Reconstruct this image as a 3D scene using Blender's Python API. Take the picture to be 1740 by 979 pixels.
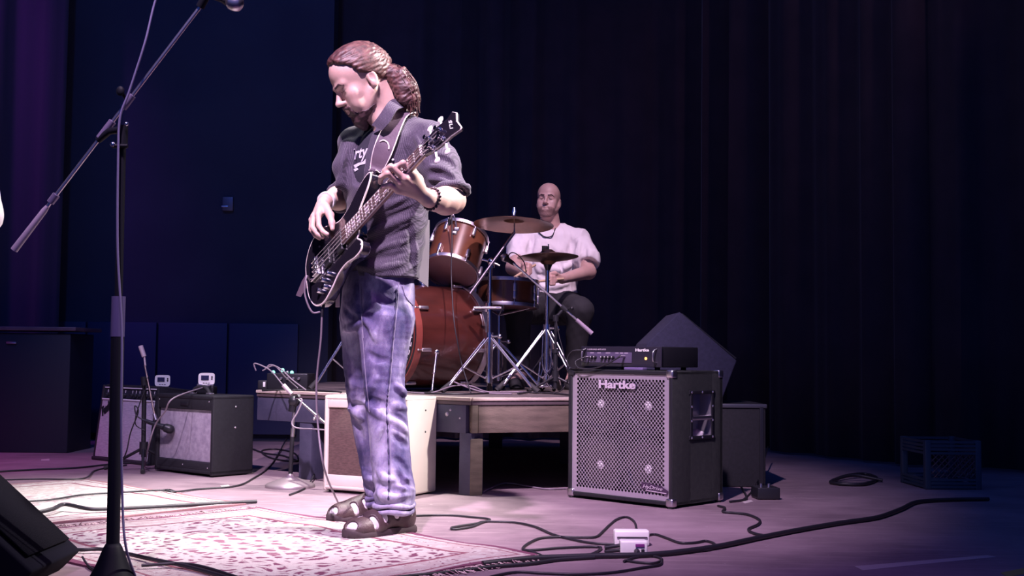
import bpy, bmesh, math, random
import numpy as np
from mathutils import Vector, Matrix, Euler
from mathutils.bvhtree import BVHTree
import openvdb

random.seed(7)
for o in list(bpy.data.objects):
    bpy.data.objects.remove(o)
SC = bpy.context.scene
COL = SC.collection
PI = math.pi

# ------------------------------------------------------------------ camera
FPX, CX, CY = 2000.0, 870.0, 489.5           # focal length and centre for the 1740x979 frame
CAM = Vector((0, 0, 0.62))
PITCH, ROLL = math.atan((605 - CY) / FPX), math.radians(0.6)
_F = Vector((0, math.cos(PITCH), math.sin(PITCH)))
_R0 = Vector((1, 0, 0))
_U0 = _R0.cross(_F)
_R = _R0 * math.cos(ROLL) + _U0 * math.sin(ROLL)
_U = -_R0 * math.sin(ROLL) + _U0 * math.cos(ROLL)
cd = bpy.data.cameras.new('camera')
cd.sensor_width = 36.0
cd.lens = 36.0 * FPX / 1740.0
cd.clip_start = 0.05
cam = bpy.data.objects.new('camera', cd)
COL.objects.link(cam)
m3 = Matrix((_R, _U, -_F)).transposed()
cam.matrix_world = Matrix.Translation(CAM) @ m3.to_4x4()
SC.camera = cam

# ------------------------------------------------------------------ world, view, stage lights, added fills
SC.view_settings.view_transform = 'Standard'
SC.view_settings.look = 'None'
SC.view_settings.gamma = 1.0
SC.view_settings.use_curve_mapping = False
SC.view_settings.exposure = 0.0
wd = bpy.data.worlds.new('world')
SC.world = wd
wd.use_nodes = True
bg = wd.node_tree.nodes['Background']
bg.inputs[0].default_value = (0.030, 0.075, 0.42, 1)
bg.inputs[1].default_value = 0.62


def spot(name, loc, target, power, color, size_deg, blend=0.6, radius=0.12):
    ld = bpy.data.lights.new(name, 'SPOT')
    ld.energy = power
    ld.color = color
    ld.spot_size = math.radians(size_deg)
    ld.spot_blend = blend
    ld.shadow_soft_size = radius
    lo = bpy.data.objects.new(name, ld)
    COL.objects.link(lo)
    lo.location = loc
    d = Vector(target) - Vector(loc)
    lo.rotation_euler = d.to_track_quat('-Z', 'Y').to_euler()
    return lo


# front-of-house wash on the rug and the bass player, from the house left bar
spot('stage_light_front', (-1.0, 0.9, 5.2), (-0.35, 4.80, 0.4), 3300, (0.95, 0.68, 0.96), 37, 1.0, 0.10)
# second wash from the right, warmer, grazing the shoulder and the arm
spot('stage_light_right', (3.2, 4.4, 4.6), (-0.70, 4.4, 0.8), 4200, (1.0, 0.86, 0.88), 30, 0.9, 0.10)
# top light over the rugs
spot('stage_light_top', (-0.9, 5.6, 5.2), (-1.1, 4.95, 0.0), 2300, (0.98, 0.93, 0.90), 32, 1.0, 0.12)
# lavender wash on the drum riser
spot('stage_light_drums', (0.9, 3.6, 5.2), (-0.1, 6.6, 0.9), 1500, (1.0, 0.68, 0.86), 32, 1.0, 0.10)
# added lavender fill, no known lamp, brightens the two left combo amplifiers
spot('fill_amps', (-2.4, 2.2, 5.0), (-2.1, 6.4, 0.2), 650, (0.95, 0.70, 1.0), 24, 1.0, 0.10)
# magenta from the left wing, on the floor
spot('stage_light_magenta', (-5.4, 5.4, 4.2), (-3.3, 6.3, 0.0), 480, (1.0, 0.06, 0.62), 30, 1.0, 0.15)
# violet on the left drape
spot('stage_light_violet', (-4.6, 6.2, 5.2), (-4.05, 7.8, 2.9), 420, (0.45, 0.07, 0.85), 44, 1.0, 0.15)
# added low purple fill, tints the front of the stage floor
spot('fill_apron', (-0.2, 0.4, 5.0), (-0.2, 3.6, 0.0), 330, (0.85, 0.30, 0.85), 36, 1.0, 0.12)
# added dim warm fill grazing the curtain to bring out its pleats
spot('fill_curtain', (3.2, 4.6, 5.0), (0.9, 8.6, 1.6), 55, (1.0, 0.50, 0.62), 40, 1.0, 0.12)
# added blue fill, turns the dark back wall navy
spot('fill_blue', (-1.8, 2.6, 5.0), (-2.2, 8.2, 1.6), 260, (0.06, 0.18, 1.0), 60, 0.9, 0.15)


# ------------------------------------------------------------------ pixel <-> world helpers (real depth D in metres)
def W(px, py, D):
    d = _F + _R * ((px - CX) / FPX) - _U * ((py - CY) / FPX)
    return CAM + d * (D / d.y)


def G(px, py, z=0.0):
    d = _F + _R * ((px - CX) / FPX) - _U * ((py - CY) / FPX)
    return CAM + d * ((z - CAM.z) / d.z)


def ray(px, py):
    return (_F + _R * ((px - CX) / FPX) - _U * ((py - CY) / FPX)).normalized()


def V(*a):
    return Vector(a)


# ------------------------------------------------------------------ materials
MATS = {}


def mat(name, col, rough=0.5, metal=0.0, col2=None, nscale=8.0, ncon=(0.35, 0.65), bump=0.0, bscale=200.0,
        stretch=None, coat=0.0, sheen=0.0, spec=0.5, emit=None, estr=0.0, btype='noise', alpha=None):
    if name in MATS:
        return MATS[name]
    m = bpy.data.materials.new(name)
    m.use_nodes = True
    nt = m.node_tree
    p = nt.nodes['Principled BSDF']
    p.inputs['Base Color'].default_value = (*col, 1)
    p.inputs['Roughness'].default_value = rough
    p.inputs['Metallic'].default_value = metal
    p.inputs['Specular IOR Level'].default_value = spec
    if coat:
        p.inputs['Coat Weight'].default_value = coat
        p.inputs['Coat Roughness'].default_value = 0.08
    if sheen:
        p.inputs['Sheen Weight'].default_value = sheen
        p.inputs['Sheen Roughness'].default_value = 0.4
    if emit:
        p.inputs['Emission Color'].default_value = (*emit, 1)
        p.inputs['Emission Strength'].default_value = estr
    tc = nt.nodes.new('ShaderNodeTexCoord')
    src = tc.outputs['Object']
    if stretch:
        mp = nt.nodes.new('ShaderNodeMapping')
        mp.inputs['Scale'].default_value = stretch
        nt.links.new(src, mp.inputs['Vector'])
        src = mp.outputs['Vector']
    if col2:
        n = nt.nodes.new('ShaderNodeTexNoise')
        n.inputs['Scale'].default_value = nscale
        n.inputs['Detail'].default_value = 5
        nt.links.new(src, n.inputs['Vector'])
        r = nt.nodes.new('ShaderNodeValToRGB')
        r.color_ramp.elements[0].position = ncon[0]
        r.color_ramp.elements[1].position = ncon[1]
        r.color_ramp.elements[0].color = (*col, 1)
        r.color_ramp.elements[1].color = (*col2, 1)
        nt.links.new(n.outputs['Fac'], r.inputs['Fac'])
        nt.links.new(r.outputs['Color'], p.inputs['Base Color'])
    if bump:
        if btype == 'voronoi':
            n2 = nt.nodes.new('ShaderNodeTexVoronoi')
            n2.inputs['Scale'].default_value = bscale
            out = n2.outputs['Distance']
        elif btype == 'wave':
            n2 = nt.nodes.new('ShaderNodeTexWave')
            n2.inputs['Scale'].default_value = bscale
            n2.bands_direction = 'Z'
            out = n2.outputs['Fac']
        else:
            n2 = nt.nodes.new('ShaderNodeTexNoise')
            n2.inputs['Scale'].default_value = bscale
            n2.inputs['Detail'].default_value = 3
            out = n2.outputs['Fac']
        nt.links.new(src, n2.inputs['Vector'])
        b = nt.nodes.new('ShaderNodeBump')
        b.inputs['Strength'].default_value = bump
        b.inputs['Distance'].default_value = 0.004
        nt.links.new(out, b.inputs['Height'])
        nt.links.new(b.outputs['Normal'], p.inputs['Normal'])
    MATS[name] = m
    return m


def node_mix(nt, fac, a, b, blend='MIX'):
    n = nt.nodes.new('ShaderNodeMix')
    n.data_type = 'RGBA'
    n.blend_type = blend
    for sock, val in ((n.inputs[0], fac), (n.inputs[6], a), (n.inputs[7], b)):
        if isinstance(val, bpy.types.NodeSocket):
            nt.links.new(val, sock)
        elif isinstance(val, (int, float)):
            sock.default_value = val
        else:
            sock.default_value = (*val, 1)
    return n.outputs[2]


def node_math(nt, op, a, b=None, c=None):
    n = nt.nodes.new('ShaderNodeMath')
    n.operation = op
    for i, v in enumerate((a, b, c)):
        if v is None:
            continue
        if isinstance(v, bpy.types.NodeSocket):
            nt.links.new(v, n.inputs[i])
        else:
            n.inputs[i].default_value = v
    return n.outputs[0]


M_CHROME = mat('chrome', (0.75, 0.72, 0.76), 0.16, 1.0)
M_STEEL = mat('brushed_steel', (0.62, 0.58, 0.62), 0.32, 1.0)
M_BLACKMETAL = mat('black_metal', (0.022, 0.022, 0.028), 0.38, 0.3)
M_BLACKPLASTIC = mat('black_plastic', (0.018, 0.018, 0.022), 0.45)
M_RUBBER = mat('black_rubber', (0.02, 0.02, 0.022), 0.75)
M_CABLE = mat('cable_rubber', (0.014, 0.013, 0.018), 0.5)
M_CABLEPALE = mat('cable_pale', (0.22, 0.18, 0.22), 0.5)
M_WHITEPLASTIC = mat('white_plastic', (0.80, 0.80, 0.76), 0.45)
M_TOLEX = mat('black_tolex', (0.007, 0.007, 0.011), 0.7, col2=(0.012, 0.012, 0.018), nscale=60, bump=0.5, bscale=700)
M_CREAM = mat('cream_tolex', (0.86, 0.78, 0.68), 0.55, col2=(0.78, 0.69, 0.60), nscale=3, bump=0.25, bscale=600)


# ------------------------------------------------------------------ mesh helpers
ORG = {}


class MB:
    """collects shapes (in the frame self.M) and links them as ONE mesh object"""

    def __init__(self, M=None):
        self.v, self.f, self.mi = [], [], []
        self.M = M or Matrix.Identity(4)
        self.cur = 0

    def add(self, verts, faces, T=None):
        b = len(self.v)
        A = self.M @ T if T is not None else self.M
        self.v += [A @ Vector(p) for p in verts]
        self.f += [tuple(b + i for i in f) for f in faces]
        self.mi += [self.cur] * len(faces)
        return self

    def box(self, c, s, T=None, bev=0.0):
        x, y, z = s[0] / 2, s[1] / 2, s[2] / 2
        cx, cy, cz = c
        if bev <= 0:
            vs = [(cx + i * x, cy + j * y, cz + k * z) for k in (-1, 1) for j in (-1, 1) for i in (-1, 1)]
            fs = [(0, 2, 3, 1), (4, 5, 7, 6), (0, 1, 5, 4), (2, 6, 7, 3), (0, 4, 6, 2), (1, 3, 7, 5)]
            return self.add(vs, fs, T)
        bm = bmesh.new()
        bmesh.ops.create_cube(bm, size=1.0)
        for q in bm.verts:
            q.co = Vector((q.co.x * s[0] + cx, q.co.y * s[1] + cy, q.co.z * s[2] + cz))
        bmesh.ops.bevel(bm, geom=list(bm.edges), offset=bev, segments=2, affect='EDGES', profile=0.6)
        return self.addbm(bm, T)

    def addbm(self, bm, T=None):
        bm.verts.index_update()
        vs = [tuple(q.co) for q in bm.verts]
        fs = [tuple(q.index for q in f.verts) for f in bm.faces]
        bm.free()
        return self.add(vs, fs, T)

    def tube(self, pts, r, n=8, cap=True, T=None, flat=None):
        pts = [Vector(p) for p in pts]
        if len(pts) < 2:
            return self
        rs = r if isinstance(r, (list, tuple)) else [r] * len(pts)
        vs, fs = [], []
        prev = None
        for i, p in enumerate(pts):
            if i == 0:
                t = pts[1] - pts[0]
            elif i == len(pts) - 1:
                t = pts[-1] - pts[-2]
            else:
                t = (pts[i + 1] - pts[i]).normalized() + (pts[i] - pts[i - 1]).normalized()
            t = t.normalized() if t.length > 1e-9 else Vector((0, 0, 1))
            if prev is None:
                a = Vector((0, 0, 1)) if abs(t.z) < 0.9 else Vector((1, 0, 0))
                x = t.cross(a).normalized()
            else:
                x = (prev - t * prev.dot(t))
                x = x.normalized() if x.length > 1e-9 else t.orthogonal().normalized()
            prev = x
            y = t.cross(x)
            for k in range(n):
                an = 2 * PI * k / n
                vs.append(p + x * (rs[i] * math.cos(an)) + y * (rs[i] * math.sin(an)))
        for i in range(len(pts) - 1):
            for k in range(n):
                k2 = (k + 1) % n
                fs.append((i * n + k, i * n + k2, (i + 1) * n + k2, (i + 1) * n + k))
        if cap:
            fs.append(tuple(reversed(range(n))))
            fs.append(tuple(range((len(pts) - 1) * n, len(pts) * n)))
        return self.add(vs, fs, T)

    def cyl(self, a, b, r, r2=None, n=16, T=None):
        return self.tube([a, b], [r, r if r2 is None else r2], n, True, T)

    def lathe(self, prof, a, axis, n=32, T=None, cap=True, arc=None):
        """prof = [(radius, height)...] about the axis through a"""
        a = Vector(a)
        ax = Vector(axis).normalized()
        x = ax.orthogonal().normalized()
        y = ax.cross(x)
        vs, fs = [], []
        for r, h in prof:
            for k in range(n):
                an = 2 * PI * k / n
                vs.append(a + ax * h + x * (r * math.cos(an)) + y * (r * math.sin(an)))
        for i in range(len(prof) - 1):
            for k in range(n):
                k2 = (k + 1) % n
                fs.append((i * n + k, i * n + k2, (i + 1) * n + k2, (i + 1) * n + k))
        if cap:
            if prof[0][0] > 1e-5:
                fs.append(tuple(reversed(range(n))))
            if prof[-1][0] > 1e-5:
                fs.append(tuple(range((len(prof) - 1) * n, len(prof) * n)))
        return self.add(vs, fs, T)

    def ball(self, c, r, n=12, T=None):
        rr = r if isinstance(r, (tuple, list)) else (r, r, r)
        vs, fs = [], []
        h = n // 2
        for i in range(h + 1):
            th = PI * i / h
            for k in range(n):
                ph = 2 * PI * k / n
                vs.append((c[0] + rr[0] * math.sin(th) * math.cos(ph), c[1] + rr[1] * math.sin(th) * math.sin(ph), c[2] + rr[2] * math.cos(th)))
        for i in range(h):
            for k in range(n):
                k2 = (k + 1) % n
                fs.append((i * n + k, (i + 1) * n + k, (i + 1) * n + k2, i * n + k2))
        return self.add(vs, fs, T)

    def prism(self, poly, z0, z1, T=None):
        n = len(poly)
        vs = [(x, y, z0) for x, y in poly] + [(x, y, z1) for x, y in poly]
        fs = [tuple(reversed(range(n))), tuple(range(n, 2 * n))]
        fs += [(k, (k + 1) % n, n + (k + 1) % n, n + k) for k in range(n)]
        return self.add(vs, fs, T)

    def ribbon(self, left, right, thick=0.0):
        """strip between two polylines of equal length, with thickness"""
        n = len(left)
        L = [Vector(p) for p in left]
        Rr = [Vector(p) for p in right]
        vs, fs = [], []
        for i in range(n):
            j0, j1 = max(i - 1, 0), min(i + 1, n - 1)
            t = L[j1] - L[j0] + Rr[j1] - Rr[j0]
            nn = t.cross(Rr[i] - L[i])
            nn = nn.normalized() * thick / 2 if nn.length > 1e-9 else Vector((0, 0, thick / 2))
            vs += [L[i] + nn, Rr[i] + nn, Rr[i] - nn, L[i] - nn]
        for i in range(n - 1):
            a, b = i * 4, i * 4 + 4
            for k in range(4):
                fs.append((a + k, a + (k + 1) % 4, b + (k + 1) % 4, b + k))
        fs += [(3, 2, 1, 0), tuple(n * 4 - 4 + k for k in range(4))]
        return self.add(vs, fs)

    def build(self, name, m, parent=None, smooth=62, origin=None, fixn=True):
        if origin is None:
            if parent is not None:
                origin = ORG[parent.name]
            else:
                xs = [p.x for p in self.v]; ys = [p.y for p in self.v]; zs = [p.z for p in self.v]
                origin = Vector(((min(xs) + max(xs)) / 2, (min(ys) + max(ys)) / 2, min(zs)))
        origin = Vector(origin)
        me = bpy.data.meshes.new(name)
        me.from_pydata([p - origin for p in self.v], [], self.f)
        if fixn:
            bm = bmesh.new()
            bm.from_mesh(me)
            bmesh.ops.recalc_face_normals(bm, faces=bm.faces)
            bm.to_mesh(me)
            bm.free()
        ms = m if isinstance(m, (list, tuple)) else [m]
        for q in ms:
            me.materials.append(q)
        if len(ms) > 1:
            me.polygons.foreach_set('material_index', self.mi)
        if smooth:
            me.shade_smooth()
            me.set_sharp_from_angle(angle=math.radians(smooth))
        o = bpy.data.objects.new(name, me)
        COL.objects.link(o)
        if parent is not None:
            o.parent = parent
        else:
            o.location = origin
        ORG[o.name] = origin
        return o


def tag(o, label=None, cat=None, group=None, kind=None):
    if label: o['label'] = label
    if cat: o['category'] = cat
    if group: o['group'] = group
    if kind: o['kind'] = kind
    return o


def thing(name, loc, label, cat, group=None):
    o = bpy.data.objects.new(name, None)
    o.empty_display_size = 0.1
    COL.objects.link(o)
    o.location = loc
    ORG[o.name] = Vector(loc)
    return tag(o, label, cat, group)


def catmull(pts, n=8):
    P = [Vector(p) for p in pts]
    P = [P[0] * 2 - P[1]] + P + [P[-1] * 2 - P[-2]]
    out = []
    for i in range(1, len(P) - 2):
        for k in range(n):
            t = k / n
            a, b, c, d = P[i - 1], P[i], P[i + 1], P[i + 2]
            out.append(0.5 * ((2 * b) + (c - a) * t + (2 * a - 5 * b + 4 * c - d) * t * t + (3 * b - a - 3 * c + d) * t ** 3))
    out.append(P[-2])
    return out


def frame(o, x, z=None):
    """matrix with origin o, x along x, z near z"""
    x = Vector(x).normalized()
    z = Vector(z if z is not None else (0, 0, 1))
    z = (z - x * z.dot(x)).normalized()
    y = z.cross(x)
    return Matrix.Translation(o) @ Matrix((x, y, z)).transposed().to_4x4()


def text_mesh(s, size=1.0, extrude=0.0, shear=0.0, bold=0.0, align='CENTER', space=1.0):
    """lettering as (verts, faces), centred on its own box, lying in the xy plane"""
    c = bpy.data.curves.new('lettering', 'FONT')
    c.body = s
    c.size = size
    c.extrude = extrude
    c.shear = shear
    c.offset = bold
    c.align_x = align
    c.space_character = space
    c.resolution_u = 3
    o = bpy.data.objects.new('lettering', c)
    COL.objects.link(o)
    dg = bpy.context.evaluated_depsgraph_get()
    me = bpy.data.meshes.new_from_object(o.evaluated_get(dg))
    vs = [Vector(q.co) for q in me.vertices]
    fs = [tuple(p.vertices) for p in me.polygons]
    bpy.data.objects.remove(o)
    bpy.data.curves.remove(c)
    bpy.data.meshes.remove(me)
    xs = [q.x for q in vs]; ys = [q.y for q in vs]
    cx, cy = (min(xs) + max(xs)) / 2, (min(ys) + max(ys)) / 2
    return [Vector((q.x - cx, q.y - cy, q.z)) for q in vs], fs
# ================================================================== THE SETTING
def floor_material():
    m = bpy.data.materials.new('stage_floor')
    m.use_nodes = True
    nt = m.node_tree
    p = nt.nodes['Principled BSDF']
    tc = nt.nodes.new('ShaderNodeTexCoord')
    n1 = nt.nodes.new('ShaderNodeTexNoise'); n1.inputs['Scale'].default_value = 1.3; n1.inputs['Detail'].default_value = 8; n1.inputs['Roughness'].default_value = 0.65
    nt.links.new(tc.outputs['Object'], n1.inputs['Vector'])
    mp = nt.nodes.new('ShaderNodeMapping'); mp.inputs['Scale'].default_value = (2.0, 14.0, 1.0); mp.inputs['Rotation'].default_value = (0, 0, 0.25)
    nt.links.new(tc.outputs['Object'], mp.inputs['Vector'])
    n2 = nt.nodes.new('ShaderNodeTexNoise'); n2.inputs['Scale'].default_value = 2.0; n2.inputs['Detail'].default_value = 6
    nt.links.new(mp.outputs['Vector'], n2.inputs['Vector'])
    n3 = nt.nodes.new('ShaderNodeTexNoise'); n3.inputs['Scale'].default_value = 38; n3.inputs['Detail'].default_value = 4
    nt.links.new(tc.outputs['Object'], n3.inputs['Vector'])
    r1 = nt.nodes.new('ShaderNodeValToRGB')
    r1.color_ramp.elements[0].position = 0.36; r1.color_ramp.elements[0].color = (0.15, 0.105, 0.125, 1)
    r1.color_ramp.elements[1].position = 0.66; r1.color_ramp.elements[1].color = (0.30, 0.215, 0.245, 1)
    nt.links.new(n1.outputs['Fac'], r1.inputs['Fac'])
    r2 = nt.nodes.new('ShaderNodeValToRGB')
    r2.color_ramp.elements[0].position = 0.52; r2.color_ramp.elements[0].color = (0, 0, 0, 1)
    r2.color_ramp.elements[1].position = 0.70; r2.color_ramp.elements[1].color = (0.5, 0.5, 0.5, 1)
    nt.links.new(n2.outputs['Fac'], r2.inputs['Fac'])
    c = node_mix(nt, r2.outputs['Color'], r1.outputs['Color'], (0.33, 0.255, 0.27))
    r3 = nt.nodes.new('ShaderNodeValToRGB')
    r3.color_ramp.elements[0].position = 0.68; r3.color_ramp.elements[0].color = (0, 0, 0, 1)
    r3.color_ramp.elements[1].position = 0.74; r3.color_ramp.elements[1].color = (0.7, 0.7, 0.7, 1)
    nt.links.new(n3.outputs['Fac'], r3.inputs['Fac'])
    c = node_mix(nt, r3.outputs['Color'], c, (0.40, 0.33, 0.34))
    nt.links.new(c, p.inputs['Base Color'])
    p.inputs['Roughness'].default_value = 0.62
    b = nt.nodes.new('ShaderNodeBump'); b.inputs['Strength'].default_value = 0.25; b.inputs['Distance'].default_value = 0.003
    nt.links.new(n3.outputs['Fac'], b.inputs['Height'])
    nt.links.new(b.outputs['Normal'], p.inputs['Normal'])
    return m


mb = MB()
mb.box((0, 4.5, -0.05), (12, 11, 0.1))
fl = mb.build('floor', floor_material(), origin=(0, 0, 0), smooth=0)
tag(fl, 'worn dark painted stage floor with scuffs', 'floor', kind='structure')

M_WALL = mat('stage_wall', (0.030, 0.034, 0.055), 0.85, col2=(0.022, 0.025, 0.045), nscale=2, bump=0.2, bscale=40)
mb = MB()
mb.box((-3.7, 8.45, 2.7), (4.8, 0.2, 5.4))
wl = mb.build('wall_back', M_WALL, smooth=0)
tag(wl, 'dark navy back wall of the stage beside the curtain', 'wall', kind='structure')
mb = MB()
mb.box((-6.05, 4.5, 2.7), (0.1, 11, 5.4))
tag(mb.build('wall_left', M_WALL, smooth=0), 'dark wall of the left wing', 'wall', kind='structure')
mb = MB()
mb.box((6.05, 4.5, 2.7), (0.1, 11, 5.4))
tag(mb.build('wall_right', M_WALL, smooth=0), 'dark wall of the right wing', 'wall', kind='structure')
mb = MB()
mb.box((1.9, 9.95, 2.7), (8.3, 0.1, 5.4))
tag(mb.build('wall_rear', M_WALL, smooth=0), 'dark rear wall hidden behind the curtain', 'wall', kind='structure')
# low panelling at the foot of the back wall
mb = MB()
for i in range(9):
    mb.box((-5.75 + i * 0.5, 8.33, 0.44), (0.485, 0.035, 0.78), bev=0.006)
tag(mb.build('trim_1', mat('panel_paint', (0.02, 0.026, 0.075), 0.6), smooth=30), 'low navy panelling along the foot of the back wall', 'panelling', kind='structure')


def drape(name, path, z0, z1, fold, amp, m, label, seed=1, group=None):
    """hanging curtain with real pleats along a plan path"""
    rnd = random.Random(seed)
    pts = catmull(path, 60)
    # arc length resample
    L = [0.0]
    for i in range(1, len(pts)):
        L.append(L[-1] + (pts[i] - pts[i - 1]).length)
    n = int(L[-1] / (fold / 10))
    res = []
    j = 0
    for i in range(n + 1):
        s = L[-1] * i / n
        while j < len(L) - 2 and L[j + 1] < s:
            j += 1
        t = (s - L[j]) / max(L[j + 1] - L[j], 1e-6)
        res.append((s, pts[j].lerp(pts[j + 1], t), (pts[min(j + 1, len(pts) - 1)] - pts[j]).normalized()))
    ph = [rnd.uniform(0, 6.28) for _ in range(6)]
    nz = 7
    vs, fs = [], []
    for k in range(nz + 1):
        f = k / nz
        z = z0 + (z1 - z0) * f
        for s, p, t in res:
            nrm = Vector((-t.y, t.x, 0))
            a = 2 * PI * s / fold
            w = a + 1.3 * math.sin(a * 0.21 + ph[0]) + 0.9 * math.sin(a * 0.093 + ph[1])
            wob = 0.12 * math.sin(2.2 * f + a * 0.13 + ph[2])
            d = amp * (math.sin(w + wob) + 0.35 * math.sin(2.3 * w + ph[3])) * (1.0 - 0.35 * f) * (0.75 + 0.4 * math.sin(a * 0.17 + ph[4]))
            q = p + nrm * d
            vs.append((q.x, q.y, z))
    w_ = len(res)
    for k in range(nz):
        for i in range(w_ - 1):
            fs.append((k * w_ + i, k * w_ + i + 1, (k + 1) * w_ + i + 1, (k + 1) * w_ + i))
    b = MB()
    b.add(vs, fs)
    o = b.build(name, m, smooth=80)
    sm = o.modifiers.new('thickness', 'SOLIDIFY'); sm.thickness = 0.006
    tag(o, label, 'curtain', group)
    return o


M_CURT = mat('curtain_velour', (0.042, 0.030, 0.040), 0.95, col2=(0.030, 0.023, 0.032), nscale=6, sheen=0.2)
drape('stage_curtain', [(-1.42, 8.62, 0), (0.2, 8.75, 0), (1.3, 8.5, 0), (2.0, 7.4, 0), (2.5, 6.75, 0), (3.6, 6.45, 0), (5.9, 6.3, 0)],
      0.015, 5.3, 0.34, 0.08, M_CURT, 'long dark pleated curtain hanging behind the drummer and the big cabinet', 3)
drape('wing_drape', [(-4.6, 7.9, 0), (-3.9, 7.92, 0), (-3.08, 8.0, 0)], 0.015, 5.3, 0.3, 0.06,
      mat('wing_velour', (0.035, 0.028, 0.05), 0.95, sheen=0.25), 'dark drape at the left edge tinted purple by a stage light', 5)

# ------------------------------------------------------------------ drum riser
RZ = 0.43                                     # riser deck height
CORN = G(800, 843); CORN.z = 0
LFT = Vector((-1.30, 6.06, 0))
RGT = Vector((0.92, 5.66, 0))
M_RISERBLUE = mat('riser_paint_navy', (0.045, 0.045, 0.085), 0.6, col2=(0.075, 0.07, 0.12), nscale=7, bump=0.3, bscale=60)
M_RISEROLIVE = mat('riser_wood_olive', (0.11, 0.085, 0.065), 0.65, col2=(0.17, 0.13, 0.10), nscale=9, stretch=(1, 1, 5), bump=0.3, bscale=80)
M_PLY = mat('riser_ply_edge', (0.45, 0.36, 0.30), 0.6, col2=(0.62, 0.52, 0.46), nscale=14, stretch=(1, 1, 9))
M_DECK = mat('riser_deck_top', (0.10, 0.085, 0.08), 0.55, col2=(0.17, 0.14, 0.13), nscale=6, bump=0.25, bscale=90)
rs = thing('drum_riser', (0, 6.5, 0), 'low wooden drum riser with navy and olive painted boards on square legs', 'riser')
outline = [CORN, RGT, Vector((0.92, 8.1, 0)), Vector((-1.25, 8.1, 0)), LFT]
mb = MB()
mb.prism([(p.x, p.y) for p in outline], RZ - 0.026, RZ)
mb.build('deck', M_DECK, rs, smooth=0)


def edge_board(a, b, z0, z1, th, m, name, inset=0.0, bev=0.003):
    d = b - a
    L = d.length
    Mx = frame(a, d)
    q = MB(Mx)
    q.box((L / 2, th / 2 + inset, (z0 + z1) / 2), (L, th, z1 - z0), bev=bev)
    return q.build(name, m, rs, smooth=30)


# plywood edges (two layers), fascia boards split as in the photograph
ed = (RGT - CORN).normalized()
el = (CORN - LFT).normalized()
edge_board(LFT, CORN, RZ - 0.012, RZ + 0.003, 0.03, M_PLY, 'ply_edge', -0.012)
edge_board(LFT, CORN, RZ - 0.030, RZ - 0.014, 0.03, mat('riser_ply_dark', (0.10, 0.07, 0.08), 0.6), 'ply_edge', -0.006)
edge_board(CORN, RGT, RZ - 0.011, RZ + 0.003, 0.03, M_PLY, 'ply_edge', -0.012)
edge_board(CORN, RGT, RZ - 0.030, RZ - 0.013, 0.03, mat('riser_ply_dark', (0.10, 0.07, 0.08), 0.6), 'ply_edge', -0.006)
zb = RZ - 0.15
m1 = LFT + el * ((CORN - LFT).length * 0.62)
edge_board(LFT, m1 - el * 0.003, zb, RZ - 0.032, 0.038, M_RISERBLUE, 'fascia_board')
edge_board(m1, CORN - el * 0.03, zb - 0.006, RZ - 0.031, 0.040, M_RISERBLUE, 'fascia_board', -0.004)
edge_board(CORN - el * 0.0 + ed * 0.0, CORN + ed * 0.028, zb - 0.004, RZ - 0.031, 0.05, M_RISEROLIVE, 'fascia_board', -0.006)
edge_board(CORN + ed * 0.031, CORN + ed * 0.80, zb - 0.004, RZ - 0.031, 0.040, M_RISEROLIVE, 'fascia_board')
edge_board(CORN + ed * 0.803, RGT, zb, RZ - 0.031, 0.040, M_RISEROLIVE, 'fascia_board')
# bolts and paint chips on the navy board
for t, z, r in ((0.90, 0.355, 0.010), (0.915, 0.375, 0.006), (0.955, 0.34, 0.005), (0.66, 0.37, 0.008), (0.70, 0.34, 0.008), (0.68, 0.385, 0.006)):
    p = LFT.lerp(CORN, t); p.z = z
    nrm = Vector((el.y, -el.x, 0))
    mb = MB(); mb.lathe([(0.0, 0.006), (r * 0.7, 0.005), (r, 0.0)], p + nrm * 0.004, nrm, 10)
    mb.build('bolt_head', mat('bolt_pale', (0.6, 0.55, 0.58), 0.4, 0.6), rs)


def leg(c, sx, sy, dirx, ms, h):
    Mx = frame(c, dirx)
    q = MB(Mx)
    q.box((0, 0, h / 2), (sx, sy, h), bev=0.004)
    return q.build('leg', ms, rs, smooth=30)


# corner leg made of two posts: navy on the left face, olive on the right face
nl = Vector((-el.y, el.x, 0)); nr = Vector((-ed.y, ed.x, 0))
leg(CORN - el * 0.036 + nl * 0.045, 0.068, 0.088, el, M_RISERBLUE, zb - 0.004)
leg(CORN + ed * 0.026 + nr * 0.046, 0.058, 0.088, ed, M_RISEROLIVE, zb - 0.03)
for t in (0.25,):
    leg(LFT.lerp(CORN, t) + nl * 0.05, 0.085, 0.09, el, M_RISERBLUE, zb)
leg(RGT - ed * 0.08 + nr * 0.05, 0.09, 0.09, ed, M_RISEROLIVE, zb)
for x in (-1.15, -0.1, 0.8):
    leg(Vector((x, 8.0, 0)), 0.09, 0.09, (1, 0, 0), M_RISERBLUE, RZ - 0.03)
leg(Vector((0.35, 6.9, 0)), 0.12, 0.12, (1, 0, 0), M_RISERBLUE, RZ - 0.03)
# ================================================================== AMPLIFIERS AND CABINETS
def lettering(s, Mx, height, m, name, parent, depth=0.002, shear=0.0, bold=0.0, width=None, space=1.0, label=None):
    """raised lettering on a face: Mx has x along the text and z out of the face"""
    vs, fs = text_mesh(s, 1.0, depth / max(height, 1e-6) / 2, shear, bold, space=space)
    ys = [q.y for q in vs]; xs = [q.x for q in vs]
    k = height / (max(ys) - min(ys))
    kx = k if width is None else width / (max(xs) - min(xs))
    mb = MB(Mx)
    mb.add([(q.x * kx, q.y * k, q.z * k) for q in vs], fs)
    o = mb.build(name, m, parent, smooth=0)
    if label: o['label'] = label
    return o


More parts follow.
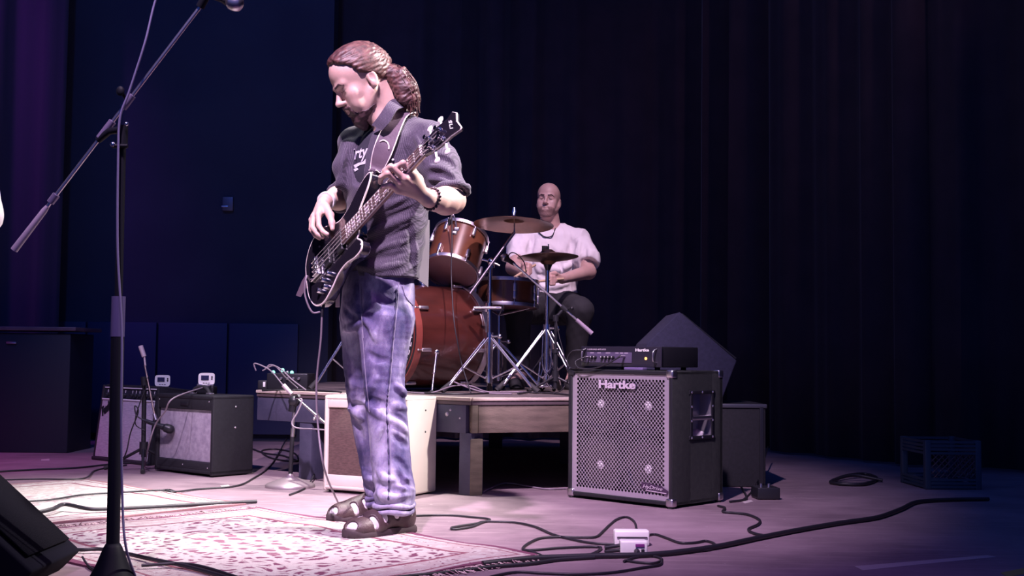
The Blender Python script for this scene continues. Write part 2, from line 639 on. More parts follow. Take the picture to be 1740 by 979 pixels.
def face_frame(Mx, x, z, y=0.0):
    """matrix on the front face of a cabinet (cabinet: x right, y back, z up) with x right, y up, z out"""
    return Mx @ Matrix.Translation((x, y, z)) @ Matrix(((1, 0, 0, 0), (0, 0, -1, 0), (0, 1, 0, 0), (0, 0, 0, 1)))


M_CLOTH_SILVER = mat('grille_cloth_silver', (0.55, 0.50, 0.56), 0.8, col2=(0.42, 0.38, 0.45), nscale=30, stretch=(1, 1, 6), bump=0.6, bscale=350)
M_CLOTH_GREY = mat('grille_cloth_grey', (0.42, 0.37, 0.44), 0.8, col2=(0.30, 0.26, 0.33), nscale=40, bump=0.6, bscale=420)
M_CLOTH_BROWN = mat('grille_cloth_brown', (0.17, 0.10, 0.09), 0.8, col2=(0.11, 0.065, 0.06), nscale=50, stretch=(1, 1, 4), bump=0.7, bscale=300)
M_PIPING = mat('white_piping', (0.7, 0.66, 0.68), 0.5)
M_SCREW = mat('screw_nickel', (0.8, 0.76, 0.78), 0.25, 0.9)


def screw(p, nrm, r, parent, m=None):
    mb = MB(); mb.lathe([(0, r * 0.55), (r * 0.6, r * 0.45), (r, 0)], p, nrm, 10)
    return mb.build('screw', m or M_SCREW, parent)


# ---- black combo amplifier (second from the left)
A = G(262, 800); B = G(360, 812)
A.z = B.z = 0
dx = (B - A).normalized()
wd_, dp, ht = (B - A).length, 0.25, 0.405
Mx = frame(A, dx)
am = thing('combo_amplifier', Mx @ V(wd_ / 2, dp / 2, 0), 'black combo guitar amplifier with a square grey-lavender grille cloth and strap handle', 'amplifier', 'combo amplifiers on the floor')
mb = MB(Mx)
t = 0.022
mb.box((wd_ / 2, dp / 2, t / 2 + 0.012), (wd_, dp, t), bev=0.006)
mb.box((wd_ / 2, dp / 2, ht - t / 2), (wd_, dp, t), bev=0.006)
mb.box((t / 2, dp / 2, ht / 2), (t, dp, ht - 0.012), bev=0.006)
mb.box((wd_ - t / 2, dp / 2, ht / 2), (t, dp, ht - 0.012), bev=0.006)
mb.box((wd_ / 2, dp - 0.012, ht / 2), (wd_ - 0.01, 0.015, ht - 0.03))
mb.build('cabinet', M_TOLEX, am)
mb = MB(Mx); mb.box((wd_ / 2, 0.012, ht - 0.047), (wd_ - 2 * t, 0.02, 0.055), bev=0.004); mb.build('top_panel', M_TOLEX, am)
mb = MB(Mx); mb.box((wd_ / 2, 0.010, 0.050), (wd_ - 2 * t, 0.02, 0.04), bev=0.004); mb.build('bottom_panel', M_TOLEX, am)
mb = MB(Mx); mb.box((wd_ / 2, 0.020, 0.215), (wd_ - 2 * t, 0.012, 0.29), bev=0.003); mb.build('grille_cloth', M_CLOTH_GREY, am)
mb = MB(Mx); mb.box((wd_ / 2, 0.0, ht - 0.047), (0.06, 0.006, 0.018), bev=0.002); mb.build('nameplate', M_BLACKMETAL, am)
mb = MB(Mx); mb.tube(catmull([(wd_ * .36, dp * .4, ht), (wd_ * .42, dp * .4, ht + 0.03), (wd_ * .58, dp * .4, ht + 0.034), (wd_ * .66, dp * .4, ht)], 6), 0.011, 8)
mb.build('handle', M_RUBBER, am)
for xx in (wd_ * .36, wd_ * .66):
    mb = MB(Mx); mb.box((xx, dp * .4, ht + 0.004), (0.035, 0.03, 0.010), bev=0.003); mb.build('handle_cap', M_SCREW, am)
for yy, zz in ((dp * .55, ht * .86), (dp * .55, ht * .60)):
    screw(Mx @ V(wd_, yy, zz), dx, 0.005, am)
for xx, zz in ((.03, ht - .03), (wd_ - .04, ht - .03), (wd_ - .04, .045), (wd_ * .5, .05)):
    screw(Mx @ V(xx, 0.0, zz), Mx.to_3x3() @ V(0, -1, 0), 0.004, am)
AMP2_TOP = (Mx, wd_, dp, ht)

# ---- silver-panel combo (leftmost), leaning back
A = G(154, 781); A.z = 0
dx = (G(292, 797) - A); dx.z = 0; dx.normalize()
wd_, dp, ht = 0.56, 0.24, 0.44
Mx = frame(A, dx) @ Matrix.Rotation(math.radians(-7), 4, 'X')
am1 = thing('combo_amplifier', frame(A, dx) @ V(wd_ / 2, dp / 2, 0), 'tilted-back combo amplifier with silver grille cloth, knob row and black script logo', 'amplifier', 'combo amplifiers on the floor')
mb = MB(Mx)
mb.box((wd_ / 2, dp / 2, 0.011), (wd_, dp, t), bev=0.008)
mb.box((wd_ / 2, dp / 2 + 0.015, ht - t / 2), (wd_, dp - 0.03, t), bev=0.008)
for xx in (t / 2, wd_ - t / 2):
    mb.box((xx, dp / 2 + 0.005, ht / 2), (t, dp - 0.01, ht - 0.01), bev=0.006)
mb.box((wd_ / 2, dp - 0.01, ht / 2), (wd_ - 0.01, 0.015, ht - 0.03))
mb.build('cabinet', M_TOLEX, am1)
mb = MB(Mx); mb.box((wd_ / 2, 0.028, ht - 0.052), (wd_ - 2 * t, 0.012, 0.052), bev=0.002); mb.build('control_panel', mat('control_panel_black', (0.03, 0.03, 0.045), 0.35), am1)
mb = MB(Mx); mb.box((wd_ / 2, 0.015, 0.185), (wd_ - 2 * t, 0.012, 0.325), bev=0.003); gc = mb.build('grille_cloth', M_CLOTH_SILVER, am1)
mb = MB(Mx); mb.box((wd_ / 2, 0.010, 0.352), (wd_ - 2 * t, 0.012, 0.010), bev=0.002); mb.build('trim_strip', M_PIPING, am1)
mb = MB(Mx); mb.box((wd_ / 2, 0.020, ht - 0.020), (wd_ - 2 * t, 0.012, 0.006)); mb.build('panel_line', M_PIPING, am1)
nk = 14
for i in range(nk):
    x = 0.05 + (wd_ - 0.10) * i / (nk - 1)
    if abs(i - 6) < 0.5:
        continue
    mb = MB(Mx)
    mb.lathe([(0.0115, 0), (0.0115, 0.006), (0.007, 0.010), (0.006, 0.02), (0, 0.021)], (x, 0.022, ht - 0.060), (0, -1, 0), 12)
    kb = mb.build('knob', M_BLACKPLASTIC, am1)
    mb = MB(Mx); mb.box((x, 0.0205, ht - 0.040), (0.003, 0.003, 0.016)); mb.build('scale_mark', M_PIPING, kb)
fm = face_frame(Mx, 0.085, 0.305, 0.006)
lettering('Fender', fm @ Matrix.Rotation(math.radians(32), 4, 'Z'), 0.052, M_BLACKPLASTIC, 'script_logo', am1, 0.006, shear=0.45, bold=0.015, width=0.115)
AMP1_TOP = (Mx, wd_, dp, ht)

# ---- cream combo behind the bass player
NEAR = G(690, 847); NEAR.z = 0
A = G(548, 836); A.z = 0
dx = (NEAR - A).normalized()
wd_, dp, ht = (NEAR - A).length, 0.25, 0.435
Mx = frame(A, dx)
am = thing('combo_amplifier', Mx @ V(wd_ / 2, dp / 2, 0), 'cream vinyl combo amplifier with a dark brown grille behind the standing bassist', 'amplifier', 'combo amplifiers on the floor')
mb = MB(Mx)
t = 0.022
for bx_ in (((wd_ / 2, dp / 2, t / 2 + 0.012), (wd_, dp, t)), ((wd_ / 2, dp / 2, ht - t / 2), (wd_, dp, t)),
            ((t / 2, dp / 2, ht / 2), (t, dp, ht - 0.012)), ((wd_ - t / 2, dp / 2, ht / 2), (t, dp, ht - 0.012)),
            ((wd_ / 2, dp - 0.02, ht / 2), (wd_ - 0.01, 0.02, ht - 0.04))):
    mb.box(*bx_, bev=0.011)
mb.box((wd_ / 2, 0.012, 0.055), (wd_ - 0.03, 0.02, 0.05), bev=0.004)
mb.box((wd_ / 2, 0.012, ht - 0.035), (wd_ - 0.03, 0.02, 0.04), bev=0.004)
mb.build('cabinet', M_CREAM, am)
mb = MB(Mx); mb.box((wd_ / 2, 0.020, 0.23), (wd_ - 2 * t + 0.006, 0.02, 0.32), bev=0.003); mb.build('grille_cloth', M_CLOTH_BROWN, am)
for yy, zz in ((dp * .6, ht * .86), (dp * .6, ht * .64)):
    screw(Mx @ V(wd_, yy, zz), dx, 0.005, am, M_BLACKMETAL)
for xx, yy in ((.03, .03), (wd_ - .03, .03), (.03, dp - .03), (wd_ - .03, dp - .03)):
    mb = MB(Mx); mb.cyl((xx, yy, 0), (xx, yy, 0.014), 0.014); mb.build('foot', M_RUBBER, am)

# ---- two white digital tuners standing on the left amplifiers
def tuner(base, facing, label):
    Mt = frame(base, (-facing.y, facing.x, 0) if False else facing.cross(V(0, 0, 1)) * -1) 
    th = thing('pedal_tuner', base, label, 'tuner', 'white tuners on the amplifiers')
    m_ = MB(Mt)
    pts = []
    w, h = 0.042, 0.032
    for k in range(28):
        a = 2 * PI * k / 28
        ca, sa = math.cos(a), math.sin(a)
        pts.append((w * math.copysign(abs(ca) ** 0.35, ca), h * math.copysign(abs(sa) ** 0.45, sa)))
    T = Matrix.Translation((0, 0, 0.036)) @ Matrix.Rotation(PI / 2, 4, 'X')
    m_.prism(pts, -0.008, 0.008, T)
    m_.box((0, 0.012, 0.004), (0.06, 0.03, 0.008))
    m_.build('case', M_WHITEPLASTIC, th)
    m_ = MB(Mt); m_.box((-0.008, -0.0085, 0.042), (0.040, 0.003, 0.026), bev=0.001); m_.build('screen', mat('lcd_screen', (0.03, 0.03, 0.08), 0.15), th)
    for x, z in ((0.028, 0.047), (0.028, 0.036)):
        m_ = MB(Mt); m_.lathe([(0.005, 0), (0.004, 0.003), (0, 0.003)], (x, -0.008, z), (0, -1, 0), 8); m_.build('button', M_BLACKPLASTIC, th)
    for x in (-0.014, 0.0, 0.014):
        m_ = MB(Mt); m_.box((x, -0.0085, 0.015), (0.008, 0.003, 0.003)); m_.build('button', M_BLACKPLASTIC, th)
    return th


Mx1, w1, d1, h1 = AMP1_TOP
p = W(254, 657, 6.62); pz = (Mx1 @ V(0, 0, h1)).z
tuner(Mx1 @ V(0.46, 0.10, h1 + 0.0), V(0.1, -1, 0).normalized(), 'white tuner with a small screen on the silver-grille amplifier, behind a mic boom')
Mx2, w2, d2, h2 = AMP2_TOP
tb = Mx2 @ V(0.20, 0.17, h2)
wb = thing('effect_box', tb, 'small white effect box with plugs on top of the black amplifier', 'pedal')
m_ = MB(frame(tb, (1, -0.2, 0)))
m_.box((0, 0, 0.02), (0.10, 0.05, 0.04), bev=0.006); m_.build('case', M_BLACKMETAL, wb)
for x in (-0.03, 0.03):
    m_ = MB(frame(tb, (1, -0.2, 0))); m_.box((x, -0.012, 0.045), (0.03, 0.02, 0.012), bev=0.003); m_.build('jack_plug', M_SCREW, wb)
tuner(tb + V(0.0, 0.0, 0.041), V(0.1, -1, 0).normalized(), 'white tuner with a small screen on the black combo amplifier')

# ---- four-speaker bass cabinet
NEAR = G(1142, 866); A = G(965, 845); NEAR.z = A.z = 0
dx = (NEAR - A).normalized()
wd_, dp, ht = (NEAR - A).length, 0.37, 0.565
Mx = frame(A, dx)
M_HCAB = mat('cabinet_carpet', (0.017, 0.021, 0.020), 0.85, col2=(0.027, 0.031, 0.028), nscale=45, bump=0.6, bscale=500)
M_GRILLE = mat('perforated_aluminium', (0.48, 0.42, 0.50), 0.42, 0.55)
M_CONE = mat('aluminium_cone', (0.10, 0.09, 0.11), 0.28, 1.0)
cb = thing('speaker_cabinet', Mx @ V(wd_ / 2, dp / 2, 0), 'large black bass cabinet with a perforated silver grille and four speakers', 'speaker cabinet')
mb = MB(Mx)
t = 0.018
z0 = 0.012
mb.box((wd_ / 2, dp / 2, z0 + t / 2), (wd_, dp, t), bev=0.004)
mb.box((wd_ / 2, dp / 2, ht - t / 2), (wd_, dp, t), bev=0.004)
mb.box((t / 2, dp / 2, (ht + z0) / 2), (t, dp, ht - z0), bev=0.004)
mb.box((wd_ / 2, dp - 0.01, (ht + z0) / 2), (wd_, 0.02, ht - z0))
# right side with the handle opening
hy0, hy1, hz0, hz1 = dp * .36, dp * .78, 0.285, 0.475
xs = wd_ - t / 2
mb.box((xs, hy0 / 2, (ht + z0) / 2), (t, hy0, ht - z0), bev=0.003)
mb.box((xs, (hy1 + dp) / 2, (ht + z0) / 2), (t, dp - hy1, ht - z0), bev=0.003)
mb.box((xs, (hy0 + hy1) / 2, (z0 + hz0) / 2), (t, hy1 - hy0 + .002, hz0 - z0))
mb.box((xs, (hy0 + hy1) / 2, (hz1 + ht) / 2), (t, hy1 - hy0 + .002, ht - hz1))
mb.build('cabinet', M_HCAB, cb)
mb = MB(Mx)
mb.box((wd_ / 2, 0.075, (ht + z0) / 2), (wd_ - 2 * t, 0.012, ht - z0 - 2 * t))
mb.build('baffle', mat('baffle_black', (0.008, 0.008, 0.012), 0.8), cb)


def perforated(Mx, x0, x1, z0, z1, y, px, pz, r, border, m, parent, name='grille', oct_=8):
    """sheet with real holes on a 45-degree lattice"""
    nx = int((x1 - x0 - 2 * border) / px)
    nz = int((z1 - z0 - 2 * border) / pz)
    ox = (x0 + x1) / 2 - nx * px / 2
    oz = (z0 + z1) / 2 - nz * pz / 2
    vs, fs = [], []
    key = {}

    def vid(x, z):
        k = (round(x * 1e5), round(z * 1e5))
        if k not in key:
            key[k] = len(vs)
            vs.append((x, y, z))
        return key[k]
    hx, hz = px / 2, pz / 2
    for j in range(2 * nz + 1):
        for i in range(2 * nx + 1):
            if (i + j) % 2:
                continue
            cx, cz = ox + i * hx, oz + j * hz
            E = ox + 2 * nx * hx
            T_ = oz + 2 * nz * hz
            if cx - hx < ox - 1e-6 or cx + hx > E + 1e-6 or cz - hz < oz - 1e-6 or cz + hz > T_ + 1e-6:
                # edge cells without hole
                q = [(min(max(cx + a, ox), E), min(max(cz + b, oz), T_)) for a, b in ((hx, 0), (0, hz), (-hx, 0), (0, -hz))]
                ids = []
                for a, b in q:
                    k = vid(a, b)
                    if k not in ids: ids.append(k)
                if len(ids) >= 3: fs.append(tuple(ids))
                continue
            cor = [vid(cx + hx, cz), vid(cx, cz + hz), vid(cx - hx, cz), vid(cx, cz - hz)]
            hb = len(vs)
            for k in range(8):
                a = 2 * PI * k / 8
                vs.append((cx + r * math.cos(a), y, cz + r * math.sin(a)))
            for q in range(4):
                c0, c1 = cor[q], cor[(q + 1) % 4]
                h0, h1, h2 = hb + 2 * q, hb + 2 * q + 1, hb + (2 * q + 2) % 8
                fs += [(c0, h1, h0), (c0, c1, h1), (c1, h2, h1)]
    # solid border
    E = ox + 2 * nx * hx; T_ = oz + 2 * nz * hz
    for a, b, c, d in ((x0, ox, z0, z1), (E, x1, z0, z1), (ox, E, z0, oz), (ox, E, T_, z1)):
        k = len(vs)
        vs += [(a, y, c), (b, y, c), (b, y, d), (a, y, d)]
        fs.append((k, k + 1, k + 2, k + 3))
    b_ = MB(Mx)
    b_.add(vs, fs)
    o = b_.build(name, m, parent, smooth=0)
    md = o.modifiers.new('sheet', 'SOLIDIFY'); md.thickness = 0.0016
    return o


perforated(Mx, 0.016, wd_ - 0.016, z0 + 0.016, ht - 0.016, 0.006, 0.0178, 0.0194, 0.0062, 0.017, M_GRILLE, cb)
mb = MB(Mx)      # dark rim round the grille
for c, s in (((wd_ / 2, 0.004, ht - 0.009), (wd_, 0.012, 0.014)), ((wd_ / 2, 0.004, z0 + 0.009), (wd_, 0.012, 0.014)), ((0.008, 0.004, ht / 2), (0.014, 0.012, ht - z0)), ((wd_ - 0.008, 0.004, ht / 2), (0.014, 0.012, ht - z0))):
    mb.box(c, s, bev=0.002)
mb.build('rim', M_BLACKMETAL, cb)
for ix in (0.27, 0.73):
    for iz in (0.25, 0.73):
        c = V(wd_ * ix, 0.040, z0 + (ht - z0) * iz)
        mb = MB(Mx)
        mb.lathe([(0.122, 0.0), (0.122, 0.006), (0.112, 0.010), (0.100, 0.004), (0.045, -0.032), (0.040, -0.034), (0.0, -0.034)], c, (0, -1, 0), 36)
        sp = mb.build('speaker_cone', M_CONE, cb)
        mb = MB(Mx)
        mb.lathe([(0.040, -0.034), (0.036, -0.014), (0.024, -0.002), (0.010, 0.004), (0, 0.005)], c, (0, -1, 0), 24)
        mb.build('dust_cap', mat('dust_cap_glint', (0.92, 0.90, 0.90), 0.30), sp)  # white base colour stands in for bright reflections on the caps
        mb = MB(Mx)
        mb.lathe([(0.128, 0.004), (0.128, 0.012), (0.112, 0.013), (0.112, 0.006)], c, (0, -1, 0), 36, cap=False)
        mb.build('surround', M_RUBBER, sp)
M_LOGO = mat('logo_silver', (0.72, 0.62, 0.72), 0.35, 0.3)
fm = face_frame(Mx, wd_ * 0.49, ht - 0.062, 0.001)
lettering('Hartke', fm, 0.040, mat('logo_shadow', (0.015, 0.012, 0.03), 0.5), 'logo_backing', cb, 0.003, bold=0.035, width=0.206)
lettering('Hartke', face_frame(Mx, wd_ * 0.49, ht - 0.062, -0.004), 0.036, M_LOGO, 'logo', cb, 0.003, bold=0.028, width=0.198)
fm = face_frame(Mx, wd_ - 0.090, 0.078, 0.001) @ Matrix.Rotation(math.radians(-3), 4, 'Z')
mb = MB(fm); mb.prism([(-0.07, -0.004), (-0.05, -0.012), (0.066, -0.020), (0.07, -0.002), (0.03, 0.014), (-0.066, 0.018)], -0.001, 0.001); hp = mb.build('badge', mat('badge_dark', (0.05, 0.025, 0.06), 0.4), cb)
lettering('HyDrive', fm @ Matrix.Translation((-0.008, 0.0, 0.003)), 0.020, M_LOGO, 'badge_lettering', hp, 0.001, shear=0.3, width=0.10)
mb = MB(fm); mb.box((0.01, -0.013, 0.002), (0.105, 0.003, 0.001)); mb.build('badge_underline', M_LOGO, hp)
# metal corners
for xx in (0, 1):
    for yy in (0, 1):
        for zz in (0, 1):
            cx, cy, cz = (wd_ - 0.014 if xx else 0.014), (dp - 0.014 if yy else 0.014), (ht - 0.013 if zz else z0 + 0.013)
            mb = MB(Mx); mb.box((cx, cy, cz), (0.036, 0.036, 0.034), bev=0.008); mb.build('corner', M_STEEL if not zz or xx else M_BLACKMETAL, cb)
            mb = MB(Mx); mb.cyl((cx, cy, 0), (cx, cy, z0), 0.014) if not zz else None
            if not zz: mb.build('foot', M_RUBBER, cb)
# recessed side handle
mb = MB(Mx)
fw = 0.016
for c, s in (((wd_ + .002, (hy0 + hy1) / 2, hz1), (0.006, hy1 - hy0 + 2 * fw, fw)), ((wd_ + .002, (hy0 + hy1) / 2, hz0), (0.006, hy1 - hy0 + 2 * fw, fw)),
             ((wd_ + .002, hy0, (hz0 + hz1) / 2), (0.006, fw, hz1 - hz0)), ((wd_ + .002, hy1, (hz0 + hz1) / 2), (0.006, fw, hz1 - hz0))):
    mb.box(c, s, bev=0.002)
hd = mb.build('handle_plate', M_BLACKMETAL, cb)
mb = MB(Mx)
# cup behind the opening
vs = [(wd_ - .002, hy0, hz0), (wd_ - .002, hy1, hz0), (wd_ - .002, hy1, hz1), (wd_ - .002, hy0, hz1),
      (wd_ - .06, hy0 + .02, hz0 + .03), (wd_ - .06, hy1 - .02, hz0 + .03), (wd_ - .05, hy1 - .015, hz1 - .01), (wd_ - .05, hy0 + .015, hz1 - .01)]
mb.add(vs, [(4, 5, 6, 7), (0, 1, 5, 4), (1, 2, 6, 5), (2, 3, 7, 6), (3, 0, 4, 7)])
mb.build('handle_cup', mat('handle_cup_metal', (0.35, 0.33, 0.36), 0.3, 0.8), hd)
mb = MB(Mx); mb.tube([(wd_ - .004, hy0 + .004, hz0 + 0.082), (wd_ - .004, hy1 - .004, hz0 + 0.082)], 0.011, 10); mb.build('handle_bar', M_STEEL, hd)
for yy in (hy0, (hy0 + hy1) / 2, hy1):
    for zz in (hz0, hz1):
        screw(Mx @ V(wd_ + .005, yy, zz), dx, 0.0055, hd)
for yy in (hy0, hy1):
    for zz in (hz0 + 0.07, hz0 + 0.13):
        screw(Mx @ V(wd_ + .005, yy, zz), dx, 0.0055, hd)
CABM, CABW, CABD, CABH = Mx, wd_, dp, ht

# ---- bass amplifier head on the cabinet
hw, hdp, hh = 0.43, 0.27, 0.088
Mh = Mx @ Matrix.Translation((0.035, 0.055, ht + 0.013))
ah = thing('amplifier_head', Mx @ V(wd_ / 2, dp / 2, ht), 'black rack bass amplifier head with knobs and plugged cables on the big cabinet', 'amplifier')
mb = MB(Mh); mb.box((hw / 2, hdp / 2, hh / 2), (hw, hdp, hh), bev=0.004); mb.build('case', M_BLACKMETAL, ah)
mb = MB(Mh); mb.box((hw / 2 - 0.0, -0.003, hh / 2), (hw + 0.01, 0.008, hh), bev=0.002); mb.build('front_panel', mat('front_panel_black', (0.02, 0.018, 0.03), 0.35), ah)
mb = MB(Mh); mb.box((0.155, -0.008, hh * .45), (0.25, 0.003, 0.046), bev=0.001); pn = mb.build('control_panel', mat('control_panel_violet', (0.09, 0.07, 0.13), 0.4), ah)
for i, x in enumerate((0.062, 0.080, 0.120, 0.140, 0.160, 0.180)):
    mb = MB(Mh); mb.lathe([(0.008, 0), (0.008, 0.004), (0.006, 0.014), (0, 0.014)], (x, -0.009, hh * .45), (0, -1, 0), 12); kb = mb.build('knob', M_BLACKPLASTIC, pn)
    mb = MB(Mh); mb.box((x + 0.001, -0.0235, hh * .45 + 0.003), (0.0025, 0.002, 0.006)); mb.build('pointer', M_WHITEPLASTIC, kb)
mb = MB(Mh); mb.lathe([(0.006, 0), (0.006, 0.003), (0, 0.005)], (0.355, -0.007, hh * .42), (0, -1, 0), 12); mb.build('power_lamp', mat('amber_lamp', (0.9, 0.4, 0.1), 0.3, emit=(1, 0.45, 0.12), estr=2.0), ah)
lettering('Hartke', face_frame(Mh, 0.335, hh * .83, -0.008), 0.013, M_WHITEPLASTIC, 'logo', ah, 0.001, bold=0.03, width=0.072)
lettering('LH500 BASS AMPLIFIER', face_frame(Mh, 0.085, hh * .85, -0.008), 0.0065, M_LOGO, 'panel_lettering', ah, 0.0006, width=0.105)
for x, w in ((0.06, .02), (0.10, .02), (0.15, .025), (0.20, .018), (0.225, .018), (0.25, .02)):
    mb = MB(Mh); mb.box((x, -0.0095, hh * .45 + 0.020), (w, 0.001, 0.003)); mb.build('panel_print', M_LOGO, pn)
for x in (0.02, hw - 0.02):
    mb = MB(Mh); mb.tube(catmull([(x, -0.006, hh * .2), (x, -0.03, hh * .3), (x, -0.03, hh * .75), (x, -0.006, hh * .88)], 5), 0.0035, 8); mb.build('rack_handle', M_STEEL, ah)
for x in (0.05, hw - 0.05):
    for y in (0.04, hdp - 0.04):
        mb = MB(Mh); mb.cyl((x, y, -0.013), (x, y, 0.001), 0.012); mb.build('foot', M_RUBBER, ah)
# plugs and short cables on the head
def plug(Mq, p, parent):
    q = MB(Mq); q.cyl(p, (p[0], p[1] - 0.035, p[2]), 0.0055, n=10); return q.build('jack_plug', M_STEEL, parent)
plug(Mh, (0.047, -0.008, hh * .46), ah)
plug(Mh, (0.243, -0.008, hh * .52), ah)
mb = MB(Mh)
mb.tube(catmull([(0.047, -0.043, hh * .46), (0.02, -0.075, 0.02), (0.05, -0.085, -0.008), (0.12, -0.07, -0.008), (0.19, -0.065, 0.012), (0.243, -0.045, hh * .5)], 8), 0.0035, 6)
mb.build('patch_cable', M_CABLE, ah)
mb = MB(Mh)
mb.tube(catmull([(0.03, -0.03, hh * .8), (-0.02, -0.05, hh * .75), (-0.05, -0.05, hh * .3), (-0.02, -0.06, -0.008), (0.05, -0.062, -0.009)], 8), 0.0035, 6)
mb.build('patch_cable', M_CABLE, ah)
mb = MB(Mx); mb.box((wd_ * .62, 0.03, ht + 0.006), (0.10, 0.035, 0.012), bev=0.003)
tag(mb.build('clip_on_tuner', mat('tuner_violet', (0.16, 0.12, 0.26), 0.4), None), 'flat dark violet pedal lying under the edge of the amplifier head', 'pedal')

# ---- wedge monitor on a black box behind the cabinet
D_ = 5.72
def poly_solid(pix, D, depth, name, m, parent=None, dirv=(0, 1, 0), bevel=0.006):
    P = [W(x, y, D) for x, y in pix]
    dv = Vector(dirv).normalized() * depth
    bm = bmesh.new()
    a = [bm.verts.new(p) for p in P]
    b = [bm.verts.new(p + dv) for p in P]
    n = len(P)
    bm.faces.new(a); bm.faces.new(list(reversed(b)))
    for k in range(n):
        bm.faces.new((a[k], b[k], b[(k + 1) % n], a[(k + 1) % n]))
    bmesh.ops.recalc_face_normals(bm, faces=bm.faces)
    if bevel:
        bmesh.ops.bevel(bm, geom=list(bm.edges), offset=bevel, segments=2, affect='EDGES', profile=0.6)
    q = MB(); q.addbm(bm)
    return q.build(name, m, parent)


pl = W(1165, 685, D_); pr = W(1301, 687, D_)
bw = (pr.x - pl.x)
bt = pl.z
bxm = Matrix.Translation((pl.x, D_, 0))
cs = thing('equipment_case', (pl.x + bw / 2, D_ + 0.15, 0), 'tall black equipment case in the dark behind the big cabinet', 'case')
mb = MB(bxm); mb.box((bw / 2, 0.2, bt / 2), (bw, 0.4, bt - 0.002), bev=0.006); mb.build('body', M_TOLEX, cs)
mb = MB(bxm); mb.box((bw / 2, 0.2, bt - 0.012), (bw + 0.012, 0.412, 0.02), bev=0.004); mb.build('lid_edge', mat('lid_edge_metal', (0.12, 0.12, 0.14), 0.4, 0.6), cs)
for x in (0.02, bw - 0.02):
    mb = MB(bxm); mb.box((x, -0.002, bt * .5), (0.02, 0.008, bt - 0.03), bev=0.002); mb.build('corner_trim', M_BLACKMETAL, cs)
wg = thing('wedge_monitor', (pl.x + bw / 2, D_ + 0.25, bt), 'navy carpeted wedge monitor showing its triangular end above the amplifier head', 'monitor speaker')
poly_solid([(1155, 530), (1252, 613), (1226, 682), (1062, 681), (1100, 583)], D_ + 0.02, 0.5, 'body', mat('monitor_carpet', (0.015, 0.015, 0.042), 0.85, col2=(0.021, 0.021, 0.055), nscale=60, bump=0.4, bscale=400), wg)
mb = MB(); P0, P1 = W(1158, 535, D_ + 0.02), W(1250, 611, D_ + 0.02)
mb.box(((P0 + P1) / 2 + V(0.006, 0.25, 0.006)), (0.03, 0.4, 0.03)) if False else mb.tube([P0 + V(.01, .05, .004), P1 + V(.01, .05, .004)], 0.006, 6)
mb.build('edge_trim', M_BLACKMETAL, wg)

# ---- wedge monitor in the front left corner
wgf = thing('wedge_monitor', G(60, 1010), 'black wedge floor monitor seen from behind in the front left corner', 'monitor speaker')
# seen from the back: sloping edge from upper left down to the right
P0 = G(137, 968); Dn = P0.y
prof = [(0, 822), (0, 1100), (60, 1100), (140, 968)]
zA = W(-30, 790, Dn).z
X0, X1 = W(-30, 979, Dn).x, P0.x
ln = 0.62
poly = [(X1, 0.055), (X1 - 0.055, 0.0), (X1 - 0.55, 0.0), (X1 - 0.55, 0.40), (X1 - 0.42, 0.42)]
bm = bmesh.new()
a = [bm.verts.new((x, Dn - ln * 0.55, z)) for x, z in poly]
b = [bm.verts.new((x, Dn, z)) for x, z in poly]
n = len(poly)
bm.faces.new(a); bm.faces.new(list(reversed(b)))
for k in range(n):
    bm.faces.new((a[k], b[k], b[(k + 1) % n], a[(k + 1) % n]))
bmesh.ops.recalc_face_normals(bm, faces=bm.faces)
bmesh.ops.bevel(bm, geom=list(bm.edges), offset=0.008, segments=2, affect='EDGES', profile=0.6)
mb = MB(); mb.addbm(bm)
mb.build('body', mat('monitor_black', (0.005, 0.005, 0.010), 0.95, spec=0.1), wgf)
mb = MB()
mb.box((X1 - 0.24, Dn - ln * 0.28, 0.245), (0.42, ln * 0.46, 0.006), T=None) if False else None
e0, e1 = V(X1 - 0.03, 0, 0.085), V(X1 - 0.39, 0, 0.40)
dd = (e1 - e0).normalized(); nn = V(-dd.z, 0, dd.x) * -1
g = [e0 + nn * 0.004, e1 + nn * 0.004]
vs = [(g[0].x, Dn - ln * .5, g[0].z), (g[0].x, Dn - 0.03, g[0].z), (g[1].x, Dn - 0.03, g[1].z), (g[1].x, Dn - ln * .5, g[1].z)]
mb.add(vs, [(0, 1, 2, 3)])
o = mb.build('grille', mat('grille_black_mesh', (0.005, 0.005, 0.009), 0.95, spec=0.1, bump=0.6, bscale=300), wgf)
md = o.modifiers.new('sheet', 'SOLIDIFY'); md.thickness = 0.006

# ---- milk crate, direct box and dark cabinet
A = G(1573, 832); A.z = 0
Mc = frame(A, (1, 0.05, 0))
cw, cdp, ch = 0.275, 0.32, 0.235
M_CRATE = mat('crate_plastic', (0.05, 0.075, 0.10), 0.5)
cr = thing('milk_crate', Mc @ V(cw / 2, cdp / 2, 0), 'grey-blue plastic milk crate with lattice sides at the far right', 'crate')
for i, z in enumerate((ch - 0.008, ch - 0.026, ch - 0.044, ch - 0.062, 0.012, 0.030, 0.046)):
    mb = MB(Mc)
    for c, s in (((cw / 2, 0.004, z), (cw, 0.008, 0.011)), ((cw / 2, cdp - 0.004, z), (cw, 0.008, 0.011)), ((0.004, cdp / 2, z), (0.008, cdp, 0.011)), ((cw - 0.004, cdp / 2, z), (0.008, cdp, 0.011))):
        mb.box(c, s)
    mb.build('rim_band', M_CRATE, cr)
for xx in (0.014, cw - 0.014):
    for yy in (0.014, cdp - 0.014):
        mb = MB(Mc); mb.box((xx, yy, ch / 2), (0.030, 0.030, ch), bev=0.004); mb.build('corner_post', M_CRATE, cr)
M_LATT = mat('crate_lattice', (0.10, 0.06, 0.07), 0.5)
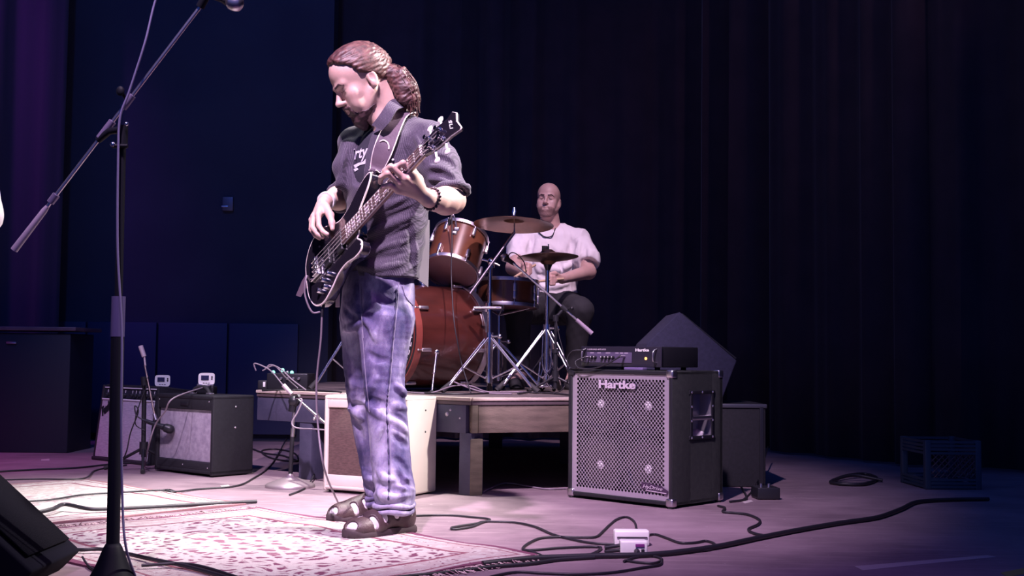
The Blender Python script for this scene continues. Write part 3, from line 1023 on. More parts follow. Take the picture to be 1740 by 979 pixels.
def clipseg(p, d, lo, hi):
    t0, t1 = -9, 9
    for k in (0, 1):
        if abs(d[k]) > 1e-9:
            a, b = (lo[k] - p[k]) / d[k], (hi[k] - p[k]) / d[k]
            t0, t1 = max(t0, min(a, b)), min(t1, max(a, b))
    return (p[0] + d[0] * t0, p[1] + d[1] * t0), (p[0] + d[0] * t1, p[1] + d[1] * t1), t1 - t0
for sgn in (1, -1):
    for k in range(-6, 10):
        a, b, L = clipseg((0.03 * k + cw * .3, ch * .4), (1, sgn), (0.03, 0.055), (cw - 0.03, ch - 0.068))
        if L < 0.012: continue
        mb = MB(Mc); mb.tube([(a[0], 0.006, a[1]), (b[0], 0.006, b[1])], 0.003, 5); mb.build('lattice_bar', M_LATT, cr)
for sgn in (1, -1):
    for k in range(-6, 12):
        a, b, L = clipseg((0.03 * k + cdp * .3, ch * .4), (1, sgn), (0.03, 0.055), (cdp - 0.03, ch - 0.068))
        if L < 0.012: continue
        mb = MB(Mc); mb.tube([(cw - 0.006, a[0], a[1]), (cw - 0.006, b[0], b[1])], 0.003, 5); mb.build('lattice_bar', M_LATT, cr)
mb = MB(Mc); mb.box((cw / 2, cdp / 2, 0.006), (cw - 0.01, cdp - 0.01, 0.008)); mb.build('base', M_CRATE, cr)

p0 = G(1288, 850); p0.z = 0
Md = frame(p0, (1, 0.08, 0))
di = thing('direct_box', Md @ V(0.05, 0.05, 0), 'small black direct box with a knob on the floor right of the big cabinet', 'direct box')
mb = MB(Md); mb.box((0.05, 0.055, 0.028), (0.10, 0.11, 0.05), bev=0.004); mb.build('case', M_BLACKMETAL, di)
for x in (0.025, 0.06):
    mb = MB(Md); mb.lathe([(0.008, 0), (0.007, 0.015), (0, 0.016)], (x, 0.04, 0.053), (0, 0, 1), 10); mb.build('knob', M_STEEL, di)
for x in (0.02, 0.08):
    for y in (0.02, 0.09):
        mb = MB(Md); mb.cyl((x, y, 0), (x, y, 0.004), 0.007, n=8); mb.build('foot', M_RUBBER, di)

# dark cabinet at the left edge, with a thin paler lid
Pc = W(130, 556, 7.2)
ub = thing('upright_cabinet', (Pc.x - 0.6, 7.4, 0), 'dark cabinet with a thin paler lid edge by the left wing', 'cabinet')
Mu = Matrix.Translation((Pc.x, 7.2, 0))
zt = Pc.z
mb = MB(Mu); mb.box((-0.62, 0.22, zt / 2 - 0.02), (1.16, 0.40, zt - 0.04), bev=0.006); mb.build('body', mat('cabinet_dark', (0.012, 0.013, 0.025), 0.5), ub)
mb = MB(Mu); mb.box((-0.62, 0.22, zt - 0.012), (1.24, 0.46, 0.024), bev=0.004); mb.build('lid', mat('cabinet_lid', (0.09, 0.06, 0.08), 0.45, col2=(0.14, 0.09, 0.11), nscale=8), ub)
mb = MB(Mu); mb.box((-0.40, 0.012, zt - 0.10), (0.06, 0.01, 0.012), bev=0.002); mb.build('latch', M_STEEL, ub)
mb = MB(Mu); mb.box((-1.02, 0.012, zt - 0.07), (0.12, 0.008, 0.010), bev=0.002); mb.build('latch', mat('latch_red', (0.3, 0.1, 0.14), 0.5), ub)

# small metal wall box on the back wall
p = W(388, 347, 8.34)
wbx = thing('wall_box', (p.x, 8.35, p.z - 0.05), 'small metal socket box on the dark back wall', 'socket box')
mb = MB(); mb.box((p.x, 8.335, p.z), (0.075, 0.03, 0.10), bev=0.004); mb.build('plate', mat('wall_box_metal', (0.16, 0.14, 0.16), 0.45, 0.5), wbx)
mb = MB(); mb.box((p.x - 0.02, 8.315, p.z - 0.02), (0.05, 0.012, 0.012), bev=0.002); mb.build('switch', M_SCREW, wbx)
# coat hook bar on the wing wall
# ================================================================== DRUM KIT
def lacquer(name, c1, c2):
    m = mat(name, c1, 0.28, col2=c2, nscale=5, stretch=(1, 1, 3), coat=0.6)
    return m


M_LACQ = lacquer('maroon_lacquer', (0.045, 0.012, 0.009), (0.075, 0.019, 0.014))
M_LACQT = lacquer('amber_lacquer', (0.105, 0.038, 0.020), (0.15, 0.054, 0.028))
M_HEADCLEAR = mat('drum_head_smoky', (0.20, 0.09, 0.10), 0.4, col2=(0.25, 0.12, 0.12), nscale=3)
M_HEADWHITE = mat('drum_head_white', (0.75, 0.70, 0.72), 0.5)
M_HEADBLACK = mat('drum_head_black', (0.012, 0.012, 0.016), 0.35)
M_CYM = mat('cymbal_bronze', (0.30, 0.17, 0.11), 0.28, 0.95, col2=(0.15, 0.085, 0.06), nscale=4, bump=0.15, bscale=90)
M_HOOP = mat('hoop_steel', (0.78, 0.72, 0.76), 0.36, 1.0)
DG = 'pieces of the drum kit'


def ring(mb, c, ax, r0, r1, h0, h1, n=40):
    mb.lathe([(r0, h0), (r1, h0), (r1, h1), (r0, h1), (r0, h0)], c, ax, n, cap=False)


def drum(name, label, c, ax, R, L, lugs, shell_m, bot_m, top_m, hoop_m=None, hoop_w=0.014, ph=0.0, hoop_m2=None, lug_l=0.05):
    """c centre, ax unit axis pointing to the batter head"""
    ax = Vector(ax).normalized()
    c = Vector(c)
    th = thing(name, c - V(0, 0, L / 2), label, 'drum', DG)
    mb = MB(); ring(mb, c, ax, R - 0.008, R, -L / 2, L / 2, 48); mb.build('shell', shell_m, th, smooth=40)
    mb = MB(); mb.lathe([(0, L / 2 + 0.004), (R - 0.003, L / 2 + 0.004), (R + 0.002, L / 2 - 0.004)], c, ax, 48, cap=False); mb.build('batter_head', top_m, th)
    mb = MB(); mb.lathe([(0, -L / 2 - 0.004), (R - 0.003, -L / 2 - 0.004), (R + 0.002, -L / 2 + 0.004)], c, ax, 48, cap=False); mb.build('resonant_head', bot_m, th)
    for s, hm in ((1, hoop_m or M_HOOP), (-1, hoop_m2 or hoop_m or M_HOOP)):
        mb = MB(); h = s * L / 2
        a, b = sorted((h - s * hoop_w * 0.6, h + s * hoop_w * 0.8))
        mb.lathe([(R + 0.003, a), (R + 0.010, a), (R + 0.011, (a + b) / 2), (R + 0.010, b), (R + 0.003, b), (R + 0.003, a)], c, ax, 48, cap=False)
        mb.build('hoop', hm, th)
    x = ax.orthogonal().normalized(); y = ax.cross(x)
    for k in range(lugs):
        an = 2 * PI * (k + ph) / lugs
        d = x * math.cos(an) + y * math.sin(an)
        for s in (1, -1):
            q = c + ax * (s * (L / 2 - 0.045 if L > 0.2 else L * 0.16)) + d * (R + 0.009)
            mb = MB()
            T = frame(q, ax, d)
            mb.box((0, 0, 0), (lug_l, 0.018, 0.018), T, bev=0.005)
            e = c + ax * (s * (L / 2 + 0.006)) + d * (R + 0.011)
            mb.tube([q + d * 0.004, e], 0.0032, 6)
            mb.ball(e, 0.006, 8)
            mb.build('lug', M_HOOP, th)
    return th


# ---- bass drum
KA = Vector((-0.76, -0.65, 0)).normalized()
KC = W(718, 575, 6.27); KC.z = RZ + 0.288
KR, KL = 0.272, 0.44
kd = drum('bass_drum', 'large maroon bass drum lying on its side on the riser', KC, -KA, KR, KL, 8, M_LACQ, M_HEADBLACK, M_HEADWHITE, M_HOOP, 0.026, 0.5, lacquer('hoop_red', (0.20, 0.045, 0.035), (0.24, 0.06, 0.045)), 0.06)
# front head lettering and ring
fz = Vector((0, 0, 1)); fx = fz.cross(KA).normalized()
Fm = Matrix.Translation(KC + KA * (KL / 2 + 0.006)) @ Matrix((fx, fz, KA)).transposed().to_4x4()
mb = MB(); ring(mb, KC, KA, KR * 0.86, KR * 0.885, KL / 2 + 0.004, KL / 2 + 0.007, 48); mb.build('head_ring', lacquer('hoop_red', (0, 0, 0), (0, 0, 0)), kd)
s_ = 'DANCER L'
M_PRINT = mat('head_print', (0.75, 0.70, 0.74), 0.5)
for i, chx in enumerate(s_):
    if chx == ' ': continue
    an = math.radians(-62 + i * 12.5)
    pos = Matrix.Translation((KR * 0.74 * math.cos(an), KR * 0.74 * math.sin(an), 0)) @ Matrix.Rotation(an + PI / 2, 4, 'Z')
    lettering(chx, Fm @ pos, 0.034, M_PRINT, 'head_lettering', kd, 0.001, bold=0.02)
for sx in (1, -1):
    side = fx * sx
    a0 = KC + KA * (KL * 0.22) + side * (KR * 0.93) - V(0, 0, KR * 0.30)
    foot = a0 + KA * 0.10 + side * 0.10; foot.z = RZ + 0.008
    mb = MB(); mb.tube([a0, a0.lerp(foot, .55)], 0.009, 8); mb.tube([a0.lerp(foot, .5), foot], 0.006, 8); mb.ball(a0, 0.018, 10)
    sp = mb.build('spur', M_CHROME, kd)
    mb = MB(); mb.ball(foot, (0.012, 0.012, 0.008), 8); mb.build('rubber_tip', M_RUBBER, sp)
mb = MB(); mb.lathe([(0.03, 0), (0.03, 0.02), (0.014, 0.03), (0.014, 0.11), (0.012, 0.12)], KC + V(0, 0, KR - 0.002), (0, 0, 1), 16)
mb.build('tom_mount', M_CHROME, kd)

# ---- rack tom
TN = Vector((0.20, 0.52, 0.83)).normalized()
TC = W(775, 432, 6.33)
tm = drum('rack_tom', 'amber brown rack tom tilted back over the bass drum', TC, TN, 0.143, 0.235, 6, M_LACQT, M_HEADCLEAR, M_HEADWHITE, None, 0.014, 0.2)
nb = W(761, 413, 6.2)
# badge on the shell towards the camera
x_ = (V(0, -1, 0) - TN * V(0, -1, 0).dot(TN)).normalized()
x_ = (Matrix.Rotation(math.radians(-12), 3, TN) @ x_)
bp = TC + x_ * 0.1445 + TN * 0.035
Bm = frame(bp, TN.cross(x_) * -1, x_)
mb = MB(Bm); mb.box((0, 0, 0), (0.030, 0.030, 0.003), bev=0.001); bd = mb.build('badge', M_BLACKPLASTIC, tm)
mb = MB(Bm); mb.box((0, 0, 0.002), (0.018, 0.012, 0.002)); mb.build('badge_mark', M_WHITEPLASTIC, bd)
a_ = TC - TN * 0.02 + V(0.10, 0.10, -0.05)
mb = MB(); mb.tube([TC + V(0.02, 0.145, -0.03), TC + V(-0.03, 0.20, -0.12), KC + V(0, 0, KR + 0.11)], 0.011, 10)
mb.box(TC + V(0.02, 0.145, -0.03), (0.05, 0.03, 0.06), bev=0.005)
mb.build('mount_arm', M_CHROME, tm)

# ---- snare on its stand
SN = Vector((0.02, 0.06, 1)).normalized()
SCn = W(861, 500, 6.62)
drum('snare_drum', 'shallow brown snare drum between the crash stand and the drummer', SCn, SN, 0.172, 0.135, 8, M_LACQT, M_HEADCLEAR, M_HEADWHITE, None, 0.014, 0.3, lug_l=0.045)


def leg_pair(mb, a, b, off, r=0.006):
    """flat double-braced leg: two strips side by side"""
    d = (b - a).normalized()
    s = d.cross(V(0, 0, 1)); s = s.normalized() * off
    mb.tube([a + s, b + s * .6], r, 6)
    mb.tube([a - s, b - s * .6], r, 6)


def stand(name, label, px, D, ztop, hinge_z, feet, cat='stand', group=None, r=0.0125, two=True, m=None, thick=True, colz=None):
    m = m or M_CHROME
    base = W(px, 600, D); base.z = RZ
    th = thing(name, base, label, cat, group)
    hz = RZ + hinge_z
    mb = MB(); mb.cyl(base + V(0, 0, 0.05), base + V(0, 0, hinge_z + 0.03), r * 1.15); mb.build('lower_tube', m, th)
    mb = MB(); mb.cyl(base + V(0, 0, hinge_z), V(base.x, base.y, ztop), r * 0.8); mb.build('upper_tube', m, th)
    mb = MB(); mb.cyl(base + V(0, 0, hinge_z - 0.02), base + V(0, 0, hinge_z + 0.03), r * 1.9); mb.tube([base + V(0, -.01, hinge_z + .01), base + V(0.05, -.03, hinge_z + .01)], 0.006); mb.ball(base + V(0.055, -.033, hinge_z + .01), 0.014, 10)
    mb.build('clamp', m, th)
    mb = MB(); mb.cyl(base + V(0, 0, 0.055), base + V(0, 0, 0.085), r * 1.8); mb.build('lower_collar', m, th)
    for fx_, fy_ in feet:
        f = base + V(fx_, fy_, 0.012)
        a = base + V(fx_ * .06, fy_ * .06, hinge_z)
        mb = MB()
        leg_pair(mb, a, a.lerp(f, .93), 0.014 if thick else 0.004)
        lg = mb.build('leg', m, th)
        mb = MB(); mb.tube([base + V(fx_ * .05, fy_ * .05, 0.07), a.lerp(f, .55)], 0.005, 6); mb.build('brace', m, lg)
        mb = MB(); mb.tube([a.lerp(f, .86), f + V(fx_, fy_, 0) * 0.06 - V(0, 0, 0.004)], [0.012, 0.017], 8); mb.build('rubber_foot', M_RUBBER, lg)
    return th, base


# ---- crash cymbal on a boom stand
CB = W(835, 445, 6.1)
cst, base = stand('cymbal_stand', 'chrome boom stand with clamp holding the crash cymbal', 831, 6.1, CB.z, 0.28, [(-0.22, -0.13), (0.24, -0.08), (0.0, 0.26)], group=DG)
CT = W(874, 395, 6.1)
CE = W(799, 499, 6.06)
mb = MB(); mb.tube([CE, CT], 0.008, 10); mb.build('boom_arm', mat('boom_steel', (0.42, 0.36, 0.38), 0.4, 1.0), cst)
mb = MB(); mb.cyl(CB + V(0, 0, -0.03), CB + V(0, 0, 0.012), 0.017); mb.ball(CB, 0.022, 10); mb.tube([CB + V(0.0, -.01, 0), CB + V(0.045, -.02, -.02)], 0.006); mb.tube([CB + V(-.05, -.01, .012), CB], 0.007)
mb.build('boom_clamp', M_CHROME, cst)
mb = MB(); mb.cyl(W(831, 515, 6.1), W(831, 530, 6.1), 0.018); mb.tube([W(805, 523, 6.08), W(852, 523, 6.08)], 0.008); mb.build('height_clamp', M_CHROME, cst)
CC = W(873, 376, 6.1)
CN = Vector((0.03, 0.10, 0.99)).normalized()
mb = MB(); mb.tube([CT, CC + CN * 0.05], 0.004, 8); mb.lathe([(0.006, .0), (0.016, 0.004), (0.016, 0.028), (0.012, 0.034), (0.010, 0.05), (0, .052)], CC + CN * 0.022, CN, 14); mb.build('wing_nut', M_CHROME, cst)


def cymbal(name, label, c, n, R, bell=0.055):
    prof_t = [(0.006, 0.022), (bell * .5, 0.020), (bell * .85, 0.010), (bell, 0.003), (R * .6, -0.006), (R * .85, -0.013), (R, -0.020)]
    prof_b = [(r, h - 0.0016) for r, h in reversed(prof_t)]
    mb = MB(); mb.lathe(prof_t + prof_b + [prof_t[0]], c, n, 64, cap=False)
    o = mb.build(name, M_CYM, None, smooth=25)
    return tag(o, label, 'cymbal', DG)


cymbal('crash_cymbal', 'large bronze crash cymbal seen from below, left of the drummer', CC, CN, 0.209)

# ---- hi-hat
HB = W(931, 437, 6.3)
HN = Vector((-0.03, 0.05, 1)).normalized()
hst, base = stand('hi_hat_stand', 'chrome hi-hat stand with pull rod, clutch and flat double legs', 929, 6.3, W(931, 447, 6.3).z, 0.33, [(-0.25, -0.10), (0.17, -0.16), (0.08, 0.25)], group=DG, r=0.013)
mb = MB(); mb.tube([W(931, 450, 6.3), W(932, 415, 6.3)], 0.0035, 8); mb.build('pull_rod', M_CHROME, hst)
mb = MB(); mb.lathe([(0.011, 0), (0.011, .018), (.007, .02), (.007, .036), (0, .037)], HB + V(0, 0, 0.022), (0, 0, 1), 12); mb.box(HB + V(-0.018, 0, 0.046), (0.03, 0.006, 0.03), bev=0.002); mb.build('clutch', M_BLACKMETAL, hst)
mb = MB(); mb.lathe([(0.012, 0), (0.026, 0.035), (0.026, 0.05), (0.010, 0.055)], HB - V(0, 0, 0.072), (0, 0, 1), 14); mb.build('cup', M_BLACKMETAL, hst)
for s in (-1, 1):
    mb = MB(); q = base
    mb.tube(catmull([q + V(s * .022, -.02, .30), q + V(s * .022, -.02, .14), q + V(s * -.012, -.02, .08), q + V(s * .024, -.02, .02)], 6), 0.004, 6); mb.build('linkage_rod', M_CHROME, hst)
for s in (-1, 1):
    mb = MB(); mb.tube([base + V(s * .035, -.03, .16), base + V(s * .05, -.06, .02)], 0.004, 6); mb.build('linkage_rod', M_CHROME, hst)
mb = MB(); mb.box(base + V(-0.01, 0.12, 0.03), (0.08, 0.26, 0.012), bev=0.004, T=None); mb.build('footboard', M_STEEL, hst)
cymbal('hi_hat_cymbal', 'lower cymbal of the closed dark hi-hat pair', HB - HN * 0.022, -HN, 0.162, 0.045)
cymbal('hi_hat_cymbal', 'upper cymbal of the closed dark hi-hat pair', HB + HN * 0.020, HN, 0.165, 0.045)

# ---- snare stand
sst, base = stand('snare_stand', 'chrome snare stand with basket arms under the snare drum', 847, 6.60, SCn.z - 0.12, 0.26, [(-0.20, -0.10), (0.24, -0.06), (0.02, 0.24)], group=DG, r=0.012)
for k in range(3):
    an = 2 * PI * k / 3 + 0.4
    e = SCn + V(0.13 * math.cos(an), 0.13 * math.sin(an), -0.078)
    mb = MB(); mb.tube([V(base.x, base.y, SCn.z - 0.12), e, e + V(0.05 * math.cos(an), 0.05 * math.sin(an), 0.03)], 0.006, 6); mb.build('basket_arm', M_CHROME, sst)

# ---- second cymbal stand, mostly hidden by the bass player
stand('cymbal_stand', 'tripod stand legs on the riser showing left of the bassist jeans', 606, 6.25, W(606, 380, 6.25).z, 0.36, [(-0.21, -0.10), (0.20, -0.14), (0.05, 0.25)], group=DG, r=0.011)

# ---- drum throne
tp = V(0.235, 7.22, RZ)
dt = thing('drum_throne', tp, 'black round drum throne under the seated drummer', 'stool')
mb = MB(); mb.lathe([(0, .38), (.10, .38), (.165, .40), (.17, .44), (.15, .468), (0, .472)], tp, (0, 0, 1), 28); mb.build('seat', M_BLACKPLASTIC, dt)
mb = MB(); mb.cyl(tp + V(0, 0, .08), tp + V(0, 0, .39), 0.016); mb.build('post', M_CHROME, dt)
for k in range(3):
    an = 2 * PI * k / 3 + 0.2
    mb = MB(); mb.tube([tp + V(0, 0, .26), tp + V(.24 * math.cos(an), .24 * math.sin(an), .008)], 0.009, 8); mb.build('leg', M_CHROME, dt)


# ---- microphone boom stands
def mic(Mq, parent=None, L=0.16, name='microphone', label=None, group=None, m=None, gm=None):
    """dynamic microphone along +x of Mq, head at the +x end"""
    th = thing(name, Mq @ V(0, 0, 0), label, 'microphone', group) if parent is None else parent
    b = MB(Mq); b.lathe([(0.009, 0), (0.011, 0.01), (0.0125, L * .5), (0.017, L * .64), (0.017, L * .66)], (0, 0, 0), (1, 0, 0), 16); bo = b.build('microphone_body' if parent else 'body', m or M_BLACKMETAL, th)
    b = MB(Mq); b.lathe([(0.017, L * .66), (0.023, L * .72), (0.023, L * .74), (0.024, L * .85), (0.020, L * .95), (0.010, L), (0, L * 1.01)], (0, 0, 0), (1, 0, 0), 16); b.build('grille_ball' if parent is None else 'microphone_grille', gm or M_STEEL, th if parent is None else bo)
    return th


def boom_stand(name, label, base, ztop, boom0, boom1, feet=None, round_r=None, m=None, group='microphone stands', rpole=0.011, rboom=0.0065, grip=0.11, base_m=None):
    """boom0 = microphone end, boom1 = counterweight end; the boom passes by the pole top"""
    m = m or M_BLACKMETAL
    base = Vector(base)
    th = thing(name, base, label, 'mic stand', group)
    top = V(base.x, base.y, ztop)
    b = MB(); b.cyl(base + V(0, 0, 0.02), base.lerp(top, .55), rpole); b.build('lower_tube', m, th)
    b = MB(); b.cyl(base.lerp(top, .5), top, rpole * .72); b.build('upper_tube', m, th)
    b = MB(); b.cyl(base.lerp(top, .53), base.lerp(top, .58), rpole * 1.5); b.build('height_clutch', m, th)
    mid = top
    d = (boom1 - boom0).normalized()
    b = MB(); b.tube([boom0, boom1 - d * grip], rboom, 10); b.build('boom', M_STEEL if m is M_BLACKMETAL else m, th)
    b = MB(); b.tube([boom1 - d * grip, boom1], [rboom * 1.6, rboom * 1.9], 10); b.build('boom_grip', mat('grip_grey', (0.30, 0.24, 0.32), 0.5), th)
    # pivot clamp
    t = max(0, min(1, (mid - boom0).dot(d) / (boom1 - boom0).length))
    on = boom0.lerp(boom1, t)
    b = MB(); b.cyl(top - V(0, 0, .02), top + V(0, 0, 0.015), rpole * 1.4); b.tube([top, on], rpole * .9, 8); b.tube([on - d * .02, on + d * .02], rboom * 2.4, 12); b.tube([on, on + V(0.035, -0.02, 0.0)], 0.005, 6); b.ball(on + V(.04, -.022, 0), .011, 8)
    b.build('pivot_clamp', m, th)
    if round_r:
        b = MB(); b.lathe([(round_r, 0), (round_r, 0.012), (round_r * .93, 0.020), (round_r * .45, 0.042), (0.02, 0.056), (0.014, 0.075), (0, .075)], base, (0, 0, 1), 40)
        b.build('round_base', base_m or m, th)
    else:
        for fx_, fy_ in feet:
            f = base + V(fx_, fy_, 0.010)
            b = MB(); b.tube([base + V(0, 0, 0.085), f], 0.007, 8); lg = b.build('leg', m, th)
            b = MB(); b.tube([base.lerp(f, .85) + V(0, 0, .012), f + V(fx_, fy_, 0) * .04], 0.0105, 8); b.build('rubber_foot', M_RUBBER, lg)
        b = MB(); b.cyl(base + V(0, 0, .06), base + V(0, 0, .115), rpole * 1.7); b.build('leg_hub', m, th)
    return th


bs = W(944, 600, 6.2); bs.z = RZ
st = boom_stand('microphone_stand', 'short boom stand on the riser crossing in front of the hi-hat', bs, W(944, 540, 6.2).z, W(872, 447, 6.2), W(1006, 567, 6.2), feet=[(-.14, -.10), (.15, -.06), (.0, .17)])
mq = frame(W(874, 449, 6.2), W(861, 440, 6.24) - W(874, 449, 6.2))
mic(mq, None, 0.10, label='black microphone on the boom aimed at the snare drum', group='stage microphones')
# clip microphone on the rack tom with its cable
tp0 = W(772, 389, 6.28)
mk = thing('clip_microphone', tp0, 'small black clip microphone on the rim of the rack tom', 'microphone', 'stage microphones')
mb = MB(); mb.tube([W(765, 372, 6.26), W(763, 385, 6.28)], 0.012, 10); mb.build('capsule', M_BLACKPLASTIC, mk)
mb = MB(); mb.tube(catmull([W(776, 392, 6.25), W(774, 375, 6.25), W(769, 364, 6.25), W(765, 372, 6.26)], 5), 0.005, 6); mb.build('gooseneck', M_STEEL, mk)
mb = MB(); mb.box(W(776, 391, 6.25), (0.03, 0.03, 0.028), bev=0.005); mb.build('rim_clip', M_STEEL, mk)
# ================================================================== PEOPLE (sculpted as smooth distance fields)
class Field:
    def __init__(self, lo, hi, h):
        self.lo = np.array(lo, dtype=np.float64)
        self.h = h
        self.n = np.ceil((np.array(hi) - self.lo) / h).astype(int) + 1
        self.a = np.full(self.n, 0.08, dtype=np.float32)

    def blk(self, lo, hi):
        i0 = np.maximum(np.floor((np.array(lo) - self.lo) / self.h).astype(int), 0)
        i1 = np.minimum(np.ceil((np.array(hi) - self.lo) / self.h).astype(int) + 1, self.n)
        if np.any(i1 <= i0):
            return None
        sl = tuple(slice(a, b) for a, b in zip(i0, i1))
        g = [(self.lo[k] + np.arange(i0[k], i1[k]) * self.h).astype(np.float32) for k in range(3)]
        return sl, g[0][:, None, None], g[1][None, :, None], g[2][None, None, :]

    def comb(self, sl, d, k, op):
        a = self.a[sl]
        d = d.astype(np.float32)
        if op == 'sub':
            d = -d
            if k <= 0:
                self.a[sl] = np.maximum(a, d)
            else:
                h = np.clip(0.5 - 0.5 * (d - a) / k, 0, 1) if False else np.clip(0.5 + 0.5 * (d - a) / k, 0, 1)
                self.a[sl] = a * (1 - h) + d * h + k * h * (1 - h)
        elif k <= 0:
            self.a[sl] = np.minimum(a, d)
        else:
            h = np.clip(0.5 + 0.5 * (a - d) / k, 0, 1)
            self.a[sl] = a * (1 - h) + d * h - k * h * (1 - h)

    def cap(self, a, b, ra, rb=None, k=0.01, op='add'):
        rb = ra if rb is None else rb
        a = np.array(a, dtype=float); b = np.array(b, dtype=float)
        m = max(ra, rb) + k + 2 * self.h + 0.012
        r = self.blk(np.minimum(a, b) - m, np.maximum(a, b) + m)
        if r is None: return self
        sl, X, Y, Z = r
        ab = b - a
        L2 = max(float(ab @ ab), 1e-10)
        t = np.clip(((X - a[0]) * ab[0] + (Y - a[1]) * ab[1] + (Z - a[2]) * ab[2]) / L2, 0, 1)
        d = np.sqrt((X - a[0] - t * ab[0]) ** 2 + (Y - a[1] - t * ab[1]) ** 2 + (Z - a[2] - t * ab[2]) ** 2) - (ra + (rb - ra) * t)
        self.comb(sl, d, k, op)
        return self

    def chain(self, pts, rs, k=0.01, op='add'):
        for i in range(len(pts) - 1):
            self.cap(pts[i], pts[i + 1], rs[i], rs[i + 1], k, op)
        return self

    def ell(self, c, rad, axes=None, k=0.01, op='add'):
        c = np.array(c, dtype=float)
        A = np.eye(3) if axes is None else np.array([list(v) for v in axes], dtype=float)
        m = max(rad) + k + 2 * self.h + 0.01
        r = self.blk(c - m, c + m)
        if r is None: return self
        sl, X, Y, Z = r
        x, y, z = X - c[0], Y - c[1], Z - c[2]
        u = [(A[i, 0] * x + A[i, 1] * y + A[i, 2] * z) / rad[i] for i in range(3)]
        q = np.sqrt(u[0] ** 2 + u[1] ** 2 + u[2] ** 2)
        g = np.sqrt((u[0] / rad[0]) ** 2 + (u[1] / rad[1]) ** 2 + (u[2] / rad[2]) ** 2) + 1e-6
        d = q * (q - 1) / g
        self.comb(sl, d, k, op)
        return self

    def loft(self, st, s, f, k=0.02, op='add', power=2.0, grow=0.0):
        """st = [(centre, ru, rv)...] ordered along z; s, f horizontal unit axes"""
        st = sorted(st, key=lambda q: q[0][2])
        zs = np.array([q[0][2] for q in st]); xs = np.array([q[0][0] for q in st]); ys = np.array([q[0][1] for q in st])
        ru = np.array([q[1] for q in st]) + grow; rv = np.array([q[2] for q in st]) + grow
        R = max(ru.max(), rv.max()) + k + 3 * self.h + 0.01
        r = self.blk((xs.min() - R, ys.min() - R, zs[0] - 0.03), (xs.max() + R, ys.max() + R, zs[-1] + 0.03))
        if r is None: return self
        sl, X, Y, Z = r
        # smooth interpolation along z
        zz = Z[0, 0, :]
        fine = np.linspace(zs[0], zs[-1], 160)
        def sm(v):
            w = np.interp(fine, zs, v)
            ker = np.hanning(15); ker /= ker.sum()
            w2 = np.convolve(np.pad(w, 7, mode='edge'), ker, 'valid')
            return np.interp(zz, fine, w2)[None, None, :].astype(np.float32)
        cx, cy, u_, v_ = sm(xs), sm(ys), sm(ru), sm(rv)
        x, y = X - cx, Y - cy
        U = np.abs(x * s[0] + y * s[1]) / u_
        Vv = np.abs(x * f[0] + y * f[1]) / v_
        if power == 2.0:
            q = np.sqrt(U ** 2 + Vv ** 2)
        else:
            q = (U ** power + Vv ** power) ** (1 / power)
        d = (q - 1) * np.minimum(u_, v_)
        d = np.maximum(d, np.maximum(Z - zs[-1], zs[0] - Z))
        self.comb(sl, d, k, op)
        return self

    def func(self, lo, hi, fn, k=0.0, op='add'):
        r = self.blk(lo, hi)
        if r is None: return self
        sl, X, Y, Z = r
        self.comb(sl, fn(X, Y, Z), k, op)
        return self

    def mesh(self, smooth=1):
        g = openvdb.FloatGrid(background=0.08)
        b = 4 * self.h
        g.copyFromArray(np.clip(self.a, -b, b).astype(np.float32))
        v, q = g.convertToQuads(isovalue=0.0)
        v = np.array(v, dtype=np.float64) * self.h + self.lo
        q = np.array(q, dtype=np.int64)
        for _ in range(smooth):
            acc = np.zeros_like(v); cnt = np.zeros(len(v))
            for i in range(4):
                a_, b_ = q[:, i], q[:, (i + 1) % 4]
                np.add.at(acc, a_, v[b_]); np.add.at(cnt, a_, 1)
            v = v * 0.5 + 0.5 * acc / np.maximum(cnt, 1)[:, None]
        return v, q


def vnormals(v, q):
    e1 = v[q[:, 2]] - v[q[:, 0]]; e2 = v[q[:, 3]] - v[q[:, 1]]
    n = np.cross(e1, e2)
    out = np.zeros_like(v)
    for i in range(4):
        np.add.at(out, q[:, i], n)
    return out / (np.linalg.norm(out, axis=1)[:, None] + 1e-12)


def sculpt(name, v, q, m, parent, flip=True):
    o_ = ORG[parent.name]
    me = bpy.data.meshes.new(name)
    qq = q[:, ::-1] if flip else q
    me.vertices.add(len(v)); me.vertices.foreach_set('co', (v - np.array(o_)).astype(np.float32).ravel())
    me.loops.add(len(qq) * 4); me.loops.foreach_set('vertex_index', qq.astype(np.int32).ravel())
    me.polygons.add(len(qq)); me.polygons.foreach_set('loop_start', np.arange(0, len(qq) * 4, 4, dtype=np.int32))
    me.update(calc_edges=True)
    me.shade_smooth()
    me.materials.append(m)
    o = bpy.data.objects.new(name, me)
    COL.objects.link(o)
    o.parent = parent
    ORG[o.name] = Vector(o_)
    return o


def bvh_of(v, q):
    return BVHTree.FromPolygons([tuple(p) for p in v], [tuple(int(i) for i in f) for f in q])


def outward(v, q):
    """make quads wind so that normals point outwards (signed volume)"""
    a, b, c, d = (v[q[:, i]] for i in range(4))
    vol = np.einsum('ij,ij->i', a, np.cross(b, c)).sum() + np.einsum('ij,ij->i', a, np.cross(c, d)).sum()
    return q if vol > 0 else q[:, ::-1]


def folds(v, q, fn):
    """displace along the normal by fn(v)"""
    n = vnormals(v, q)
    return v + n * fn(v)[:, None]


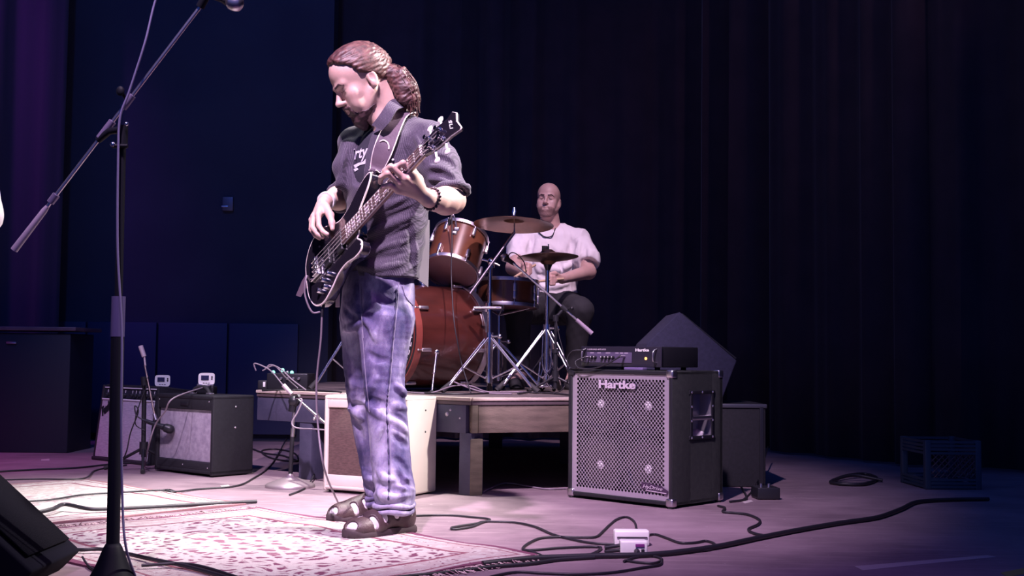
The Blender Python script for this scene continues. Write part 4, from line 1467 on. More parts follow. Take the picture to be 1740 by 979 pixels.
def pnoise(p, seed=0, oct=4):
    """cheap smooth numpy noise in about -1..1 (sum of rotated sines)"""
    r = np.random.RandomState(seed)
    out = np.zeros(len(p)); amp = 1.0; tot = 0
    fr = 1.0
    for o in range(oct):
        s = np.zeros(len(p))
        for j in range(4):
            d = r.normal(size=3); d /= np.linalg.norm(d)
            s += np.sin((p @ d) * fr * 2.2 * r.uniform(.7, 1.3) + r.uniform(0, 6.28))
        out += amp * s / 2.6; tot += amp
        amp *= 0.55; fr *= 1.9
    return out / tot


class Surf:
    """ray-cast placement on a sculpted surface"""
    def __init__(self, *bv):
        self.bv = bv

    def at(self, px, py, off=0.003, dflt=4.2):
        best = None
        for b in self.bv:
            h = b.ray_cast(CAM, ray(px, py))
            if h[0] is not None and (best is None or h[3] < best[3]):
                best = h
        if best is None:
            return W(px, py, dflt)
        n = best[1]
        if n.dot(ray(px, py)) > 0: n = -n
        return best[0] + n * off


def V3(*a):
    return np.array(a, dtype=float)


def on_line(S, pts, n, off, dflt=4.2):
    pp = catmull([(x, y, 0) for x, y in pts], n)
    return [S.at(p.x, p.y, off, dflt) for p in pp]


def press(F, S, lines, k=0.016):
    """ridges (+) and valleys (-) along pixel lines laid on the surface S; radius fades out at both ends"""
    for pts, r in lines:
        a = abs(r)
        P = on_line(S, pts, 5, -0.25 * a if r > 0 else 0.45 * a)
        n = len(P)
        a *= FOLD
        F.chain(P, [a * max(0.12, math.sin(PI * (i + .5) / n)) for i in range(n)], k, 'add' if r > 0 else 'sub')


FOLD = 0.62


def quick_surf(F):
    v, q = F.mesh(0)
    return Surf(bvh_of(v, q))


# ---------------------------------------------------------------- materials
def skin_mat(name, c1, c2):
    m = mat(name, c1, 0.48, col2=c2, nscale=14, ncon=(0.3, 0.7), bump=0.12, bscale=260)
    p = m.node_tree.nodes['Principled BSDF']
    p.inputs['Subsurface Weight'].default_value = 0.12
    p.inputs['Subsurface Radius'].default_value = (0.02, 0.008, 0.005)
    return m


M_SKIN = skin_mat('skin_bassist', (0.52, 0.34, 0.29), (0.60, 0.41, 0.35))
M_SKIN2 = skin_mat('skin_drummer', (0.46, 0.29, 0.26), (0.53, 0.35, 0.31))


def hair_mat(name, c1, c2):
    return mat(name, c1, 0.5, col2=c2, nscale=60, ncon=(0.4, 0.62), bump=0.2, bscale=160)


M_HAIR = hair_mat('hair_auburn', (0.045, 0.017, 0.018), (0.11, 0.045, 0.042))
M_BEARD = hair_mat('beard_dark', (0.045, 0.022, 0.026), (0.09, 0.045, 0.05))


def denim():
    m = bpy.data.materials.new('washed_denim')
    m.use_nodes = True
    nt = m.node_tree
    p = nt.nodes['Principled BSDF']
    tc = nt.nodes.new('ShaderNodeTexCoord')
    n1 = nt.nodes.new('ShaderNodeTexNoise'); n1.inputs['Scale'].default_value = 7; n1.inputs['Detail'].default_value = 6; n1.inputs['Roughness'].default_value = 0.6
    mp = nt.nodes.new('ShaderNodeMapping'); mp.inputs['Scale'].default_value = (1.3, 1.3, 0.7)
    nt.links.new(tc.outputs['Object'], mp.inputs['Vector']); nt.links.new(mp.outputs['Vector'], n1.inputs['Vector'])
    r = nt.nodes.new('ShaderNodeValToRGB')
    e = r.color_ramp.elements
    e[0].position = 0.36; e[0].color = (0.030, 0.026, 0.098, 1)
    e[1].position = 0.66; e[1].color = (0.40, 0.375, 0.50, 1)
    x = e.new(0.5); x.color = (0.130, 0.108, 0.218, 1)
    nt.links.new(n1.outputs['Fac'], r.inputs['Fac'])
    n2 = nt.nodes.new('ShaderNodeTexNoise'); n2.inputs['Scale'].default_value = 420; n2.inputs['Detail'].default_value = 2
    nt.links.new(tc.outputs['Object'], n2.inputs['Vector'])
    c = node_mix(nt, 0.25, r.outputs['Color'], n2.outputs['Color'], 'OVERLAY')
    nt.links.new(c, p.inputs['Base Color'])
    p.inputs['Roughness'].default_value = 0.85
    b = nt.nodes.new('ShaderNodeBump'); b.inputs['Strength'].default_value = 0.35; b.inputs['Distance'].default_value = 0.003
    nt.links.new(n2.outputs['Fac'], b.inputs['Height']); nt.links.new(b.outputs['Normal'], p.inputs['Normal'])
    return m


def check_shirt():
    m = bpy.data.materials.new('checked_shirt_cloth')
    m.use_nodes = True
    nt = m.node_tree
    p = nt.nodes['Principled BSDF']
    tc = nt.nodes.new('ShaderNodeTexCoord')
    mp = nt.nodes.new('ShaderNodeMapping'); mp.inputs['Rotation'].default_value = (0.2, 0.15, 0.74)
    nt.links.new(tc.outputs['Object'], mp.inputs['Vector'])
    w1 = nt.nodes.new('ShaderNodeTexWave'); w1.bands_direction = 'Z'; w1.inputs['Scale'].default_value = 66
    w2 = nt.nodes.new('ShaderNodeTexWave'); w2.bands_direction = 'X'; w2.inputs['Scale'].default_value = 66
    for w in (w1, w2):
        w.inputs['Distortion'].default_value = 0.6; w.inputs['Detail Scale'].default_value = 0.3
        nt.links.new(mp.outputs['Vector'], w.inputs['Vector'])
    mx = node_math(nt, 'MULTIPLY', w1.outputs['Fac'], w2.outputs['Fac'])
    r = nt.nodes.new('ShaderNodeValToRGB')
    r.color_ramp.elements[0].position = 0.22; r.color_ramp.elements[0].color = (0.030, 0.023, 0.044, 1)
    r.color_ramp.elements[1].position = 0.55; r.color_ramp.elements[1].color = (0.10, 0.080, 0.12, 1)
    nt.links.new(mx, r.inputs['Fac'])
    nt.links.new(r.outputs['Color'], p.inputs['Base Color'])
    p.inputs['Roughness'].default_value = 0.8
    p.inputs['Sheen Weight'].default_value = 0.15
    b = nt.nodes.new('ShaderNodeBump'); b.inputs['Strength'].default_value = 0.25; b.inputs['Distance'].default_value = 0.002
    nt.links.new(mx, b.inputs['Height']); nt.links.new(b.outputs['Normal'], p.inputs['Normal'])
    return m


M_DENIM = denim()
M_SHIRT = check_shirt()
M_TEE = mat('tshirt_black', (0.022, 0.020, 0.035), 0.85)
M_WHITETEE = mat('tshirt_white', (0.80, 0.76, 0.78), 0.85, bump=0.15, bscale=300)


# ---------------------------------------------------------------- head builder (local: x right, y forward, z up, metres)
class Head:
    def __init__(self, c, fwd, up, scale=1.0):
        self.c = V3(*c)
        f = V3(*fwd); f /= np.linalg.norm(f)
        u = V3(*up); u -= f * (u @ f); u /= np.linalg.norm(u)
        r = np.cross(f, u)
        self.ax = (r, f, u)
        self.s = scale

    def p(self, x, y, z):
        return self.c + self.s * (self.ax[0] * x + self.ax[1] * y + self.ax[2] * z)

    def local(self, X, Y, Z):
        x, y, z = X - self.c[0], Y - self.c[1], Z - self.c[2]
        return [(a[0] * x + a[1] * y + a[2] * z) / self.s for a in self.ax]

    def E(self, F, c, rad, k, op='add', tilt=None):
        ax = self.ax
        if tilt:
            R = np.array(Matrix.Rotation(tilt[1], 3, tilt[0]))
            A = np.array(ax)
            ax = [R[0, i] * A[0] + R[1, i] * A[1] + R[2, i] * A[2] for i in range(3)]
        F.ell(self.p(*c), [q * self.s for q in rad], ax, k * self.s, op)

    def C(self, F, a, b, ra, rb, k, op='add'):
        F.cap(self.p(*a), self.p(*b), ra * self.s, rb * self.s, k * self.s, op)

    def skull(self, F):
        E, C = self.E, self.C
        E(F, (0, -0.014, 0.032), (0.074, 0.098, 0.086), 0.0)
        E(F, (0, 0.030, 0.040), (0.062, 0.060, 0.062), 0.03)           # forehead
        E(F, (0, 0.030, -0.045), (0.056, 0.060, 0.080), 0.03)          # face mass
        for s in (-1, 1):
            C(F, (s * .050, -0.002, -0.050), (s * .026, 0.058, -0.104), 0.018, 0.015, 0.02)    # jaw line
            E(F, (s * .043, 0.060, -0.030), (0.019, 0.020, 0.018), 0.030)                        # cheekbone
            E(F, (s * .034, 0.066, -0.062), (0.022, 0.020, 0.026), 0.02)
        E(F, (0, 0.070, -0.110), (0.024, 0.020, 0.018), 0.02)           # chin
        E(F, (0, 0.080, -0.072), (0.028, 0.018, 0.022), 0.018)          # muzzle
        C(F, (-0.040, 0.074, 0.016), (-0.012, 0.088, 0.012), 0.011, 0.011, 0.014)
        C(F, (0.040, 0.074, 0.016), (0.012, 0.088, 0.012), 0.011, 0.011, 0.014)
        for s in (-1, 1):
            E(F, (s * .031, 0.094, -0.006), (0.017, 0.014, 0.011), 0.012, 'sub')
            E(F, (s * .031, 0.073, -0.006), (0.0145, 0.0130, 0.0125), 0.003)                      # eyeball with lid
            C(F, (s * .042, 0.078, -0.012), (s * .020, 0.086, -0.013), 0.0035, 0.0035, 0.004)     # lower lid
            C(F, (s * .043, 0.078, 0.000), (s * .019, 0.086, 0.000), 0.0045, 0.004, 0.004)      # upper lid
        C(F, (0, 0.086, 0.008), (0, 0.110, -0.034), 0.0075, 0.0100, 0.009)                        # nose
        E(F, (0, 0.111, -0.037), (0.011, 0.012, 0.009), 0.008)
        for s in (-1, 1):
            E(F, (s * .012, 0.099, -0.041), (0.008, 0.011, 0.0075), 0.006)
        C(F, (-0.017, 0.086, -0.0675), (0, 0.096, -0.065), 0.0045, 0.0055, 0.005)
        C(F, (0.017, 0.086, -0.0675), (0, 0.096, -0.065), 0.0045, 0.0055, 0.005)
        C(F, (-0.015, 0.086, -0.0785), (0.015, 0.086, -0.0785), 0.005, 0.005, 0.006)
        E(F, (0, 0.091, -0.0790), (0.013, 0.008, 0.006), 0.006)
        C(F, (-0.022, 0.088, -0.0725), (0, 0.102, -0.0715), 0.0018, 0.0018, 0.003, 'sub')
        C(F, (0.022, 0.088, -0.0725), (0, 0.102, -0.0715), 0.0018, 0.0018, 0.003, 'sub')
        for s in (-1, 1):                                                                         # ears
            E(F, (s * .0745, -0.014, -0.012), (0.0085, 0.018, 0.028), 0.006, tilt=('Z', s * 0.20))
            E(F, (s * .0735, -0.010, -0.034), (0.007, 0.011, 0.012), 0.006)
            E(F, (s * .0870, -0.011, -0.009), (0.0105, 0.0125, 0.019), 0.002, 'sub', tilt=('Z', s * 0.20))

    def brows(self, mb, r=0.0042):
        for s in (-1, 1):
            mb.tube([self.p(s * .050, 0.078, 0.010), self.p(s * .034, 0.0895, 0.0195), self.p(s * .012, 0.0985, 0.014)], [r * .5 * self.s, r * self.s, r * self.s], 8)

    def lashes(self, mb):
        for s in (-1, 1):
            mb.tube([self.p(s * .043, 0.0795, -0.006), self.p(s * .031, 0.0885, -0.0085), self.p(s * .020, 0.0895, -0.007)], 0.0016 * self.s, 6)


def fingers(F, chains, r0=0.0095, r1=0.0075, k=0.004):
    for ch in chains:
        n = len(ch)
        rs = [r0 + (r1 - r0) * i / (n - 1) for i in range(n)]
        F.chain(ch, rs, k)


# ================================================================== THE BASS PLAYER
S_ = V3(0.74, -0.67, 0); S_ /= np.linalg.norm(S_)
F_ = V3(-S_[1] * -1 * -1, 0, 0)
F_ = V3(-0.67, -0.74, 0); F_ /= np.linalg.norm(F_)


def st(y, xl, xr, D, ratio=0.72, s=S_, f=F_):
    c = W((xl + xr) / 2, y, D)
    w = (xr - xl) / 2 / (FPX / D)
    ru = w / math.sqrt(s[0] ** 2 + (ratio * f[0]) ** 2)
    return (c, ru, ru * ratio)


man = thing('person', G(640, 893), 'standing bearded bassist with a ponytail in a dark checked shirt, faded jeans and sandals', 'person', 'musicians on stage')
man.location.z = 0; ORG[man.name] = Vector((man.location.x, man.location.y, 0))
HM = Head(W(613.5, 137, 4.17), (-0.785, -0.33, -0.525), (0, 0, 1), 1.05)
F = Field((-0.86, 3.60, 0.0), (-0.12, 4.66, 1.80), 0.0032)
HM.skull(F)
# neck
F.cap(HM.p(0, -0.030, -0.040), W(671, 212, 4.23), 0.054, 0.060, 0.025)
F.cap(HM.p(0, -0.055, 0.0), W(680, 205, 4.25), 0.045, 0.058, 0.03)
F.cap(HM.p(0, 0.030, -0.085), W(655, 214, 4.19), 0.030, 0.040, 0.02)
# torso, hips and legs under the clothes
torso = [st(212, 642, 690, 4.23), st(240, 612, 722, 4.24), st(265, 602, 722, 4.25), st(320, 594, 718, 4.26), st(390, 603, 708, 4.27), st(440, 600, 703, 4.27), st(500, 590, 698, 4.27), st(545, 590, 695, 4.27)]
F.loft(torso, S_, F_, 0.03)
nearleg = [(490, 640, 676, 4.22), (512, 622, 690, 4.21), (536, 607, 704, 4.20), (580, 611, 697, 4.19), (620, 615, 690, 4.17), (650, 618, 686, 4.155), (690, 621, 689, 4.15), (730, 626, 695, 4.13), (770, 630, 697, 4.12), (810, 634, 701, 4.10), (838, 635, 705, 4.09), (858, 640, 701, 4.09)]
farleg = [(490, 598, 630, 4.31), (512, 588, 636, 4.32), (536, 578, 641, 4.34), (580, 580, 642, 4.35), (620, 584, 643, 4.36), (680, 590, 646, 4.38), (720, 597, 649, 4.40), (760, 606, 652, 4.41), (800, 614, 655, 4.42), (836, 621, 660, 4.42), (850, 626, 658, 4.42)]
X_ = V3(1, 0, 0); Y_ = V3(0, 1, 0)
legs = [[st(y, a, b, D, 1.02, X_, Y_) for y, a, b, D in L] for L in (nearleg, farleg)]
for L in legs:
    F.loft([(c, u - .016, v - .016) for c, u, v in L], X_, Y_, 0.02)
# left arm (fretting)
sh = W(728, 238, 4.14); elb = W(768, 340, 4.04); wr = W(728, 338, 3.85)
F.cap(sh, elb, 0.056, 0.043, 0.03)
F.chain([elb, W(757, 341, 3.975), W(742, 340, 3.90), wr], [0.046, 0.046, 0.036, 0.029], 0.02)
# fretting hand
mcp = [W(701, 297, 3.785), W(688, 303, 3.772), W(679, 312, 3.785), W(676, 323, 3.80)]
for q, r in zip(mcp, (0.0135, 0.013, 0.0125, 0.012)):
    F.cap(W(722, 333, 3.85), q, 0.019, r, 0.014)
    F.ell(q, (r * 1.02,) * 3, None, 0.006)
fingers(F, [[mcp[0], W(685, 277, 3.750), W(673, 283, 3.757), W(669, 293, 3.772)],
            [mcp[1], W(664, 283, 3.745), W(654, 290, 3.757), W(653, 300, 3.775)],
            [mcp[2], W(659, 295, 3.750), W(648, 301, 3.765), W(646, 310, 3.785)],
            [mcp[3], W(662, 314, 3.775), W(652, 318, 3.785), W(648, 324, 3.80)]], 0.0105, 0.0080, 0.005)
F.chain([W(718, 326, 3.87), W(711, 305, 3.885), W(699, 286, 3.875), W(694, 276, 3.86)], [0.018, 0.015, 0.0115, 0.009], 0.010)
# right arm (plucking)
sh2 = W(603, 246, 4.35); elb2 = W(590, 335, 4.47); wr2 = W(553, 342, 4.255)
F.cap(sh2, elb2, 0.055, 0.043, 0.03)
F.chain([elb2, W(574, 337, 4.37), wr2], [0.044, 0.042, 0.028], 0.02)
mcp2 = [W(541, 366, 4.150), W(533, 368, 4.185), W(530, 374, 4.215), W(533, 381, 4.24)]
for q in mcp2:
    F.cap(W(549, 349, 4.23), q, 0.019, 0.0125, 0.014)
fingers(F, [[mcp2[0], W(542, 384, 4.120), W(549, 394, 4.105), W(556, 398, 4.10)],
            [mcp2[1], W(531, 387, 4.150), W(540, 398, 4.130), W(548, 403, 4.125)],
            [mcp2[2], W(529, 390, 4.185), W(536, 400, 4.160), W(543, 405, 4.155)],
            [mcp2[3], W(533, 393, 4.215), W(539, 400, 4.195), W(545, 403, 4.185)]], 0.0100, 0.0078, 0.004)
F.chain([W(553, 352, 4.20), W(561, 366, 4.150), W(564, 379, 4.125), W(565, 389, 4.115)], [0.017, 0.0135, 0.0105, 0.0085], 0.010)
# ankles and feet
class Foot:
    def __init__(self, heel, d):
        self.h = V3(*heel); d = V3(*d); self.f = d / np.linalg.norm(d); self.r = np.cross(self.f, V3(0, 0, 1))
        self.ax = (self.r, self.f, V3(0, 0, 1))

    def p(self, x, y, z):
        return self.h + self.r * x + self.f * y + V3(0, 0, z)

    def form(self, F, g=0.0, k=0.02):
        F.ell(self.p(0, .040, .055), (.034 + g, .042 + g, .045 + g), self.ax, k)
        F.cap(self.p(0, .060, .075), self.p(0, .155, .050), .038 + g, .033 + g, k)
        F.ell(self.p(0.002, .180, .040), (.045 + g, .058 + g, .030 + g), self.ax, k)
        F.ell(self.p(0, .222, .034), (.041 + g, .040 + g, .024 + g), self.ax, k)


hn = G(699, 905); hn.z = 0
FN = Foot(hn, (-0.76, -0.65, 0))
tf = G(561, 889); tf.z = 0
dF = Vector((-0.86, -0.51, 0)).normalized()
FF = Foot(tf - dF * 0.262, dF)
for ft in (FN, FF):
    ft.form(F)
    F.cap(ft.p(0, .045, .09), ft.p(0, .05, .17), .035, .04, .02)
v, q = F.mesh(1); q = outward(v, q)
sculpt('body', v, q, M_SKIN, man, False)
BV_BODY = bvh_of(v, q)

# face details
mb = MB(); HM.brows(mb); mb.build('eyebrows', M_BEARD, man)
mb = MB(); HM.lashes(mb); mb.build('eyelashes', M_BEARD, man)

# hair: combed back to a tie
def hair_line(F_, H, inflate, table):
    zs, ys = zip(*table)
    c = H.p(0, -0.014, 0.034)
    R = 0.125 * H.s
    def fn(X, Y, Z):
        x, y, z = H.local(X, Y, Z)
        a, b, cc = 0.074 + inflate, 0.098 + inflate, 0.086 + inflate * 1.1
        y2, z2 = y + 0.014, z - 0.032
        qq = np.sqrt((x / a) ** 2 + (y2 / b) ** 2 + (z2 / cc) ** 2)
        d1 = (qq - 1) * a
        a, b, cc = 0.062 + inflate, 0.060 + inflate, 0.062 + inflate
        qq = np.sqrt((x / a) ** 2 + ((y - .03) / b) ** 2 + ((z - .04) / cc) ** 2)
        d2 = (qq - 1) * a
        h = np.clip(.5 + .5 * (d2 - d1) / .03, 0, 1)
        d = d2 * (1 - h) + d1 * h - .03 * h * (1 - h)
        line = (y - np.interp(z, zs, ys)) * 0.75
        h = np.clip(.5 + .5 * (d - line) / .008, 0, 1)
        return (line * (1 - h) + d * h + .008 * h * (1 - h)) * H.s
    F_.func(c - R, c + R, fn)


Fh = Field((-0.72, 3.95, 1.38), (-0.25, 4.42, 1.80), 0.003)
hair_line(Fh, HM, 0.0115, [(-0.10, -0.075), (-0.055, -0.062), (-0.030, -0.050), (-0.005, -0.030), (0.010, -0.004), (0.022, 0.018), (0.045, 0.028), (0.062, 0.038), (0.080, 0.062), (0.10, 0.075)])
tie = W(652, 117, 4.175)
Fh.cap(HM.p(0, -0.095, 0.03), tie, 0.035, 0.020, 0.02)
pony = [tie, W(666, 123, 4.17), W(681, 132, 4.165), W(692, 150, 4.16), W(699, 170, 4.165), W(699, 184, 4.17)]
Fh.chain(pony, [0.019, 0.026, 0.033, 0.034, 0.028, 0.014], 0.012)
Fh.cap(W(670, 135, 4.16), W(686, 168, 4.15), 0.022, 0.024, 0.015)
v, q = Fh.mesh(1); q = outward(v, q)
lc = np.stack(HM.local(v[:, 0], v[:, 1], v[:, 2]), 1)
def hair_d(p):
    l = lc
    strand = np.sin(l[:, 2] * 380 + 5 * pnoise(l * 30, 13, 2) + l[:, 0] * 160) * 0.0007 + pnoise(l * V3(110, 20, 150), 3, 3) * 0.0026
    curl = pnoise(l * V3(90, 60, 90), 5, 4) * 0.0075
    w = np.clip((-l[:, 1] - 0.10) / 0.03, 0, 1)
    return strand * (1 - w) + curl * w
v = folds(v, q, hair_d)
hr = sculpt('hair', v, q, M_HAIR, man, False)
hr['label'] = 'auburn hair combed back into a wavy ponytail'
# loose strands of the ponytail and the crown
mb = MB()
rnd = random.Random(4)
for i in range(90):
    off = [Vector((rnd.gauss(0, 1), rnd.gauss(0, 1), rnd.gauss(0, 1))).normalized() for _ in range(1)][0]
    pts = []
    tw = rnd.uniform(0, 6)
    rr = (0.016, 0.024, 0.033, 0.035, 0.030, 0.024)
    sc = rnd.uniform(0.85, 1.15)
    for j, c in enumerate(pony):
        pts.append(Vector(c) + off * rr[j] * sc + V(0.004 * math.sin(tw + j * 1.9), 0, 0.004 * math.cos(tw * 1.3 + j * 1.7)))
    if rnd.random() < .5:
        pts[-1] = pts[-1] + V(rnd.uniform(-.006, .012), 0, rnd.uniform(-.02, .004))
    mb.tube(catmull(pts, 3), 0.0013, 4, cap=False)
for i in range(170):
    x = rnd.uniform(-0.072, 0.07)
    pts = []
    for t in (0.0, .25, .5, .75, 1.0):
        y = 0.048 - 0.55 * abs(x) - t * (0.143 - 0.55 * abs(x))
        a, b, cc = 0.074 + .0135, 0.098 + .0135, 0.086 + .0145
        xx = x * (1 - .45 * t)
        z2 = 1 - (xx / a) ** 2 - ((y + .014) / b) ** 2
        z = 0.032 + cc * math.sqrt(max(z2, 0.01))
        pts.append(HM.p(xx, y, z * (1 - .1 * t)))
    mb.tube(catmull(pts, 3), 0.0017, 4, cap=False)
st_ = mb.build('hair_strands', M_HAIR, man, fixn=False); st_['kind'] = 'stuff'
mb = MB(); mb.lathe([(0.0205, -.006), (0.023, 0), (0.0205, .006)], tie, Vector(pony[1]) - Vector(tie), 16, cap=False); mb.build('hair_tie', M_BLACKPLASTIC, man)

# beard: a thin shell over the jaw, taken from the body field, plus a goatee
def shell_beard(F, H, off, lo, hi, goatee=True):
    full = not goatee
    r = F.blk(lo, hi)
    sl, X, Y, Z = r
    B = Field((X.min(), Y.min(), Z.min()), (X.max(), Y.max(), Z.max()), F.h)
    B.n = np.array(F.a[sl].shape)
    x, y, z = H.local(X, Y, Z)
    d = F.a[sl] - off
    line = z - np.interp(y, [-.03, -.012, .0, .02, .045, .062, .075, .10, .12], [-.082, -.078, -.082, -.090, -.096, -.094, -.066, -.0545, -.054])
    back = (-0.022 - y) + 0 * x
    low = -0.150 - z
    thr = (0.045 - y) * .6 + (-.118 - z) * .9
    d = np.maximum(d, np.maximum(line * .8, np.maximum(back, np.maximum(low, thr * .7))))
    if full:
        line = z - np.interp(y, [-.03, -.012, .0, .02, .045, .062, .075, .10, .12], [-.055, -.045, -.050, -.066, -.074, -.070, -.062, -.0545, -.054])
        d = np.maximum(F.a[sl] - off, np.maximum(line * .8, np.maximum(back, np.maximum(low, thr * .7))))
    else:
        d = np.maximum(d, np.minimum(np.abs(x) - .031, z + .092))
    # lips stay free
    lip = 1 - np.sqrt((x / .021) ** 2 + ((y - .10) / .03) ** 2 + ((z + .0725) / .0105) ** 2)
    d = np.maximum(d, lip * .0105)
    B.a = d.astype(np.float32)
    if goatee:
        H.E(B, (0, 0.078, -0.116), (0.024, 0.020, 0.022), 0.010)
        H.E(B, (0, 0.070, -0.136), (0.018, 0.016, 0.020), 0.012)
        for s in (-1, 1):
            H.C(B, (s * .003, 0.103, -0.0560), (s * .023, 0.0905, -0.068), 0.0048, 0.0045, 0.005)
    return B.mesh(1)


v, q = shell_beard(F, HM, .0028, HM.p(0, .04, -.09) - .13, HM.p(0, .04, -.09) + .13); q = outward(v, q)
v = folds(v, q, lambda p: pnoise(p * 240, 9, 2) * 0.0016)
sculpt('beard', v, q, M_BEARD, man, False)

# ---- jeans
Fj = Field((-0.66, 3.96, 0.02), (-0.24, 4.56, 0.98), 0.0036)
hips = [st(462, 584, 706, 4.265, .78), st(480, 582, 705, 4.265, .78), st(510, 578, 706, 4.265, .78), st(540, 577, 704, 4.265, .76), st(562, 584, 700, 4.265, .70)]
Fj.loft(hips, S_, F_, 0.02)
for L in legs:
    Fj.loft(L, X_, Y_, 0.025)
# pulls of cloth laid on the surface
press(Fj, quick_surf(Fj), [
    ([(620, 687), (643, 702), (664, 716)], .017), ([(619, 676), (640, 684), (662, 690)], -.014), ([(667, 690), (680, 691), (691, 696)], .012), ([(664, 704), (680, 712), (694, 722)], -.012),
    ([(667, 714), (682, 724), (694, 738)], .013), ([(649, 721), (638, 746), (632, 782)], .014), ([(660, 724), (652, 752), (650, 790)], -.012), ([(668, 740), (682, 752), (694, 758)], -.011),
    ([(672, 655), (682, 664), (690, 672)], .011), ([(640, 640), (630, 660), (622, 680)], .011), ([(672, 780), (684, 790), (696, 806)], -.013), ([(690, 812), (686, 826), (672, 838)], .014),
    ([(640, 822), (655, 832), (676, 834)], -.013), ([(642, 836), (660, 846), (698, 842)], .013), ([(641, 800), (654, 812), (668, 816)], .010), ([(676, 806), (684, 820), (698, 828)], -.010),
    ([(590, 694), (604, 702), (616, 712)], .013), ([(588, 682), (604, 688), (618, 690)], -.011), ([(600, 716), (610, 730), (616, 750)], -.010), ([(596, 640), (600, 660), (598, 684)], .010),
    ([(612, 486), (611, 520), (614, 560)], -.012), ([(614, 548), (600, 556), (584, 560)], .012), ([(616, 540), (630, 556), (640, 580)], .010), ([(584, 522), (594, 534), (606, 540)], -.010),
    ([(640, 500), (650, 512), (668, 516)], -.008), ([(626, 600), (640, 610), (660, 612)], -.008), ([(688, 520), (694, 550), (690, 590)], .010), ([(616, 800), (624, 812), (634, 818)], .010), ([(618, 820), (626, 830), (640, 834)], -.010)])
v, q = Fj.mesh(1); q = outward(v, q)
def jean_folds(p):
    z = p[:, 2]
    d = pnoise(p * V3(16, 16, 22), 21, 4) * 0.0024
    kn = np.exp(-((z - .52) / .075) ** 2) + 1.35 * np.exp(-((z - .15) / .075) ** 2) + .5 * np.exp(-((z - .78) / .06) ** 2)
    rg = 1 - np.abs(pnoise(p * V3(13, 13, 30) + V3(.55, .3, 0) * z[:, None] * 20, 8, 3)) * 2.2
    d += kn * 0.0030 * rg
    return d
v = folds(v, q, jean_folds)
sculpt('jeans', v, q, M_DENIM, man, False)
BV_J = bvh_of(v, q)
SJ = Surf(BV_J)
M_STITCH = mat('denim_stitch', (0.26, 0.235, 0.32), 0.8)
M_DENIMD = mat('denim_seam_dark', (0.035, 0.03, 0.075), 0.85)
seam = on_line(SJ, [(678, 478), (675, 520), (669, 580), (664, 640), (660, 680), (662, 730), (664, 780), (663, 850)], 12, 0.0006)
mb = MB(); mb.tube(seam, 0.0013, 5); mb.build('side_seam', M_STITCH, man)
seam = on_line(SJ, [(674, 490), (671, 540), (665, 600), (660, 660), (657, 690), (659, 740), (661, 800), (660, 850)], 14, 0.0)
mb = MB(); mb.tube(seam, [0.0012 + 0.0032 * max(0, math.sin(i * 1.5)) for i in range(len(seam))], 6); mb.build('side_seam', M_DENIMD, man)
for pts in ([(684, 486), (690, 505), (702, 520)], [(612, 482), (614, 520), (618, 575)], [(616, 560), (622, 640), (628, 700)]):
    ln_ = on_line(SJ, pts, 8, 0.0015)
    mb = MB(); mb.tube(ln_, 0.0013, 5); mb.build('pocket_stitching', M_STITCH, man)
# turned-up hems
for L, yy, (xl, xr), D in ((legs[0], 858, (637, 702), 4.09), (legs[1], 846, (624, 658), 4.42)):
    c = W((xl + xr) / 2, yy, D); rr = (xr - xl) / 2 / (FPX / D)
    pts = [c + V(rr * 1.0 * math.cos(a), rr * 1.02 * math.sin(a), 0.004 * math.sin(3 * a)) for a in [2 * PI * i / 28 for i in range(29)]]
    mb = MB(); mb.tube(pts, [0.009 + .002 * math.sin(i * .9) for i in range(29)], 8); mb.build('hem', M_DENIM, man)
    pts = [p - V(0, 0, 0.020) - (p - c) * V(.08, .08, 0).x for p in pts]
    mb = MB(); mb.tube(pts, [0.011 + .002 * math.sin(i * .9) for i in range(29)], 8); mb.build('hem', M_DENIM, man)

# ---- T-shirt and open checked shirt
TS = [st(203, 646, 690, 4.235), st(216, 624, 710, 4.235), st(236, 600, 730, 4.235), st(264, 586, 734, 4.245), st(300, 578, 734, 4.25), st(340, 582, 730, 4.255), st(380, 590, 727, 4.26), st(420, 592, 722, 4.265), st(450, 587, 716, 4.265), st(474, 582, 713, 4.265)]
Ft = Field((-0.80, 3.90, 0.98), (-0.16, 4.58, 1.58), 0.0045)
Ft.loft([(c, u - .016, w - .016) for c, u, w in TS[1:8]], S_, F_, 0.02)
v, q = Ft.mesh(1); q = outward(v, q)
v = folds(v, q, lambda p: pnoise(p * V3(22, 22, 14), 31, 3) * 0.003)
sculpt('t_shirt', v, q, M_TEE, man, False)
BV_T = bvh_of(v, q)

Fs = Field((-0.80, 3.80, 0.86), (-0.12, 4.62, 1.60), 0.0034)
Fs.loft(TS, S_, F_, 0.02)
# shoulder caps and sleeves
Fs.cap(W(686, 210, 4.22), W(728, 238, 4.15), 0.042, 0.060, 0.03)
Fs.cap(W(648, 216, 4.26), W(604, 244, 4.34), 0.042, 0.056, 0.03)
Fs.chain([W(728, 238, 4.15), W(746, 280, 4.09), W(760, 320, 4.055)], [0.060, 0.066, 0.064], 0.03)
Fs.chain([W(603, 246, 4.34), W(600, 290, 4.40), W(597, 328, 4.44)], [0.058, 0.060, 0.058], 0.03)
# loose right front panel hanging forward over the arm
Fs.chain([W(590, 248, 4.25), W(582, 285, 4.23), W(584, 312, 4.22)], [0.026, 0.030, 0.024], 0.03)
# open front: the two fronts part over the T-shirt
S0 = quick_surf(Fs)
Fs.chain([S0.at(x, y, .020, 4.12) for x, y in ((632, 208), (619, 228), (608, 252), (604, 276), (605, 300))], [0.044, 0.052, 0.057, 0.055, 0.044], 0.006, 'sub')
# open hem and cuff mouths
Fs.cap(W(648, 486, 4.265), W(648, 478, 4.265), 0.118, 0.112, 0.004, 'sub') if False else None
